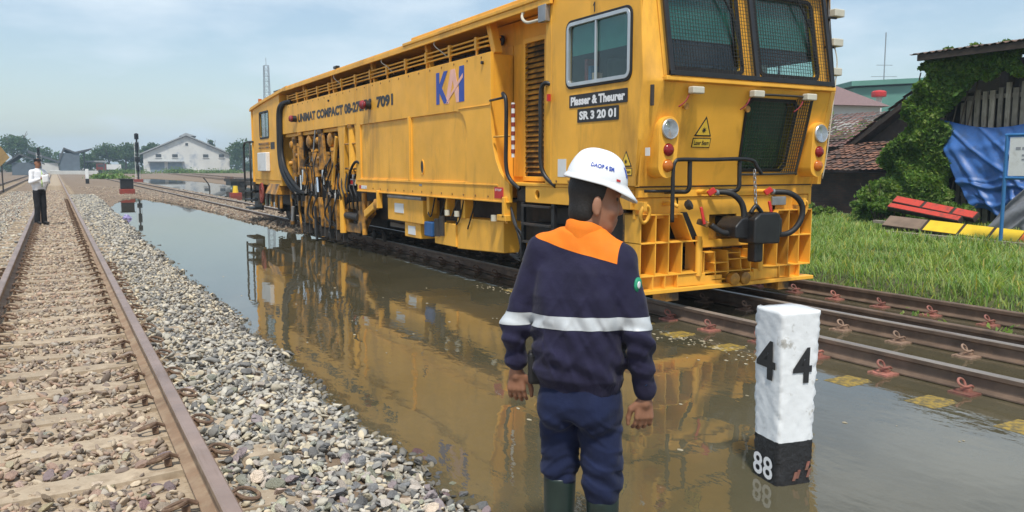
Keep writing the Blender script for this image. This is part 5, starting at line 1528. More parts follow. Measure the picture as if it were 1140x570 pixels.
# cuffs
for w_, e_ in ((WRL, ELL), (WRR, ELR)):
    w_ = np.array(w_); e_ = np.array(e_); d_ = (e_-w_)/np.linalg.norm(e_-w_)
    f.cone(w_+d_*.008, w_+d_*.05, .046, .046, 0.004)
def jw(X, Y, Z):
    r_ = np.sqrt(X*X+Y*Y)
    d = 0.0036*wr(X, Y, Z, 24, .4)+0.0016*wr(X, Y, Z, 58, 1.9)
    # bunched cloth above the waistband
    w = np.exp(-((Z-.985)/.05)**2)
    d += w*0.007*np.sin(Z*62+X*22+1.6*np.sin(X*14+Y*9))
    # pulled folds across the back from the right shoulder to the left hip
    bk = np.exp(-((X-.02)/.15)**2)*(Y < .05)
    d += bk*0.0075*np.sin((X*.8+Z*.62)*58+1.2*np.sin(X*18))*np.exp(-((Z-1.15)/.15)**2)
    rdg = lambda ph, w_: np.exp(-(np.sin(ph)/w_)**2)
    bq = (Y < .06)*np.exp(-((Z-1.12)/.17)**2)
    d -= bq*0.0050*rdg((X*.75+Z*.55)*26+.9*np.sin(X*11+Z*5)+.6, .32)
    d -= bq*0.0040*rdg((-X*.8+Z*.7)*24+1.1*np.sin(X*13-Z*7)+1.9, .28)
    d -= np.exp(-((Z-.985)/.045)**2)*0.006*rdg(X*30+Z*18+1.3*np.sin(X*9), .35)
    ar = (np.abs(X+.25*Y) > .15)*np.exp(-((Z-1.06)/.12)**2)
    d -= ar*0.0055*rdg(Z*42+X*14+Y*16+.8*np.sin(Z*20), .38)
    ang = np.arctan2(Y, X)
    d += (Z < .934)*(np.abs(X) < .2)*0.0018*np.sin(ang*70)
    # elbow creases
    el = np.exp(-((Z-1.09)/.07)**2)*(np.abs(X) > .16)
    d += el*0.0065*np.sin(Z*95+X*30+Y*40)
    return d
f.wrinkle(jw)
V_, F_ = f.mesh()
me = bpy.data.meshes.new('jacket'); me.from_pydata([tuple(v) for v in V_], [], [list(q) for q in F_])
bm = bmesh.new(); bm.from_mesh(me)
def bis(p, nrm):
    bmesh.ops.bisect_plane(bm, geom=bm.verts[:]+bm.edges[:]+bm.faces[:], dist=1e-5, plane_co=p, plane_no=nrm)
n1 = Vector((.0, .05, 1)).normalized()
z_up, z_lo = 1.176, 1.130
bis((0, -.1, z_up), n1); bis((0, -.1, z_lo), n1)
yn = Vector((.11, -.25, 1)).normalized(); yp = Vector((-.195, 0, 1.437))
bis(yp, yn)
sx_n = Vector(tw(1, 0, 0)); YK = 0.152
bis(sx_n*(YK+.028), sx_n); bis(-sx_n*(YK+.06), sx_n)
hemn = Vector((.05, 0, 1)).normalized()
bis((0, 0, .938), hemn)
bm.faces.ensure_lookup_table()
sel = {'jacket': [], 'yoke': [], 'reflective_band': [], 'waistband': [], 'collar': []}
for fc in bm.faces:
    c_ = fc.calc_center_median()
    band = (c_-Vector((0, -.1, z_lo))).dot(n1) > 0 and (c_-Vector((0, -.1, z_up))).dot(n1) < 0
    if band: sel['reflective_band'].append(fc.index)
    elif (c_-yp).dot(yn) > 0 and -YK-.06 < c_.dot(sx_n) < YK+.028: sel['yoke'].append(fc.index)
    elif (c_-Vector((0, 0, .938))).dot(hemn) < 0 and abs(c_.x) < .195 and c_.z > .86: sel['waistband'].append(fc.index)
    else: sel['jacket'].append(fc.index)
VV = np.array([v.co[:] for v in bm.verts]); NN = np.array([v.normal[:] for v in bm.verts]); FF = [[v.index for v in fc.verts] for fc in bm.faces]
bm.free(); bpy.data.meshes.remove(me)
def submesh(ids, off=0.0):
    used = sorted({i for k in ids for i in FF[k]}); mp_ = {i: j for j, i in enumerate(used)}
    return VV[used]+NN[used]*off, [[mp_[i] for i in FF[k]] for k in ids]
jacket = wpart('jacket', *submesh(sel['jacket']), 'navy', worker)
wpart('yoke', *submesh(sel['yoke'], 0.0012), 'hivis', jacket)
wpart('reflective_band', *submesh(sel['reflective_band'], 0.0016), 'reflect', jacket)
wpart('waistband', *submesh(sel['waistband'], 0.0), 'navy', jacket)
# standing collar
cb = MB(); nk = 28
for (r1, r2, z, dx) in ((.086, .076, 1.418, 0.0), (.083, .076, 1.462, .004), (.079, .074, 1.492, .008), (.074, .069, 1.494, .008), (.075, .070, 1.45, .004)):
    for k in range(nk):
        t = 2*PI*k/nk; p = tw(r1*math.cos(t), r2*math.sin(t), 0)
        cb.v.append((p[0]+dx+.008, p[1]-.006, z+0.010*math.cos(t+TA)*-1-0.012*math.sin(t)+.002*math.sin(5*t)))
for i in range(4):
    for k in range(nk): cb._face([i*nk+k, i*nk+(k+1) % nk, (i+1)*nk+(k+1) % nk, (i+1)*nk+k])
wpart('collar', cb.v, cb.f, 'hivis', jacket)
# round green sleeve badge and cuff button
bd = MB(); c_ = Vector(SHR)+Vector((.062, -.058, -.070)); ax = Vector((.80, -.60, -.02)).normalized()
bd.lathe(c_, ax, [(.026, -.004), (.026, .004), (.001, .0045)], 18)
M['badge_green'] = mat('green_badge', (0.02, 0.30, 0.16), 0.6, var=0.2, scale=60)
badge = wpart('sleeve_badge', bd.v, bd.f, 'badge_green', jacket)
bd = MB(); bd.lathe(c_+ax*.004, ax, [(.013, 0), (.013, .002), (.008, .0021)], 12); wpart('badge_mark', bd.v, bd.f, 'white_text', badge)
bd = MB(); bd.lathe(Vector(WRR)+Vector((-.008, -.052, .035)), (-.1, -1, 0), [(.007, -.004), (.007, .003), (.001, .0035)], 10); wpart('button', bd.v, bd.f, 'blue_part', jacket)

# ---- trousers and boots
f = Field((-.28, -.26, 0.40), (.28, .26, 0.97), 0.0058)
f.stack([(.80, .158, .112, 0, -.01), (.85, .166, .128, 0, -.015), (.91, .162, .124, 0, -.008), (.95, .158, .12, 0, 0)], rz2(TA), k=0.0)
f.ell(tw(-.075, -.055, .82), (.088, .075, .085), None, 0.03); f.ell(tw(.075, -.055, .82), (.088, .075, .085), None, 0.03)
BTL, BTR = (-.080, .050, .555), (.098, -.022, .505)
f.chain([HIPL, KNL, BTL], [.096, .076, .070], 0.018)
f.chain([HIPR, KNR, BTR], [.098, .079, .073], 0.018)
def tw_(X, Y, Z):
    d = 0.0030*wr(X, Y, Z, 22, 2.2)+0.0012*wr(X, Y, Z, 55, .6)
    kn = np.exp(-((Z-.57)/.075)**2)
    d += kn*0.0065*np.sin(Z*80+X*25*np.sign(X)+1.5*np.sin(Y*30+X*20))
    rdg = lambda ph, w_: np.exp(-(np.sin(ph)/w_)**2)
    d -= np.exp(-((Z-.60)/.10)**2)*0.006*rdg(Z*44+np.abs(X)*18+Y*12+1.1*np.sin(X*21), .35)
    d -= np.exp(-((Z-.76)/.06)**2)*0.005*rdg((Z+np.abs(X)*.6)*40+.8*np.sin(X*15), .32)
    se = np.exp(-((Z-.77)/.05)**2)
    d += se*0.004*np.sin((Z-np.abs(X)*.5)*85)
    return d
f.wrinkle(tw_)
V_, F_ = f.mesh()
trousers = wpart('trousers', V_, F_, 'navy_blue', worker)
for K_, A_, T_ in ((KNL, ANL, .535), (KNR, ANR, .475)):
    f = Field((A_[0]-.13, A_[1]-.14, -0.02), (A_[0]+.20, A_[1]+.26, .58), 0.006)
    kx = (K_[0]*.85+A_[0]*.15, K_[1]*.7+A_[1]*.3, T_)
    f.chain([kx, (A_[0], A_[1], .22), (A_[0], A_[1], .09)], [.070, .060, .052], 0.0)
    fd = np.array((math.sin(R(24)), math.cos(R(24)), 0))
    f.chain([(A_[0], A_[1]-.02, .055), tuple(np.array((A_[0], A_[1], .048))+fd*.10), tuple(np.array((A_[0], A_[1], .04))+fd*.175)], [.052, .048, .040], 0.03)
    f.cut((0, 0, T_+.012), (0, 0, 1)); f.cut((0, 0, 0.004), (0, 0, -1))
    V_, F_ = f.mesh(); bo = wpart('boot', V_, F_, 'boot', worker)
# black pouch on the left hip
pm = MB(); pm.box(-.030, .030, -.035, .035, -.06, .06)
po = wpart('pouch', [tuple(Vector(v)+Vector((-.188, .02, .965))) for v in pm.v], pm.f, 'rubber', worker, False)
bv = po.modifiers.new('bevel', 'BEVEL'); bv.width = .014; bv.segments = 3

# ---- hard hat
hat_c = hp(0.0, -.004, .072); hat_m = np.array(Matrix.Rotation(HA, 3, 'Z')@Matrix.Rotation(R(-13), 3, 'X'))
def hat_pt(az, t, off=0.0):
    """az: 0 = forward; t: 0 rim .. 1 crown"""
    a, b_, h_ = .108+off, .128+off, .110+off
    e = t*PI/2
    ce, se = math.cos(e)**0.82, math.sin(e)
    x, y, z = a*ce*math.sin(az), b_*ce*math.cos(az), h_*se
    # three ridges along the crown
    rid = max(0, math.cos(min(1, abs(x)/.030)*PI/2))*0.009*min(1, max(0, (t-.30)/.25))
    return np.array((x, y, z+rid))
hb = MB(); NA, NT = 56, 18
for i in range(NT+1):
    for k in range(NA): hb.v.append(tuple(hat_c+hat_m@hat_pt(2*PI*k/NA, min(i/NT, .999))))
for i in range(NT):
    for k in range(NA): hb._face([i*NA+k, i*NA+(k+1) % NA, (i+1)*NA+(k+1) % NA, (i+1)*NA+k])
helmet = wpart('hard_hat', hb.v, hb.f, 'helmet', worker)
br = MB(); prof = ((0.0, .012), (1.0, 0.0), (1.02, -.006), (0.98, -.009), (0.0, -.004))
for s_, dz in prof:
    for k in range(NA):
        az = 2*PI*k/NA; fwd = max(0, math.cos(az))**1.5
        w_ = .010+.042*fwd
        p = hat_pt(az, 0); u_ = np.array((math.sin(az), math.cos(az), 0))
        br.v.append(tuple(hat_c+hat_m@(p+u_*w_*s_+np.array((0, 0, dz-.030*fwd*s_*s_)))))
for i in range(len(prof)):
    j = (i+1) % len(prof)
    for k in range(NA): br._face([i*NA+k, i*NA+(k+1) % NA, j*NA+(k+1) % NA, j*NA+k])
wpart('brim', br.v, br.f, 'helmet', helmet)
def hat_text(name, body_, m_, az0, az1, t0, t1, **kw):
    Vt, Ft = text_mesh(body_, **kw)
    vs = [tuple(hat_c+hat_m@hat_pt(az0+(az1-az0)*p[0], t0+(t1-t0)*p[1], .0022)) for p in Vt]
    return wpart(name, vs, Ft, m_, helmet, False)
hat_text('lettering', 'DAOP 4 SM', 'blue_text', R(118), R(70), .27, .37, bold=0.035)
hat_text('letter', 'K', 'blue_text', R(33), R(20), .22, .46, bold=0.06)
def hat_patch(name, m_, az0, az1, t0, t1, off):
    q = MB()
    for a in np.linspace(az0, az1, 5):
        for t in (t0, t1): q.v.append(tuple(hat_c+hat_m@hat_pt(a, t, off)))
    for i in range(4): q._face([2*i, 2*i+2, 2*i+3, 2*i+1])
    return wpart(name, q.v, q.f, m_, helmet, False)
hat_patch('flag_patch', 'red', R(64), R(54), .10, .145, .0022); hat_patch('flag_patch', 'white_text', R(64), R(54), .145, .19, .0022)

# ------------------------------------------------------------------ man in white shirt on the dry track
M['shirt'] = mat('white_shirt', (0.74, 0.75, 0.77), 0.8, var=0.06, scale=10, bmp=0.3, bscale=25, bdist=0.01)
M['black_cloth'] = mat('black_trousers', (0.010, 0.010, 0.013), 0.85, var=0.3, scale=9, bmp=0.3, bscale=25, bdist=0.01)
M['lime'] = mat('lime_lanyard', (0.35, 0.55, 0.08), 0.7, var=0.1)
man = thing('person', (-0.37, 24.2, -0.16), 'man in white shirt and black cap standing between the rails reading papers', 'person', rz=R(212))
man.scale = (0.9, 0.9, 1.0)
# local frame: x = his right is -x ; he faces +y (turned towards the camera)
f = Field((-.40, -.30, 0.0), (.40, .42, 1.78), 0.011)
f.ell((0, .02, 1.60), (.075, .092, .115), None, 0.0); f.ell((0, .05, 1.535), (.05, .055, .05), None, .03); f.cone((0, .115, 1.60), (0, .125, 1.575), .008, .014, .01)
for sx in (-1, 1): f.ell((sx*.078, .005, 1.585), (.010, .02, .032), None, .006)
f.cone((0, 0, 1.52), (0, -.01, 1.40), .052, .06, .03)
f.stack([(.85, .14, .10, 0, 0), (1.1, .14, .10, 0, 0), (1.3, .16, .09, 0, 0), (1.40, .09, .07, 0, 0)], k=.03)
for sx in (-1, 1):
    f.chain([(sx*.18, 0, 1.36), (sx*.25, .05, 1.10), (sx*.07, .26, 1.20)], [.045, .036, .027], .02)
    fingers(f, (sx*.07, .26, 1.20), (-sx*.4, .6, .35), (0, 0, 1), (-sx, 0, 0))
    f.chain([(sx*.085, 0, .88), (sx*.09, .02, .48), (sx*.095, -.02, .09)], [.08, .05, .04], .02)
V_, F_ = f.mesh(); mbody = wpart('body', V_, F_, 'skin', man)
f = Field((-.36, -.24, 0.86), (.36, .34, 1.50), 0.010)
f.stack([(.89, .165, .125, 0, 0), (1.0, .18, .145, 0, .01), (1.12, .182, .14, 0, .005), (1.26, .192, .13, 0, 0), (1.36, .17, .105, 0, 0), (1.42, .085, .075, 0, 0), (1.45, .07, .065, 0, 0)], k=0)
for sx in (-1, 1): f.chain([(sx*.06, 0, 1.405), (sx*.185, 0, 1.355), (sx*.255, .05, 1.10), (sx*.10, .235, 1.185)], [.05, .066, .055, .038], .022)
f.wrinkle(lambda X, Y, Z: 0.004*wr(X, Y, Z, 24, 1.1))
V_, F_ = f.mesh(); wpart('shirt', V_, F_, 'shirt', man)
f = Field((-.26, -.2, 0.04), (.26, .2, 0.95), 0.011)
f.stack([(.80, .155, .115, 0, -.01), (.88, .162, .12, 0, 0), (.925, .158, .118, 0, 0)], k=0)
for sx in (-1, 1): f.chain([(sx*.085, 0, .84), (sx*.092, .02, .48), (sx*.098, -.01, .08)], [.096, .078, .075], .015)
f.wrinkle(lambda X, Y, Z: 0.004*wr(X, Y, Z, 20, 2.1))
V_, F_ = f.mesh(); wpart('trousers', V_, F_, 'black_cloth', man)
for sx in (-1, 1):
    f = Field((sx*.1-.08, -.14, -.01), (sx*.1+.08, .22, .14), .011)
    f.chain([(sx*.098, -.05, .05), (sx*.10, .06, .045), (sx*.11, .14, .04)], [.046, .046, .038], .02); f.cut((0, 0, .005), (0, 0, -1))
    V_, F_ = f.mesh(); wpart('shoe', V_, F_, 'rubber', man)
cp_ = MB(); cp_.lathe((0, .012, 1.645), (0, .08, 1), [(.086, 0), (.088, .02), (.098, .038), (.098, .05), (.06, .06), (.001, .062)], 20)
cap_ = wpart('cap', cp_.v, cp_.f, 'black_cloth', man)
vz = MB(); vz.add([(-.075, .085, 1.66), (-.06, .15, 1.635), (0, .17, 1.63), (.06, .15, 1.635), (.075, .085, 1.66), (0, .07, 1.675)], [(0, 1, 2, 5), (5, 2, 3, 4)])
vo = wpart('visor', vz.v, vz.f, 'rubber', cap_, False); sm_ = vo.modifiers.new('t', 'SOLIDIFY'); sm_.thickness = .006
wpart('hair', *(lambda q: (q.v, q.f))(MB().lathe((0, -.012, 1.565), (0, 0, 1), [(.05, -.03), (.074, 0), (.080, .05), (.078, .09)], 16)), 'hair', mbody)
wpart('lanyard', *(lambda q: (q.v, q.f))(MB().tube(spline([(-.06, .05, 1.42), (-.04, .125, 1.30), (-.01, .15, 1.10), (0.0, .16, .98)], 5), .012, 6)), 'lime', man)
wpart('belt', *(lambda q: (q.v, q.f))(MB().lathe((0, 0, .885), (0, 0, 1), [(.150, 0), (.152, .035)], 20)), 'rubber', man)
pp = MB()
for i in range(5):
    for j in range(5): pp.v.append((-.10+.05*i, .345+.012*math.sin(i*1.3)+.01*j*.5, 1.30-.055*j+.01*math.cos(i)))
for i in range(4):
    for j in range(4): pp._face([i*5+j, i*5+j+1, (i+1)*5+j+1, (i+1)*5+j])
pa_ = np_mesh('paper', np.array(pp.v), np.array(pp.f), 'white_text')
sm_ = pa_.modifiers.new('t', 'SOLIDIFY'); sm_.thickness = .004
pa_.location = man.location; pa_.rotation_euler = man.rotation_euler; pa_.scale = man.scale
tag(pa_, 'creased white papers held by the man in the white shirt', 'papers')
# ------------------------------------------------------------------ concrete marker post
M['post_white'] = mat('whitewashed_concrete', (0.74, 0.76, 0.77), 0.85, var=0.07, scale=9, dirt=(0.44, 0.43, 0.40), damt=(0.60, 0.68), dscale=11, bmp=0.35, bscale=38, bdist=0.005)
M['post_black'] = mat('black_painted_concrete', (0.018, 0.018, 0.020), 0.55, var=0.3, scale=20, dirt=(0.07, 0.055, 0.045), damt=(0.6, 0.8), bmp=0.9, bscale=45, bdist=0.008)
PC = Vector((3.262, 2.842, -0.42)); PA = R(-11.6)
post = thing('marker_post', PC, 'white concrete marker post with black foot and number 44 standing in water', 'marker post', rz=PA)
def post_half(z, side_):
    return 0.113*np.interp(z, [0, 1.02], [0.90, 1.04])
def post_mesh(name, z0, z1, m_, cap):
    nz = int((z1-z0)/0.016); nn = 13
    Vs, Fs = [], []
    ring = []
    for k in range(4*nn):
        s_, t = divmod(k, nn); t = t/nn*2-1
        e = 0.93
        x, y = [(t, -1), (1, t), (-t, 1), (-1, -t)][s_]
        ring.append((x, y))
    ring = np.array(ring); rad = np.linalg.norm(ring, axis=1)
    ring *= np.minimum(1, 1.385/rad)[:, None]
    for i in range(nz+1):
        z = z0+(z1-z0)*i/nz
        h_ = post_half(z, 0)
        n_ = 0.0016*np.sin(ring[:, 0]*9+z*31)*np.sin(ring[:, 1]*8-z*47)+rng.normal(0, 0.0006, len(ring))
        edge = (np.abs(ring[:, 0]*ring[:, 1]) > .7)*(-np.abs(rng.normal(0, 0.0035, len(ring))))
        P_ = ring*(h_+n_+edge)[:, None]
        dz = rng.normal(0, 0.002, len(ring)) if i == nz else 0
        Vs.append(np.column_stack([P_, np.full(len(ring), z)+dz]))
    nr = len(ring)
    for i in range(nz):
        for k in range(nr): Fs.append([i*nr+k, i*nr+(k+1) % nr, (i+1)*nr+(k+1) % nr, (i+1)*nr+k])
    if cap: Fs.append([nz*nr+k for k in range(nr)])
    return wpart(name, np.concatenate(Vs), Fs, m_, post)
shaft = post_mesh('shaft', 0.345, 1.025, 'post_white', True)
foot = post_mesh('foot', -0.12, 0.345, 'post_black', False)
def on_face(which, u, v, d=0.006):
    h_ = post_half(v, 0)
    return (u, -h_-d, v) if which == 'front' else (-h_-d, -u, v)
def post_text(body_, which, m_, u0, u1, v0, v1, par, bold):
    Vt, Ft = text_mesh(body_, bold)
    return wpart('numeral', [on_face(which, u0+(u1-u0)*p[0], v0+(v1-v0)*p[1]) for p in Vt], Ft, m_, par, False)
post_text('4', 'front', 'black_text', -.045, .070, .655, .840, shaft, .025)
post_text('4', 'left', 'black_text', -.085, .075, .660, .865, shaft, .025)
for k in range(2):
    post_text('8', 'left', 'white_text', -.095+.085*k, -.015+.085*k, .130, .250, foot, .015)
for u, v in ((.0, .16), (.02, .17), (.075, .21), (.085, .17)):
    q = MB().box(-.008, .008, -.002, .002, -.022, .022)
    p_ = on_face('front', u, v, .004)
    wpart('red_scratch', [(p_[0]+a+.3*c_, p_[1]+b_, p_[2]+c_) for a, b_, c_ in q.v], q.f, 'clip_red', foot, False)

# ------------------------------------------------------------------ foliage helpers
def leaf_mat(name, c1, c2, trans=0.35):
    m, n, l, b, out = new_mat(name)
    a = n.new('ShaderNodeAttribute'); a.attribute_name = 'Col'
    f_ = noise(n, l, 1.3, 3)
    cc_ = ramp(n, l, f_, 0.35, c1, 0.65, c2)
    cc_ = mix(n, l, 1.0, cc_, a.outputs['Color'], 'MULTIPLY')
    l.new(cc_, b.inputs['Base Color']); b.inputs['Roughness'].default_value = 0.55; b.inputs['Specular IOR Level'].default_value = 0.3
    t = n.new('ShaderNodeBsdfTranslucent'); l.new(mix(n, l, 1.0, cc_, (1.3, 1.5, 0.6), 'MULTIPLY'), t.inputs['Color'])
    mx = n.new('ShaderNodeMixShader'); mx.inputs['Fac'].default_value = trans
    l.new(b.outputs['BSDF'], mx.inputs[1]); l.new(t.outputs['BSDF'], mx.inputs[2]); l.new(mx.outputs['Shader'], out.inputs['Surface'])
    return m
M['leaf'] = leaf_mat('vine_leaf', (0.090, 0.168, 0.032), (0.155, 0.25, 0.052))
M['leaf_far'] = leaf_mat('tree_leaf', (0.050, 0.095, 0.030), (0.075, 0.13, 0.042))
M['leaf_pale'] = leaf_mat('pale_shrub_leaf', (0.11, 0.19, 0.04), (0.17, 0.26, 0.06))
M['grass'] = leaf_mat('grass_blade', (0.185, 0.285, 0.085), (0.30, 0.41, 0.145), 0.4)
M['bark'] = mat('bark', (0.09, 0.065, 0.045), 0.9, var=0.3, scale=6, bmp=0.5, bscale=30)

def leaves(name, P, size, m_, parent=None, r_=rng, flat=0.0, tint=(0.7, 1.25), origin=None):
    n_ = len(P); s = size if np.ndim(size) else np.full(n_, size)
    s = s*r_.uniform(0.7, 1.3, n_)
    Rm = rand_rot(r_, n_)
    base = np.array([(0, -.5, 0), (.34, -.05, .10), (0, .62, -.04), (-.34, -.05, .10)])
    V_ = np.einsum('nij,vj->nvi', Rm, base)*s[:, None, None]+P[:, None, :]
    i = np.arange(n_)*4
    F_ = np.concatenate([np.stack([i, i+1, i+2], 1), np.stack([i, i+2, i+3], 1)])
    c_ = r_.uniform(tint[0], tint[1], (n_, 1))*np.array([[1, 1, 1]])*np.column_stack([r_.uniform(.85, 1.25, n_), np.ones(n_), r_.uniform(.7, 1.1, n_)])
    return np_mesh(name, V_.reshape(-1, 3), F_, m_, parent, np.repeat(c_, 4, axis=0), origin=origin)

def clump_points(c, rad, nblob, nper, r_, shell=0.55):
    c = np.array(c); rad = np.array(rad); out = []
    for k in range(nblob):
        d = r_.normal(size=3); d /= np.linalg.norm(d)
        d[2] = abs(d[2])*.9-.25
        bc = c+d*rad*r_.uniform(.35, .95); br_ = rad.min()*r_.uniform(.22, .48)
        q = r_.normal(size=(nper, 3)); q /= np.linalg.norm(q, axis=1, keepdims=True)
        out.append(bc+q*br_*r_.uniform(shell, 1.05, (nper, 1))*np.array([1.15, 1.15, .85]))
    return np.concatenate(out)

def tree(x, y, z, h, w, label, name='tree', nblob=26, nper=130, leaf=0.5, m_='leaf_far', seed=1, group='trees behind the yard', tr=0.35):
    r_ = np.random.default_rng(seed)
    t = thing(name, (x, y, z), label, 'tree', group)
    tb = MB(); top = Vector((x+r_.uniform(-.3, .3), y, z+h*.62))
    tb.tube(spline([(x, y, z-.2), (x+r_.uniform(-.2, .2), y, z+h*.25), tuple(top)], 4), [h*.028, h*.027, h*.026, h*.024, h*.022, h*.02, h*.018, h*.015, h*.01][:9], 8)
    for k in range(6):
        a = r_.uniform(0, 6.28); s0 = Vector((x, y, z+h*r_.uniform(.22, .5)))
        e = Vector((x+math.cos(a)*w*.38, y+math.sin(a)*w*.38, z+h*r_.uniform(.55, .85)))
        tb.tube([s0, (s0+e)/2+Vector((0, 0, .2)), e], [h*.012, h*.009, h*.004], 6)
    tb.build('trunk', 'bark', t, smooth=True)
    P_ = clump_points((x, y, z+h*.50), (w*.55, w*.55, h*.48), nblob, nper, r_)
    leaves('crown', P_, leaf, m_, t, r_)
    return t

# ------------------------------------------------------------------ grass beside the rails
def grass_patch():
    n_ = 80000
    x = 8.95+rng.random(n_)**1.25*12.5; y = rng.uniform(1.5, 20, n_)
    keep = (x < 10+ y*1.0) & (y > 2.2+(x-9)*0.38)
    x, y = x[keep], y[keep]; n_ = len(x)
    cl = 0.5+0.5*np.sin(x*2.1+1.3*np.sin(y*1.7))*np.sin(y*2.6+x*.6)
    h_ = rng.uniform(.08, .25, n_)*(0.65+0.75*cl)*np.interp(x, [8.95, 9.6, 14, 21], [.55, 1, .95, 1.0])
    w_ = rng.uniform(.004, .009, n_)*np.interp(x, [9, 21], [1, 2.3])
    a = rng.uniform(0, 2*PI, n_); bend_ = rng.uniform(.2, 1.1, n_)*h_
    z0 = ground_h(x, y)-.02
    dx, dy = np.cos(a), np.sin(a); sx, sy = -dy, dx
    rows = []
    for t, wk in ((0, 1), (.45, .9), (.8, .55)):
        bx_, by_ = x+dx*bend_*t*t, y+dy*bend_*t*t; bz_ = z0+h_*t*(1-.25*t*bend_/h_*.6)
        rows += [np.stack([bx_-sx*w_*wk, by_-sy*w_*wk, bz_], 1), np.stack([bx_+sx*w_*wk, by_+sy*w_*wk, bz_], 1)]
    rows.append(np.stack([x+dx*bend_, y+dy*bend_, z0+h_*(1-.25*bend_/h_*.8)], 1))
    V_ = np.stack(rows, 1).reshape(-1, 3); i = np.arange(n_)*7
    F_ = np.concatenate([np.stack(q, 1) for q in ((i, i+1, i+3), (i, i+3, i+2), (i+2, i+3, i+5), (i+2, i+5, i+4), (i+4, i+5, i+6))])
    c_ = rng.uniform(.65, 1.25, (n_, 1))*np.column_stack([rng.uniform(.85, 1.3, n_), np.ones(n_), rng.uniform(.6, 1.2, n_)])
    dry = rng.random(n_) < .07
    c_[dry] *= np.array([1.7, 1.15, .9])
    g = np_mesh('grass', V_, F_, 'grass', colors=np.repeat(c_, 7, axis=0))
    tag(g, 'tall bright green grass growing beside the rusty rails', 'grass', kind='stuff')
grass_patch()
# weeds between the far rails
P_ = np.concatenate([rng.normal((7.95, 5.2, -.26), (.10, .16, .05), (26, 3)), rng.normal((7.9, 4.2, -.26), (.08, .12, .04), (18, 3))])
tag(leaves('weeds', P_, 0.06, 'grass'), 'sparse green weeds sprouting between the rusty rails', 'weeds', kind='stuff')

# ------------------------------------------------------------------ shed, tarpaulin, boards and sign on the right
M['old_wood'] = mat('weathered_grey_wood', (0.30, 0.255, 0.20), 0.9, var=0.25, scale=3, dirt=(0.09, 0.075, 0.06), damt=(0.5, 0.75), dscale=6, dstretch=(3, 3, .5), bmp=0.4, bscale=20, objrand=0.3)
M['dark_wood'] = mat('dark_wood', (0.045, 0.032, 0.024), 0.9, var=0.3, scale=5)
M['rust_sheet'] = mat('rusty_corrugated_sheet', (0.12, 0.09, 0.075), 0.7, var=0.3, scale=2, dirt=(0.22, 0.10, 0.05), damt=(0.45, 0.7), dscale=3)
M['tarp'] = mat('blue_tarpaulin', (0.035, 0.12, 0.36), 0.45, var=0.22, scale=3, dirt=(0.05, 0.085, 0.17), damt=(0.5, 0.8), dscale=4, bmp=0.2, bscale=12, bdist=.02)
M['grey_cloth'] = mat('grey_sheet', (0.16, 0.17, 0.19), 0.8, var=0.2)
M['brick'] = mat('dark_brick', (0.10, 0.055, 0.042), 0.9, var=0.3)
m, n, l, b, out = new_mat('old_brickwork')
tcb = n.new('ShaderNodeTexCoord'); mpb = n.new('ShaderNodeMapping'); mpb.inputs['Rotation'].default_value = (0, R(90), R(90))
l.new(tcb.outputs['Object'], mpb.inputs['Vector'])
bt = n.new('ShaderNodeTexBrick'); bt.inputs['Scale'].default_value = 1.0
bt.inputs['Brick Width'].default_value = .23; bt.inputs['Row Height'].default_value = .075; bt.inputs['Mortar Size'].default_value = .008
bt.inputs['Color1'].default_value = (0.12, 0.06, 0.045, 1); bt.inputs['Color2'].default_value = (0.07, 0.042, 0.036, 1); bt.inputs['Mortar'].default_value = (0.07, 0.065, 0.055, 1)
l.new(mpb.outputs['Vector'], bt.inputs['Vector'])
dk = ramp(n, l, noise(n, l, 1.2, 6), .4, (0.45, 0.45, 0.4), .7, (1, 1, 1))
l.new(mix(n, l, 1.0, bt.outputs['Color'], dk, 'MULTIPLY'), b.inputs['Base Color']); b.inputs['Roughness'].default_value = .95
bump(n, l, b, bt.outputs['Fac'], .5, -.01)
M['brickwork'] = m
M['tile'] = mat('clay_roof_tile', (1, 1, 1), 0.85, var=0.2, scale=4, attr='Col', dirt=(0.05, 0.05, 0.035), damt=(0.55, 0.75), dscale=2.5)

def tile_roof(name, O, U, W, rows, cols, parent, c1=(0.20, 0.095, 0.06), c2=(0.11, 0.065, 0.05), seed=3):
    """O lower corner, U along the eave, W up the slope (full vectors)"""
    r_ = np.random.default_rng(seed)
    O, U, W = [np.array(q, float) for q in (O, U, W)]; N_ = np.cross(U, W); N_ /= np.linalg.norm(N_)
    if N_[2] < 0: N_ = -N_
    prof = np.array([0, .5, 1.0, .5, 0, -.1]); k = len(prof)
    Vs, Fs, Cs = [], [], []; b0 = 0
    for i in range(rows):
        for j in range(cols):
            jit = r_.normal(0, .012); cjit = c1 if r_.random() < .6 else c2
            c_ = np.array(cjit)*r_.uniform(.7, 1.4)
            for e in (0, 1):
                for q in range(k):
                    u_ = (j+q/(k-1))/cols; v_ = (i+e*1.12)/rows
                    lift = .035*prof[q]+(.045 if e == 0 else 0.005)+jit
                    Vs.append(O+U*u_+W*v_+N_*lift); Cs.append(c_)
            for q in range(k-1): Fs.append((b0+q, b0+q+1, b0+k+q+1, b0+k+q))
            b0 += 2*k
    o = np_mesh(name, np.array(Vs), np.array(Fs), 'tile', parent, np.array(Cs))
    o['kind'] = 'stuff'
    return o

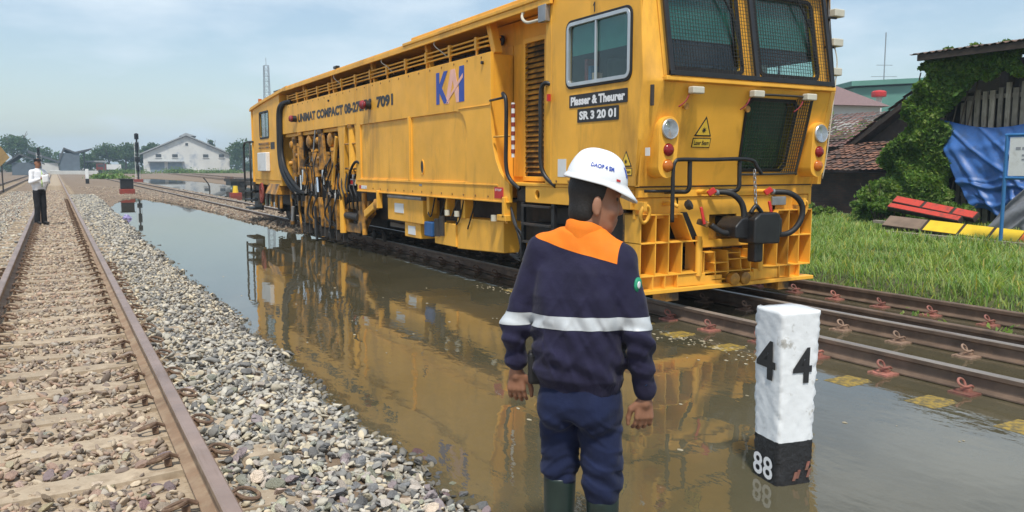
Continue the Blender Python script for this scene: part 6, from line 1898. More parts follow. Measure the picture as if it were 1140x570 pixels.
shed = thing('shed', (21.0, 11.2, -0.2), 'old slatted wooden shed with rusty sheet roof overgrown by vines', 'shed')
r_ = random.Random(5)
for k in range(20):
    y = 8.6+k*.185
    zt = 3.28+r_.uniform(-.10, .08)-(0.25 if y > 11.9 else 0)
    MB().box(20.02, 20.06+r_.uniform(0, .02), y, y+.115+r_.uniform(-.02, .03), -.25, zt).build('slat', 'old_wood', shed)
for z in (3.0, 2.0, .6):
    MB().box(20.07, 20.14, 8.5, 12.6, z, z+.1).build('rail_board', 'old_wood', shed)
for y in (8.5, 11.0, 12.55):
    MB().box(20.15, 20.33, y, y+.16, -.25, 4.05).build('post', 'dark_wood', shed)
MB().box(20.4, 23.8, 8.4, 8.5, -.25, 3.9).build('back_wall', 'dark_wood', shed)
MB().box(23.8, 23.9, 8.4, 13.4, -.25, 4.4).build('back_wall', 'dark_wood', shed)
MB().box(20.35, 20.40, 8.5, 12.6, -.25, 3.2).build('inner_lining', 'dark_wood', shed)
for z, x in ((3.98, 20.0), (4.08, 20.6)):
    MB().box(x, x+.12, 7.4, 12.95, z, z+.14).build('roof_beam', 'dark_wood', shed)
for y in np.arange(7.6, 13.0, .9):
    MB().bar((19.5, y, 4.10), (24, y, 4.65), .07, .10).build('rafter', 'dark_wood', shed)
for k in range(7):
    sh = MB(); y0 = 6.82+k*.9; nn = 16; dz = r_.uniform(-.03, .03)
    for i in range(nn+1):
        y = y0+i*(.96/nn); z = .022*math.sin(i/nn*2*PI*5)
        sh.v += [(19.25+r_.uniform(-.01, .01), y, 4.20+dz+z), (24.0, y, 4.82+dz+z)]
    for i in range(nn): sh._face([2*i, 2*i+2, 2*i+3, 2*i+1])
    o = sh.build('roof_sheet', 'rust_sheet', shed); q = o.modifiers.new('t', 'SOLIDIFY'); q.thickness = .012

MB().box(19.28, 19.36, 7.0, 12.98, 4.02, 4.17).build('fascia', 'dark_wood', shed)
# vines swallowing the shed corner
def vine_points(n_):
    poly = np.array([(12.80, 4.2), (12.95, 3.65), (13.30, 2.97), (13.65, 1.90), (14.05, 0.77), (14.5, -.25), (11.6, -.25), (12.0, .5), (12.22, 1.24), (12.36, 2.48), (11.96, 3.25), (11.4, 3.5), (10.6, 3.55), (10.6, 4.2)])
    out_ = []
    def inside(py, pz):
        c_ = np.zeros(len(py), bool); j = len(poly)-1
        for i in range(len(poly)):
            yi, zi = poly[i]; yj, zj = poly[j]
            c_ ^= ((zi > pz) != (zj > pz)) & (py < (yj-yi)*(pz-zi)/(zj-zi+1e-12)+yi); j = i
        return c_
    y = rng.uniform(10.5, 15.0, n_*3); z = rng.uniform(-.3, 4.3, n_*3)
    k = inside(y+.12*np.sin(z*7+y*5), z+.10*np.sin(y*9))
    y, z = y[k], z[k]
    cl = np.sin(y*4.3+1.2*np.sin(z*3.1))*np.sin(z*4.7+.8*np.sin(y*5))
    edge_ = np.clip((y-12.2)*1.2, 0.25, 1)
    x = 19.72-edge_*(.22+.20*cl)-rng.uniform(-.12, .12, len(y))-np.clip(1.2-z, 0, 2)*.35
    return np.stack([x, y, z], 1)
vine = thing('vine', (20.0, 13.2, -0.2), 'dense green climbing vine covering the corner of the slatted shed', 'climbing plant')
leaves('foliage', vine_points(24000), 0.125, 'leaf', vine)
st_ = MB()
for k in range(9):
    y = 12.0+k*.2
    st_.tube(spline([(19.7, y+.3, -.25), (19.75, y+.1, 1.0), (19.85, y-.1, 2.4), (19.95, y-.3, 3.8)], 4), .018, 5)
st_.build('stems', 'bark', vine)
def shrub(x, y, w, h, label, m_, seed, nl=1700, leaf=.11):
    r2 = np.random.default_rng(seed)
    s_ = thing('shrub', (x, y, -.2), label, 'shrub', 'shrubs at the edge of the grass')
    b_ = MB()
    for k in range(6):
        a = r2.uniform(0, 6.28); b_.tube([(x, y, -.25), (x+.2*w*math.cos(a), y+.2*w*math.sin(a), -.2+h*.4), (x+.4*w*math.cos(a), y+.4*w*math.sin(a), -.2+h*.8)], [.02, .015, .006], 5)
    b_.build('stems', 'bark', s_)
    P_ = clump_points((x, y, -.2+h*.5), (w*.5, w*.5, h*.5), 16, nl//16, r2, .2)
    P_[:, 2] = np.maximum(P_[:, 2], -.18)
    leaves('foliage', P_, leaf, m_, s_, r2)
shrub(18.9, 13.6, 1.2, 1.4, 'large light green shrub leaning on the vine by the brick wall', 'leaf_pale', 4, 2600)
shrub(20.4, 15.0, 1.0, .75, 'leafy shrub in front of the brick wall corner', 'leaf', 5, 1800)
shrub(19.6, 16.4, 1.5, .5, 'low spreading shrub under the dark brick wall', 'leaf_pale', 6, 1500, .10)
shrub(20.3, 17.6, 1.6, .5, 'low shrub behind the right headlight of the machine', 'leaf_pale', 7, 1300, .10)
shrub(18.9, 11.7, 1.6, .8, 'dark shrub growing below the blue tarpaulin', 'leaf', 8, 1500, .10)
shrub(18.7, 13.0, 1.6, .9, 'bushy green shrub behind the red boards', 'leaf', 9, 1600, .10)

# tarpaulin
CREASE = []
for k in range(26):
    a_ = r_.uniform(-.9, .35) if k < 18 else r_.uniform(1.0, 1.5)
    CREASE.append((r_.uniform(.03, .13)*r_.choice([1, 1, -.6]), math.cos(a_), math.sin(a_), r_.uniform(-.5, 1.1), r_.uniform(.012, .05)))
tp = MB(); ns, nt = 110, 64
for i in range(ns+1):
    s_ = i/ns
    for j in range(nt+1):
        t = j/nt
        y = (12.68+(9.0-12.68)*s_)*(1-t)+(11.45+(9.0-11.45)*s_)*t+.10*math.sin(t*PI)*(1-s_)
        ztop = 2.58-.28*math.sin(min(1, s_*1.25)*PI)**1.0+(-.05*s_)
        zbot = .30-.35*s_+.06*math.sin(s_*17)
        z = ztop*(1-t)+zbot*t
        fold = .12*math.sin(t*PI)+.05*math.sin(s_*9+t*3)*t+sum(A_*math.exp(-((s_*ca+t*sa-c_)/w_)**2)*(.35+.65*t) for A_, ca, sa, c_, w_ in CREASE)
        sag = .05*math.sin((s_*1.2+t*1.6)*14)
        x = 19.88-.04-fold*.9-sag*.4*t-.28*t
        tp.v.append((x, y, z))
for i in range(ns):
    for j in range(nt): tp._face([i*(nt+1)+j, (i+1)*(nt+1)+j, (i+1)*(nt+1)+j+1, i*(nt+1)+j+1])
o = tp.build('tarpaulin', 'tarp', None, smooth=True, origin=(19.8, 11, 0)); q = o.modifiers.new('t', 'SOLIDIFY'); q.thickness = .006
tag(o, 'crumpled blue tarpaulin hung over the slatted shed wall', 'tarpaulin')
tp = MB()
for i in range(21):
    for j in range(13):
        s_, t = i/20, j/12
        tp.v.append((19.15-.55*t-.10*math.sin(s_*14+t*5), 9.9-.9*s_+.8*t, 1.0*(1-t)-.15*t+.08*math.sin(s_*9)))
for i in range(20):
    for j in range(12): tp._face([i*13+j, (i+1)*13+j, (i+1)*13+j+1, i*13+j+1])
o = tp.build('cloth_sheet', 'grey_cloth', None, smooth=True, origin=(19, 9.5, 0)); q = o.modifiers.new('t', 'SOLIDIFY'); q.thickness = .006
tag(o, 'grey sheet draped to the ground below the blue tarpaulin', 'sheet')

# painted boards
M['board_red'] = mat('red_board_paint', (0.58, 0.055, 0.03), 0.6, var=0.15, dirt=(0.24, 0.05, 0.035), damt=(0.48, 0.7), dscale=6)
M['board_yellow'] = mat('yellow_board_paint', (0.75, 0.50, 0.02), 0.6, var=0.10, dirt=(0.40, 0.28, 0.05), damt=(0.6, 0.85))
M['board_orange'] = mat('orange_board_paint', (0.75, 0.17, 0.02), 0.6, var=0.1)
M['board_brown'] = mat('bare_brown_board', (0.20, 0.14, 0.10), 0.85, var=0.2, scale=4, bmp=.3)
def board(label, A_, B_, segs, w_=.36, th=.11, tilt=R(38), base='dark_wood'):
    A_, B_ = Vector(A_), Vector(B_); d_ = (B_-A_); L_ = d_.length; d_.normalize()
    nrm = d_.cross(Vector((0, 0, 1))).normalized()
    if nrm.x > 0: nrm = -nrm
    up2 = (Vector((0, 0, 1))*math.sin(tilt)-nrm*math.cos(tilt)).normalized(); face = d_.cross(up2)
    if face.x > 0: face = -face
    t = thing('painted_board', A_, label, 'board')
    MB().bar(A_, B_, w_, th, face).build('plank', base, t) if False else None
    q = MB(); c0 = [A_-up2*w_/2-face*th, A_+up2*w_/2-face*th, A_+up2*w_/2, A_-up2*w_/2]
    q.add(c0+[p+d_*L_ for p in c0], [(0, 1, 2, 3), (7, 6, 5, 4), (0, 4, 5, 1), (1, 5, 6, 2), (2, 6, 7, 3), (3, 7, 4, 0)]); q.build('plank', base, t)
    for s0, s1, mm in segs:
        a = A_+d_*L_*s0; b_ = A_+d_*L_*s1; e = w_/2-.015
        c0 = [a-up2*e+face*.002, a+up2*e+face*.002, a+up2*e+face*.014, a-up2*e+face*.014]
        q = MB(); q.add(c0+[p+(b_-a) for p in c0], [(0, 1, 2, 3), (7, 6, 5, 4), (0, 4, 5, 1), (1, 5, 6, 2), (2, 6, 7, 3), (3, 7, 4, 0)])
        q.build('paint_panel', mm, t)
board('long dark board with yellow and orange panels lying below the tarpaulin', (16.7, 11.80, .10), (16.5, 7.0, -.12),
      ((.003, .20, 'board_brown'), (.215, .375, 'board_yellow'), (.39, .51, 'board_yellow'), (.525, .64, 'board_yellow'), (.645, .80, 'board_orange'), (.815, .99, 'board_orange')))
board('upper red painted board resting on other boards beside the shrubs', (17.4, 12.1, .58), (17.1, 9.95, .30), ((.01, .36, 'board_red'), (.40, .72, 'board_red'), (.76, .99, 'board_red')), .22)
board('lower red painted board under the upper red one', (17.2, 12.1, .44), (16.95, 10.2, .22), ((.01, .99, 'board_red'),), .16)
o = MB().bar((16.1, 11.35, -.16), (15.9, 6.8, -.20), .12, .16).build('timber_beam', 'old_wood', None, origin=(16, 9, -.2), bevel=.01)
tag(o, 'pale grey timber beam lying in the grass before the boards', 'timber')
o = MB().bar((16.9, 12.25, .05), (16.8, 11.2, .02), .10, .06).build('plank', 'old_wood', None, origin=(16.9, 11.8, 0))
tag(o, 'short grey plank sticking out behind the brown board end', 'plank')
# sign on blue frame
M['blue_frame'] = mat('blue_frame_paint', (0.03, 0.15, 0.36), 0.45, var=0.15, dirt=(0.10, 0.12, 0.16), damt=(.6, .85))
M['grey_text'] = mat('faint_grey_print', (0.30, 0.31, 0.34), 0.6, var=0.1)
sg = thing('sign', (16, 8.8, -.2), 'white notice board in a blue tubular frame before the tarpaulin', 'sign')
for y in (8.80, 7.45): MB().cyl((16, y, -.25), (16, y, 1.94), .035).build('post', 'blue_frame', sg, smooth=40)
for z in (1.94, 1.12): MB().cyl((16, 8.83, z), (16, 7.42, z), .032).build('frame_bar', 'blue_frame', sg, smooth=40)
bo_ = MB().box(15.985, 16.015, 7.50, 8.74, 1.16, 1.90).build('board', 'white', sg, bevel=.004)
for z, a, b_ in ((1.78, 8.45, 7.8), (1.66, 8.62, 7.6), (1.54, 8.5, 7.7), (1.46, 8.5, 7.75), (1.38, 8.45, 7.8), (1.30, 8.4, 7.85)):
    y = a
    while y > b_:
        w_ = r_.uniform(.05, .13)
        MB().box(15.980, 15.984, y-w_, y, z, z+(.05 if z > 1.6 else .03)).build('print_line', 'grey_text', bo_); y -= w_+.03

# brick house with tiled roofs
house = thing('house', (23.2, 18, -.25), 'low dark brick house with sagging clay tile roofs', 'house')
MB().box(22.85, 26, 15.0, 19.6, -.3, 1.15).build('wall', 'brickwork', house)
MB().box(26.0, 30, 16.0, 19.6, -.3, 2.0).build('wall', 'dark_wood', house)
tile_roof('tile_roof', (22.45, 14.6, 1.22), (0, 5.2, -.03), (3.2, 0, 1.0), 13, 24, house)
g_ = MB(); g_.plate([(15.9, 4.66), (20.2, 1.80), (20.2, 1.62), (15.9, 4.44)], [], side(25.4), (4.4, 0, 0)); g_.build('roof_deck', 'dark_wood', house)
tile_roof('tile_roof', (25.35, 20.3, 1.80), (4.5, 0, 0), (0, -4.4, 2.93), 16, 18, house, seed=9)
MB().plate([(16.0, 4.3), (19.9, 1.7), (16.0, 1.7)], [], side(25.75), (.1, 0, 0)).build('gable_wall', 'dark_wood', house)
house2 = thing('house', (30, 26, -.2), 'farther house with broad clay tile roof behind the low brick house', 'house')
MB().box(31, 37, 20, 29.5, -.3, 2.6).build('wall', 'brickwork', house2)
tile_roof('tile_roof', (30.4, 19.5, 2.2), (0, 10.5, 0), (3.4, 0, 1.7), 14, 36, house2, (0.15, 0.075, 0.06), (0.09, 0.06, 0.05), 12)
pole = MB().cyl((24.5, 20.5, -.3), (24.6, 20.6, 4.6), .045).build('bamboo_pole', 'old_wood', None, smooth=40, origin=(24.5, 20.5, -.3))
tag(pole, 'tall thin pole leaning beside the tiled roofs', 'pole')
# far hip roof, green hall, tank, mast
M['far_roof'] = mat('faded_maroon_roof', (0.20, 0.13, 0.125), 0.9, var=.1)
M['far_green'] = mat('green_cladding', (0.10, 0.25, 0.20), 0.7, var=.1, scale=.5)
M['far_wall'] = mat('pale_plaster', (0.55, 0.55, 0.52), 0.9, var=.1, scale=.5)
h3 = thing('house', (52, 40.5, 0), 'distant house with faded maroon hipped roof', 'house')
hx = Vector((.869, -.495, 0)); hy = Vector((.495, .869, 0)); c0 = Vector((49.5, 42.3, 0))
def P3(a, b_, z): return tuple(c0+hx*a+hy*b_+Vector((0, 0, z)))
MB().add([P3(-4.5, 0, 6.2), P3(6.5, 0, 5.9), P3(6.5, 9, 5.9), P3(-4.5, 9, 6.2), P3(-1.0, 4.5, 8.6), P3(2.6, 4.5, 8.4)], [(0, 1, 5, 4), (1, 2, 5), (2, 3, 4, 5), (3, 0, 4), (3, 2, 1, 0)]).build('roof', 'far_roof', h3)
MB().add([P3(-4, .6, -.2), P3(6, .6, -.2), P3(6, 8.5, -.2), P3(-4, 8.5, -.2), P3(-4, .6, 6), P3(6, .6, 6), P3(6, 8.5, 6), P3(-4, 8.5, 6)], [(0, 1, 5, 4), (1, 2, 6, 5), (2, 3, 7, 6), (3, 0, 4, 7)]).build('wall', 'far_wall', h3)
hall = thing('hall', (86, 57, 0), 'distant long green industrial hall behind the roofs', 'building')
c0 = Vector((79.0, 60.6, 0))
MB().add([P3(0, 0, -.2), P3(45, 0, -.2), P3(45, 14, -.2), P3(0, 14, -.2), P3(0, 0, 10.2), P3(45, 0, 12.4), P3(45, 14, 12.4), P3(0, 14, 10.2)], [(0, 1, 5, 4), (1, 2, 6, 5), (2, 3, 7, 6), (3, 0, 4, 7)]).build('wall', 'far_green', hall)
MB().add([P3(-.6, -.6, 10.35), P3(46, -.6, 12.6), P3(46, 15, 12.6), P3(-.6, 15, 10.35), P3(-.6, -.6, 10.9), P3(46, -.6, 13.1), P3(46, 15, 13.1), P3(-.6, 15, 10.9)], [(0, 1, 5, 4), (4, 5, 6, 7), (1, 2, 6, 5), (2, 3, 7, 6), (3, 0, 4, 7), (3, 2, 1, 0)]).build('roof_edge', 'far_green', hall)
for k in range(14):
    a = 1.5+k*3.1
    MB().add([P3(a, -.12, 7.0), P3(a+1.6, -.12, 7.0), P3(a+1.6, -.12, 8.2), P3(a, -.12, 8.2), P3(a, -.02, 7.0), P3(a+1.6, -.02, 7.0), P3(a+1.6, -.02, 8.2), P3(a, -.02, 8.2)], [(0, 1, 2, 3), (0, 4, 5, 1), (1, 5, 6, 2), (2, 6, 7, 3), (3, 7, 4, 0)]).build('window', 'interior', hall)
tk = MB().lathe((76.7, 55.8, 8.75), (0, 0, 1), [(.7, 0), (.75, .1), (.75, .5), (.6, .62), (.2, .7)], 18).build('water_tank', 'red', None, smooth=40, origin=(76.7, 55.8, 8.75))
tag(tk, 'small red rooftop water tank before the green hall', 'water tank')
ms = MB(); ms.cyl((76.9, 55.9, -.2), (76.9, 55.9, 8.75), .3); o = ms.build('tank_stand', 'far_wall', None, origin=(76.9, 55.9, -.2)); tag(o, 'plain pale stand carrying the red water tank', 'stand')
mt = thing('antenna_mast', (91, 65.6, 0), 'thin antenna mast rising above the green hall', 'antenna')
MB().cyl((91, 65.6, 0), (91.05, 65.65, 18.0), .07).build('pole', 'steel', mt)
for z, L_ in ((14, 1.0), (12.6, 1.6)):
    MB().bar((91-.869*L_, 65.6+.495*L_, z), (91+.869*L_, 65.6-.495*L_, z), .06, .06).build('cross_arm', 'steel', mt)
for k, (x, y, w_, h_, zb) in enumerate(((40, 35.5, 6, 6.2, -.2), (44, 32.0, 6, 5.6, -.2), (36.5, 33.5, 4.5, 5.2, -.2))):
    tree(x, y, zb, h_, w_, ['bushy tree rising over the tiled roofs by the machine', 'round tree between the tiled roofs and the maroon roof', 'small tree right behind the farther tiled roof'][k], nblob=18, nper=120, leaf=.3, m_='leaf', seed=60+k, group='trees among the roofs')

# ------------------------------------------------------------------ far yard on the left
def cframe(o, az=0.0):       # local frame: a = to the right, b = away
    o = Vector(o); ax_ = Vector((math.cos(az), -math.sin(az), 0)); ay_ = Vector((math.sin(az), math.cos(az), 0))
    return lambda a, b_, z: tuple(o+ax_*a+ay_*b_+Vector((0, 0, z)))
M['shed_white'] = mat('stained_white_wall', (0.60, 0.60, 0.57), 0.9, var=.10, scale=.25, dirt=(0.26, 0.31, 0.38), damt=(.52, .72), dscale=.35)
M['shed_roof'] = mat('grey_sheet_roof', (0.30, 0.31, 0.31), 0.8, var=.1, scale=.4)
M['grey_door'] = mat('blue_grey_door', (0.20, 0.25, 0.30), 0.7, var=.15, scale=1)
wh = thing('warehouse', (32, 237, -.3), 'large white gabled warehouse with small windows and grey doors', 'warehouse')
F3 = cframe((21.4, 242.3, -.3), R(7))
MB().add([F3(0, 0, 0), F3(22.4, 0, 0), F3(22.4, 0, 5.2), F3(11.2, 0, 10.2), F3(0, 0, 5.2), F3(0, 45, 0), F3(22.4, 45, 0), F3(22.4, 45, 5.2), F3(11.2, 45, 10.2), F3(0, 45, 5.2)],
         [(0, 1, 2, 3, 4), (9, 8, 7, 6, 5), (1, 6, 7, 2), (0, 4, 9, 5)]).build('wall', 'shed_white', wh)
for (a0, z0, a1, z1) in ((-.9, 4.95, 11.2, 10.35), (11.2, 10.35, 23.3, 4.95)):
    MB().add([F3(a0, -.8, z0), F3(a1, -.8, z1), F3(a1, 46, z1), F3(a0, 46, z0), F3(a0, -.8, z0+.35), F3(a1, -.8, z1+.35), F3(a1, 46, z1+.35), F3(a0, 46, z0+.35)], [(0, 1, 5, 4), (4, 5, 6, 7), (1, 2, 6, 5), (2, 3, 7, 6), (3, 0, 4, 7), (3, 2, 1, 0)]).build('roof', 'shed_roof', wh)
MB().add([F3(9.5, 4, 10.4), F3(14, 4, 10.4), F3(14, 44, 10.4), F3(9.5, 44, 10.4), F3(11.2, 4, 11.3), F3(11.2, 44, 11.3)], [(0, 1, 4), (1, 2, 5, 4), (2, 3, 5), (3, 0, 4, 5)]).build('roof_vent', 'shed_roof', wh)
def wbox(a0, a1, z0, z1, m_, name, par=wh, b0=-.12, b1=.05, F=F3):
    return MB().add([F(a0, b0, z0), F(a1, b0, z0), F(a1, b0, z1), F(a0, b0, z1), F(a0, b1, z0), F(a1, b1, z0), F(a1, b1, z1), F(a0, b1, z1)], [(0, 1, 2, 3), (0, 4, 5, 1), (1, 5, 6, 2), (2, 6, 7, 3), (3, 7, 4, 0)]).build(name, m_, par)
for a in (3.2, 7.4, 15.4, 19.6): 
    w_ = wbox(a, a+1.4, 4.3, 5.2, 'interior', 'window'); wbox(a-.15, a+1.55, 4.15, 4.3, 'shed_white', 'sill', w_, -.2)
wbox(10.9, 11.6, 7.6, 8.3, 'interior', 'vent')
for a in (1.7, 6.2): wbox(a, a+3.6, .3, 3.0, 'grey_door', 'door')
wbox(1.2, 10.4, 3.0, 3.25, 'shed_roof', 'awning', wh, -1.2, 0)

# station canopies
M['canopy'] = mat('canopy_sheet', (0.075, 0.08, 0.085), 0.7, var=.1, scale=.5)
M['dark_end'] = mat('dark_blue_grey_wall', (0.10, 0.125, 0.15), 0.8, var=.15, scale=1)
cy = thing('platform_canopy', (2.0, 196, 0), 'butterfly shaped grey platform canopy beyond the end of the track', 'canopy')
F3 = cframe((.7, 196.5, 0))
MB().add([F3(0, 0, 2.2), F3(1.3, 0, 5.5), F3(3.4, 0, 4.6), F3(6.6, 0, 5.4), F3(6.6, 0, 5.1), F3(3.4, 0, 4.2), F3(1.5, 0, 5.1), F3(.3, 0, 2.2)]+[F3(a, 30, z) for a, z in ((0, 2.2), (1.3, 5.5), (3.4, 4.6), (6.6, 5.4), (6.6, 5.1), (3.4, 4.2), (1.5, 5.1), (.3, 2.2))],
         [(0, 1, 6, 7), (1, 2, 5, 6), (2, 3, 4, 5)]+[(i, (i+1) % 8, 8+(i+1) % 8, 8+i) for i in range(8)]).build('roof', 'canopy', cy)
wbox(.5, 4.2, 0, 4.3, 'dark_end', 'end_wall', cy, .2, 29, F3)
for a in (1.6, 5.0): wbox(a, a+.3, 0, 4.6, 'canopy', 'column', cy, 3, 3.3, F3)
wbox(-1.5, 7.5, -.3, .55, 'far_wall', 'platform', cy, -2, 32, F3)
cl_ = thing('platform_canopy', (-5, 177, 0), 'low gabled canopy with dark opening left of the track end', 'canopy')
F3 = cframe((-6.9, 177.5, 0))
MB().add([F3(-1, 0, 2.1), F3(1.4, 0, 3.9), F3(5.2, 0, 2.1), F3(5.2, 0, 1.85), F3(1.4, 0, 3.6), F3(-1, 0, 1.85)]+[F3(a, 25, z) for a, z in ((-1, 2.1), (1.4, 3.9), (5.2, 2.1), (5.2, 1.85), (1.4, 3.6), (-1, 1.85))],
         [(0, 1, 4, 5), (1, 2, 3, 4)]+[(i, (i+1) % 6, 6+(i+1) % 6, 6+i) for i in range(6)]).build('roof', 'canopy', cl_)
wbox(0, 4.6, -.2, 2.2, 'dark_end', 'end_wall', cl_, .5, 24, F3)
c2_ = thing('station_hall', (-3, 233, 0), 'long sloping grey station roof behind the low canopy', 'building')
F3 = cframe((-5.5, 235.2, 0))
MB().add([F3(0, 0, 5.6), F3(8, 0, 2.3), F3(8, 0, 1.9), F3(0, 0, 4.9), F3(0, 20, 5.6), F3(8, 20, 2.3), F3(8, 20, 1.9), F3(0, 20, 4.9)], [(0, 1, 2, 3), (0, 4, 5, 1), (1, 5, 6, 2), (3, 2, 6, 7), (0, 3, 7, 4)]).build('roof', 'canopy', c2_)
wbox(.2, 6.5, -.2, 2.4, 'far_wall', 'wall', c2_, .6, 19, F3)
c3_ = thing('platform_canopy', (9, 205, 0), 'small flat canopy right of the butterfly canopy', 'canopy')
F3 = cframe((6.2, 205, 0))
wbox(0, 4.2, 2.4, 2.8, 'shed_roof', 'roof', c3_, 0, 12, F3)
for a in (.3, 3.6): wbox(a, a+.25, -.2, 2.4, 'canopy', 'column', c3_, .3, .6, F3)

# signals
def signal(x, y, z, h, label, heads, base=True):
    s_ = thing('railway_signal', (x, y, z), label, 'signal', 'signals along the tracks')
    MB().cyl((x, y, z), (x, y, z+h), .09).build('mast', 'black', s_, smooth=40)
    ld = MB()
    for dx in (-.22, .22): ld.bar((x+dx, y+.3, z), (x+dx, y+.3, z+h*.85), .04, .04)
    for k in range(int(h*2.4)): ld.bar((x-.22, y+.3, z+.3+k*.35), (x+.22, y+.3, z+.3+k*.35), .03, .03)
    ld.build('ladder', 'white', s_)
    for hz, w_, hh in heads:
        b_ = MB().box(x-w_/2, x+w_/2, y-.12, y+.10, z+hz, z+hz+hh).build('signal_head', 'black', s_, bevel=.04)
        n_ = max(1, int(hh/.38))
        for k in range(n_):
            zc = z+hz+hh*(k+.5)/n_
            MB().lathe((x, y-.12, zc), (0, -1, 0), [(.13, 0), (.13, .18), (.115, .18), (.11, .02)], 14).build('hood', 'black', b_, smooth=40)
    if base: MB().box(x-.45, x+.45, y-.4, y+.4, z-.3, z+.35).build('base', 'brick_red', s_, bevel=.03)
signal(7.75, 94.0, -.3, 5.2, 'tall black railway signal on a red base near the pond', ((4.55, .42, .60), (3.3, .34, .95), (2.2, .5, .5), (1.2, .32, .6)))
signal(-1.35, 99.3, -.2, 3.6, 'black railway signal behind the man in the white shirt', ((2.85, .26, .75),), False)
signal(-5.2, 88, -.2, 3.2, 'black signal beside the left trees and the gabled canopy', ((2.1, .6, .9), (1.2, .5, .6)), False)
# yellow diamond board
M['faded_sign'] = mat('faded_yellow_sign', (0.30, 0.20, 0.08), 0.7, var=.15)
ds = thing('track_sign', (-2.72, 57, -.4), 'tilted yellow diamond board on a thin dark post', 'sign')
MB().cyl((-2.72, 57, -.4), (-2.72, 57, 2.0), .04).build('post', 'dark_steel', ds)
MB().plate([(-.75, 1.85), (0, 1.25), (.62, 1.9), (.2, 2.55), (-.1, 2.75)], [], lambda u, v: (-2.9+u, 56.95, v), (0, .03, 0)).build('board', 'faded_sign', ds)
# relay box
rb = thing('relay_box', (3.58, 51.1, -.32), 'black relay cabinet on a red base at the end of the puddle', 'relay box')
MB().box(3.20, 3.98, 50.8, 51.5, -.5, .08).build('base', 'brick_red', rb, bevel=.03)
MB().box(3.25, 3.92, 50.85, 51.45, .08, .62).build('cabinet', 'black', rb, bevel=.03)
MB().box(3.20, 3.97, 50.8, 51.5, .62, .66).build('lid', 'black', rb, bevel=.01)
# white and black post
wp = thing('marker_post', (2.62, 84, -.35), 'small white post with black foot beside the relay box track', 'marker post')
MB().box(2.48, 2.76, 83.9, 84.2, .25, 1.15).build('shaft', 'white', wp, bevel=.03); MB().box(2.47, 2.77, 83.89, 84.21, -.4, .25).build('foot', 'black', wp, bevel=.03)
# low yellow and red buffer in the pond
yp_ = thing('pond_marker', (8.8, 46.9, -.4), 'low yellow marker with red foot standing in the pond', 'marker')
MB().cyl((8.8, 46.9, -.1), (8.8, 46.9, .28), .16, .12).build('top', 'board_yellow', yp_, smooth=40); MB().box(8.5, 9.1, 46.6, 47.2, -.45, -.1).build('foot', 'brick_red', yp_, bevel=.02)
# bent stick in the pond
o = MB().tube(spline([(9.2, 58, -.4), (9.15, 58, .1), (8.9, 58, .5), (8.8, 58, .6)], 5), .04, 6).build('bent_rod', 'dark_steel', None, origin=(9.2, 58, -.4)); tag(o, 'bent dark rod sticking out of the pond', 'rod')
# flat wagon
wg = thing('flat_wagon', (14.2, 64, -.2), 'dark flat wagon standing behind the rear of the machine', 'wagon')
MB().box(11.3, 18.5, 62.2, 64.6, .25, .45).build('deck', 'dark_steel', wg); MB().box(11.4, 18.4, 62.4, 64.4, -.05, .25).build('frame', 'black', wg)
for x in (12.2, 13.6, 16.5, 17.6):
    MB().lathe((x, 62.5, .05), (0, -1, 0), [(.1, 0), (.40, 0), (.40, .1), (.12, .12), (.1, .18)], 16).build('wheel', 'dark_steel', wg, smooth=40)
MB().box(11.35, 11.6, 62.3, 64.5, .45, .62).build('end_board', 'rust_sheet', wg)
# truck
tkk = thing('truck', (11, 225, -.2), 'red and white truck parked beyond the yard trees', 'truck')
F3 = cframe((9.2, 226.2, -.2), R(3))
wbox(0, 2.2, .7, 2.4, 'brick_red', 'cab', tkk, 0, 2.0, F3); wbox(2.3, 5.6, .9, 2.2, 'white', 'cargo_box', tkk, 0, 2.2, F3)
wbox(.3, 1.9, 1.6, 2.2, 'interior', 'windscreen', tkk, -.05, .1, F3)
for a in (.9, 3.2, 4.8): MB().lathe(F3(a, -.05, .45), tuple(-hy), [(.1, 0), (.45, 0), (.45, .2), (.1, .22)], 14).build('wheel', 'rubber', tkk)
# lattice tower far away
lt = thing('lattice_tower', (61.5, 269, 0), 'slender steel lattice mast rising behind the rear of the machine', 'tower')
tb = MB()
for k in range(20):
    z0, z1 = k*1.7, (k+1)*1.7; w0, w1 = 1.3-.03*k, 1.3-.03*(k+1)
    cs0 = [Vector((61.5+w0*a, 269+w0*b_, z0)) for a, b_ in ((-1, -1), (1, -1), (1, 1), (-1, 1))]; cs1 = [Vector((61.5+w1*a, 269+w1*b_, z1)) for a, b_ in ((-1, -1), (1, -1), (1, 1), (-1, 1))]
    for i in range(4):
        tb.bar(cs0[i], cs1[i], .16, .16); tb.bar(cs0[i], cs1[(i+1) % 4], .09, .09); tb.bar(cs1[i], cs1[(i+1) % 4], .10, .10)
tb.build('lattice', 'steel', lt); MB().cyl((61.5, 269, 34), (61.5, 269, 36.5), .08).build('antenna', 'steel', lt)
# little purple bag at the puddle's edge
bg_ = MB(); bg_.lathe((1.93, 28.1, -.34), (0, .1, 1), [(.10, 0), (.14, .05), (.11, .10), (.05, .13), (.06, .16)], 11)
bg_.v = [(x+rng.normal(0, .02), y+rng.normal(0, .02), z+rng.normal(0, .015)) for x, y, z in bg_.v]
M['purple'] = mat('purple_plastic', (0.33, 0.29, 0.52), 0.4, var=.15)
o = bg_.build('plastic_bag', 'purple', None, origin=(1.93, 28.1, -.34)); tag(o, 'small purple plastic bag lying at the edge of the puddle', 'bag')
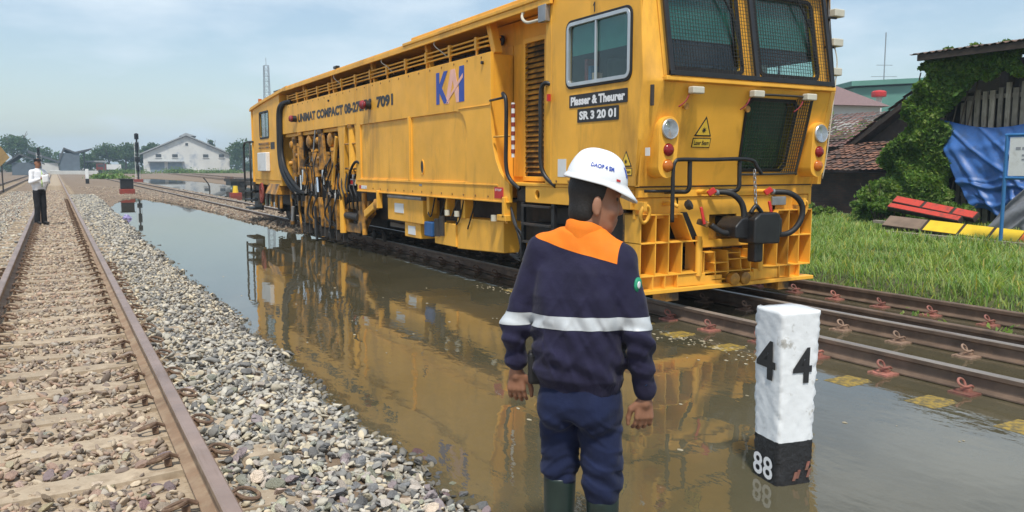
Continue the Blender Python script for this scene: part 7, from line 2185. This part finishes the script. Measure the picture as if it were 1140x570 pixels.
# foam and bits floating along the flooded rail
n_ = 470
t = rng.random(n_); xx_ = 4.95+.10*rng.normal(size=n_)+.25*np.sin(t*9); yy_ = 4.2+t*5.5+.1*rng.normal(size=n_)
xx_[420:] = rng.uniform(1.9, 4.8, 50); yy_[420:] = rng.uniform(2.6, 14, 50)
P_ = np.stack([xx_, yy_, np.full(n_, WATER_Z+.002)], 1); s_ = rng.uniform(.005, .018, n_)
V_, F_, b0 = [], [], 0
for p, s0 in zip(P_, s_):
    a0 = rng.uniform(0, 6.28); k = 6
    ring = [(p[0]+s0*rng.uniform(.5, 1.2)*math.cos(a0+q*PI/3), p[1]+1.4*s0*rng.uniform(.5, 1.2)*math.sin(a0+q*PI/3), p[2]) for q in range(6)]
    V_ += ring+[(p[0], p[1], p[2]+s0*.35)]; F_ += [(b0+q, b0+(q+1) % 6, b0+6) for q in range(6)]; b0 += 7
M['foam'] = mat('pale_floating_scum', (0.36, 0.31, 0.21), 0.8, var=.2)
tag(np_mesh('floating_debris', np.array(V_), np.array(F_), 'foam'), 'pale scum floating in a line beside the flooded rail', 'debris', kind='stuff')

# trees of the background
specs = [(-9.6, 262, 13.8, 10.5, 'tall dark tree behind the gabled canopy'), (-4.2, 268, 9.0, 7.0, 'lower dark tree right of the tallest left tree'), (-15.5, 255, 9.5, 8, 'tree at the far left behind the yard'),
         (13.2, 248, 9.4, 8.0, 'round tree between the butterfly canopy and the truck'), (17.4, 246, 10.2, 7.5, 'bushy tree beside the tall signal'), (20.6, 250, 7.6, 5.5, 'narrow tree touching the warehouse wall'),
         (9.0, 255, 5.6, 6.5, 'low tree beside the butterfly canopy'), (46.8, 236, 11.0, 8.0, 'dense tree beside the warehouse right wall'), (51.5, 232, 10.8, 9.0, 'wide tree behind the rear of the machine'), (42.5, 262, 12.6, 3.4, 'slim tree peaking above the warehouse roof'),
         (26.5, 270, 11.0, 5, 'tree top showing above the left roof slope of the warehouse'), (1.5, 262, 5.2, 8.0, 'low bushes under the sloping station roof')]
for k, (x, y, h_, w_, lb) in enumerate(specs):
    tree(x, y, -.3, h_, w_, lb, nblob=24, nper=110, leaf=.55, seed=20+k)
# weeds and low bushes in front of the warehouse
for k, (x, y, w_, h_, lb) in enumerate(((14, 205, 8, 1.3, 'low green bushes left of the warehouse doors'), (27, 215, 6, 1.6, 'small bush before the warehouse doors'), (36, 210, 9, 1.2, 'long low brush before the warehouse right half'), (6.2, 120, 3, .7, 'low grass tuft by the flooded track far away'))):
    r2 = np.random.default_rng(90+k); P_ = rng.normal((0, 0, 0), (w_*.3, .8, h_*.3), (1500, 3)); P_[:, 2] = np.abs(P_[:, 2]); P_ += (x, y, -.2)
    b_ = thing('bush', (x, y, -.2), lb, 'bush', 'bushes before the warehouse'); leaves('foliage', P_, .4, 'leaf_pale', b_, r2)
# far belt of trees closing the yard
n_ = 15000
bx_ = rng.uniform(-75, 110, n_); hb_ = 3.2+1.5*np.sin(bx_*.23)+1.1*np.sin(bx_*.61+1)+.8*np.sin(bx_*1.7)
by_ = 300-.25*np.maximum(bx_, 0)+rng.uniform(-4, 4, n_)
P_ = np.stack([bx_, by_, -.3+np.maximum(hb_, 1.2)*rng.random(n_)**.7*1.25], 1)
tag(leaves('tree_belt', P_, 0.9, 'leaf_far'), 'low distant belt of trees closing the far end of the yard', 'tree belt', kind='stuff')
# ------------------------------------------------------------------ humid air
m, n, l, b, out = new_mat('humid_air')
n.remove(b)
pv = n.new('ShaderNodeVolumePrincipled')
pv.inputs['Color'].default_value = (0.62, 0.83, 1.0, 1)
pv.inputs['Density'].default_value = 0.0008
l.new(pv.outputs['Volume'], out.inputs['Volume'])
M['air'] = m
hz = MB().box(-910, 910, -310, 1310, -1.6, 42).build('haze', 'air')
tag(hz, kind='stuff')
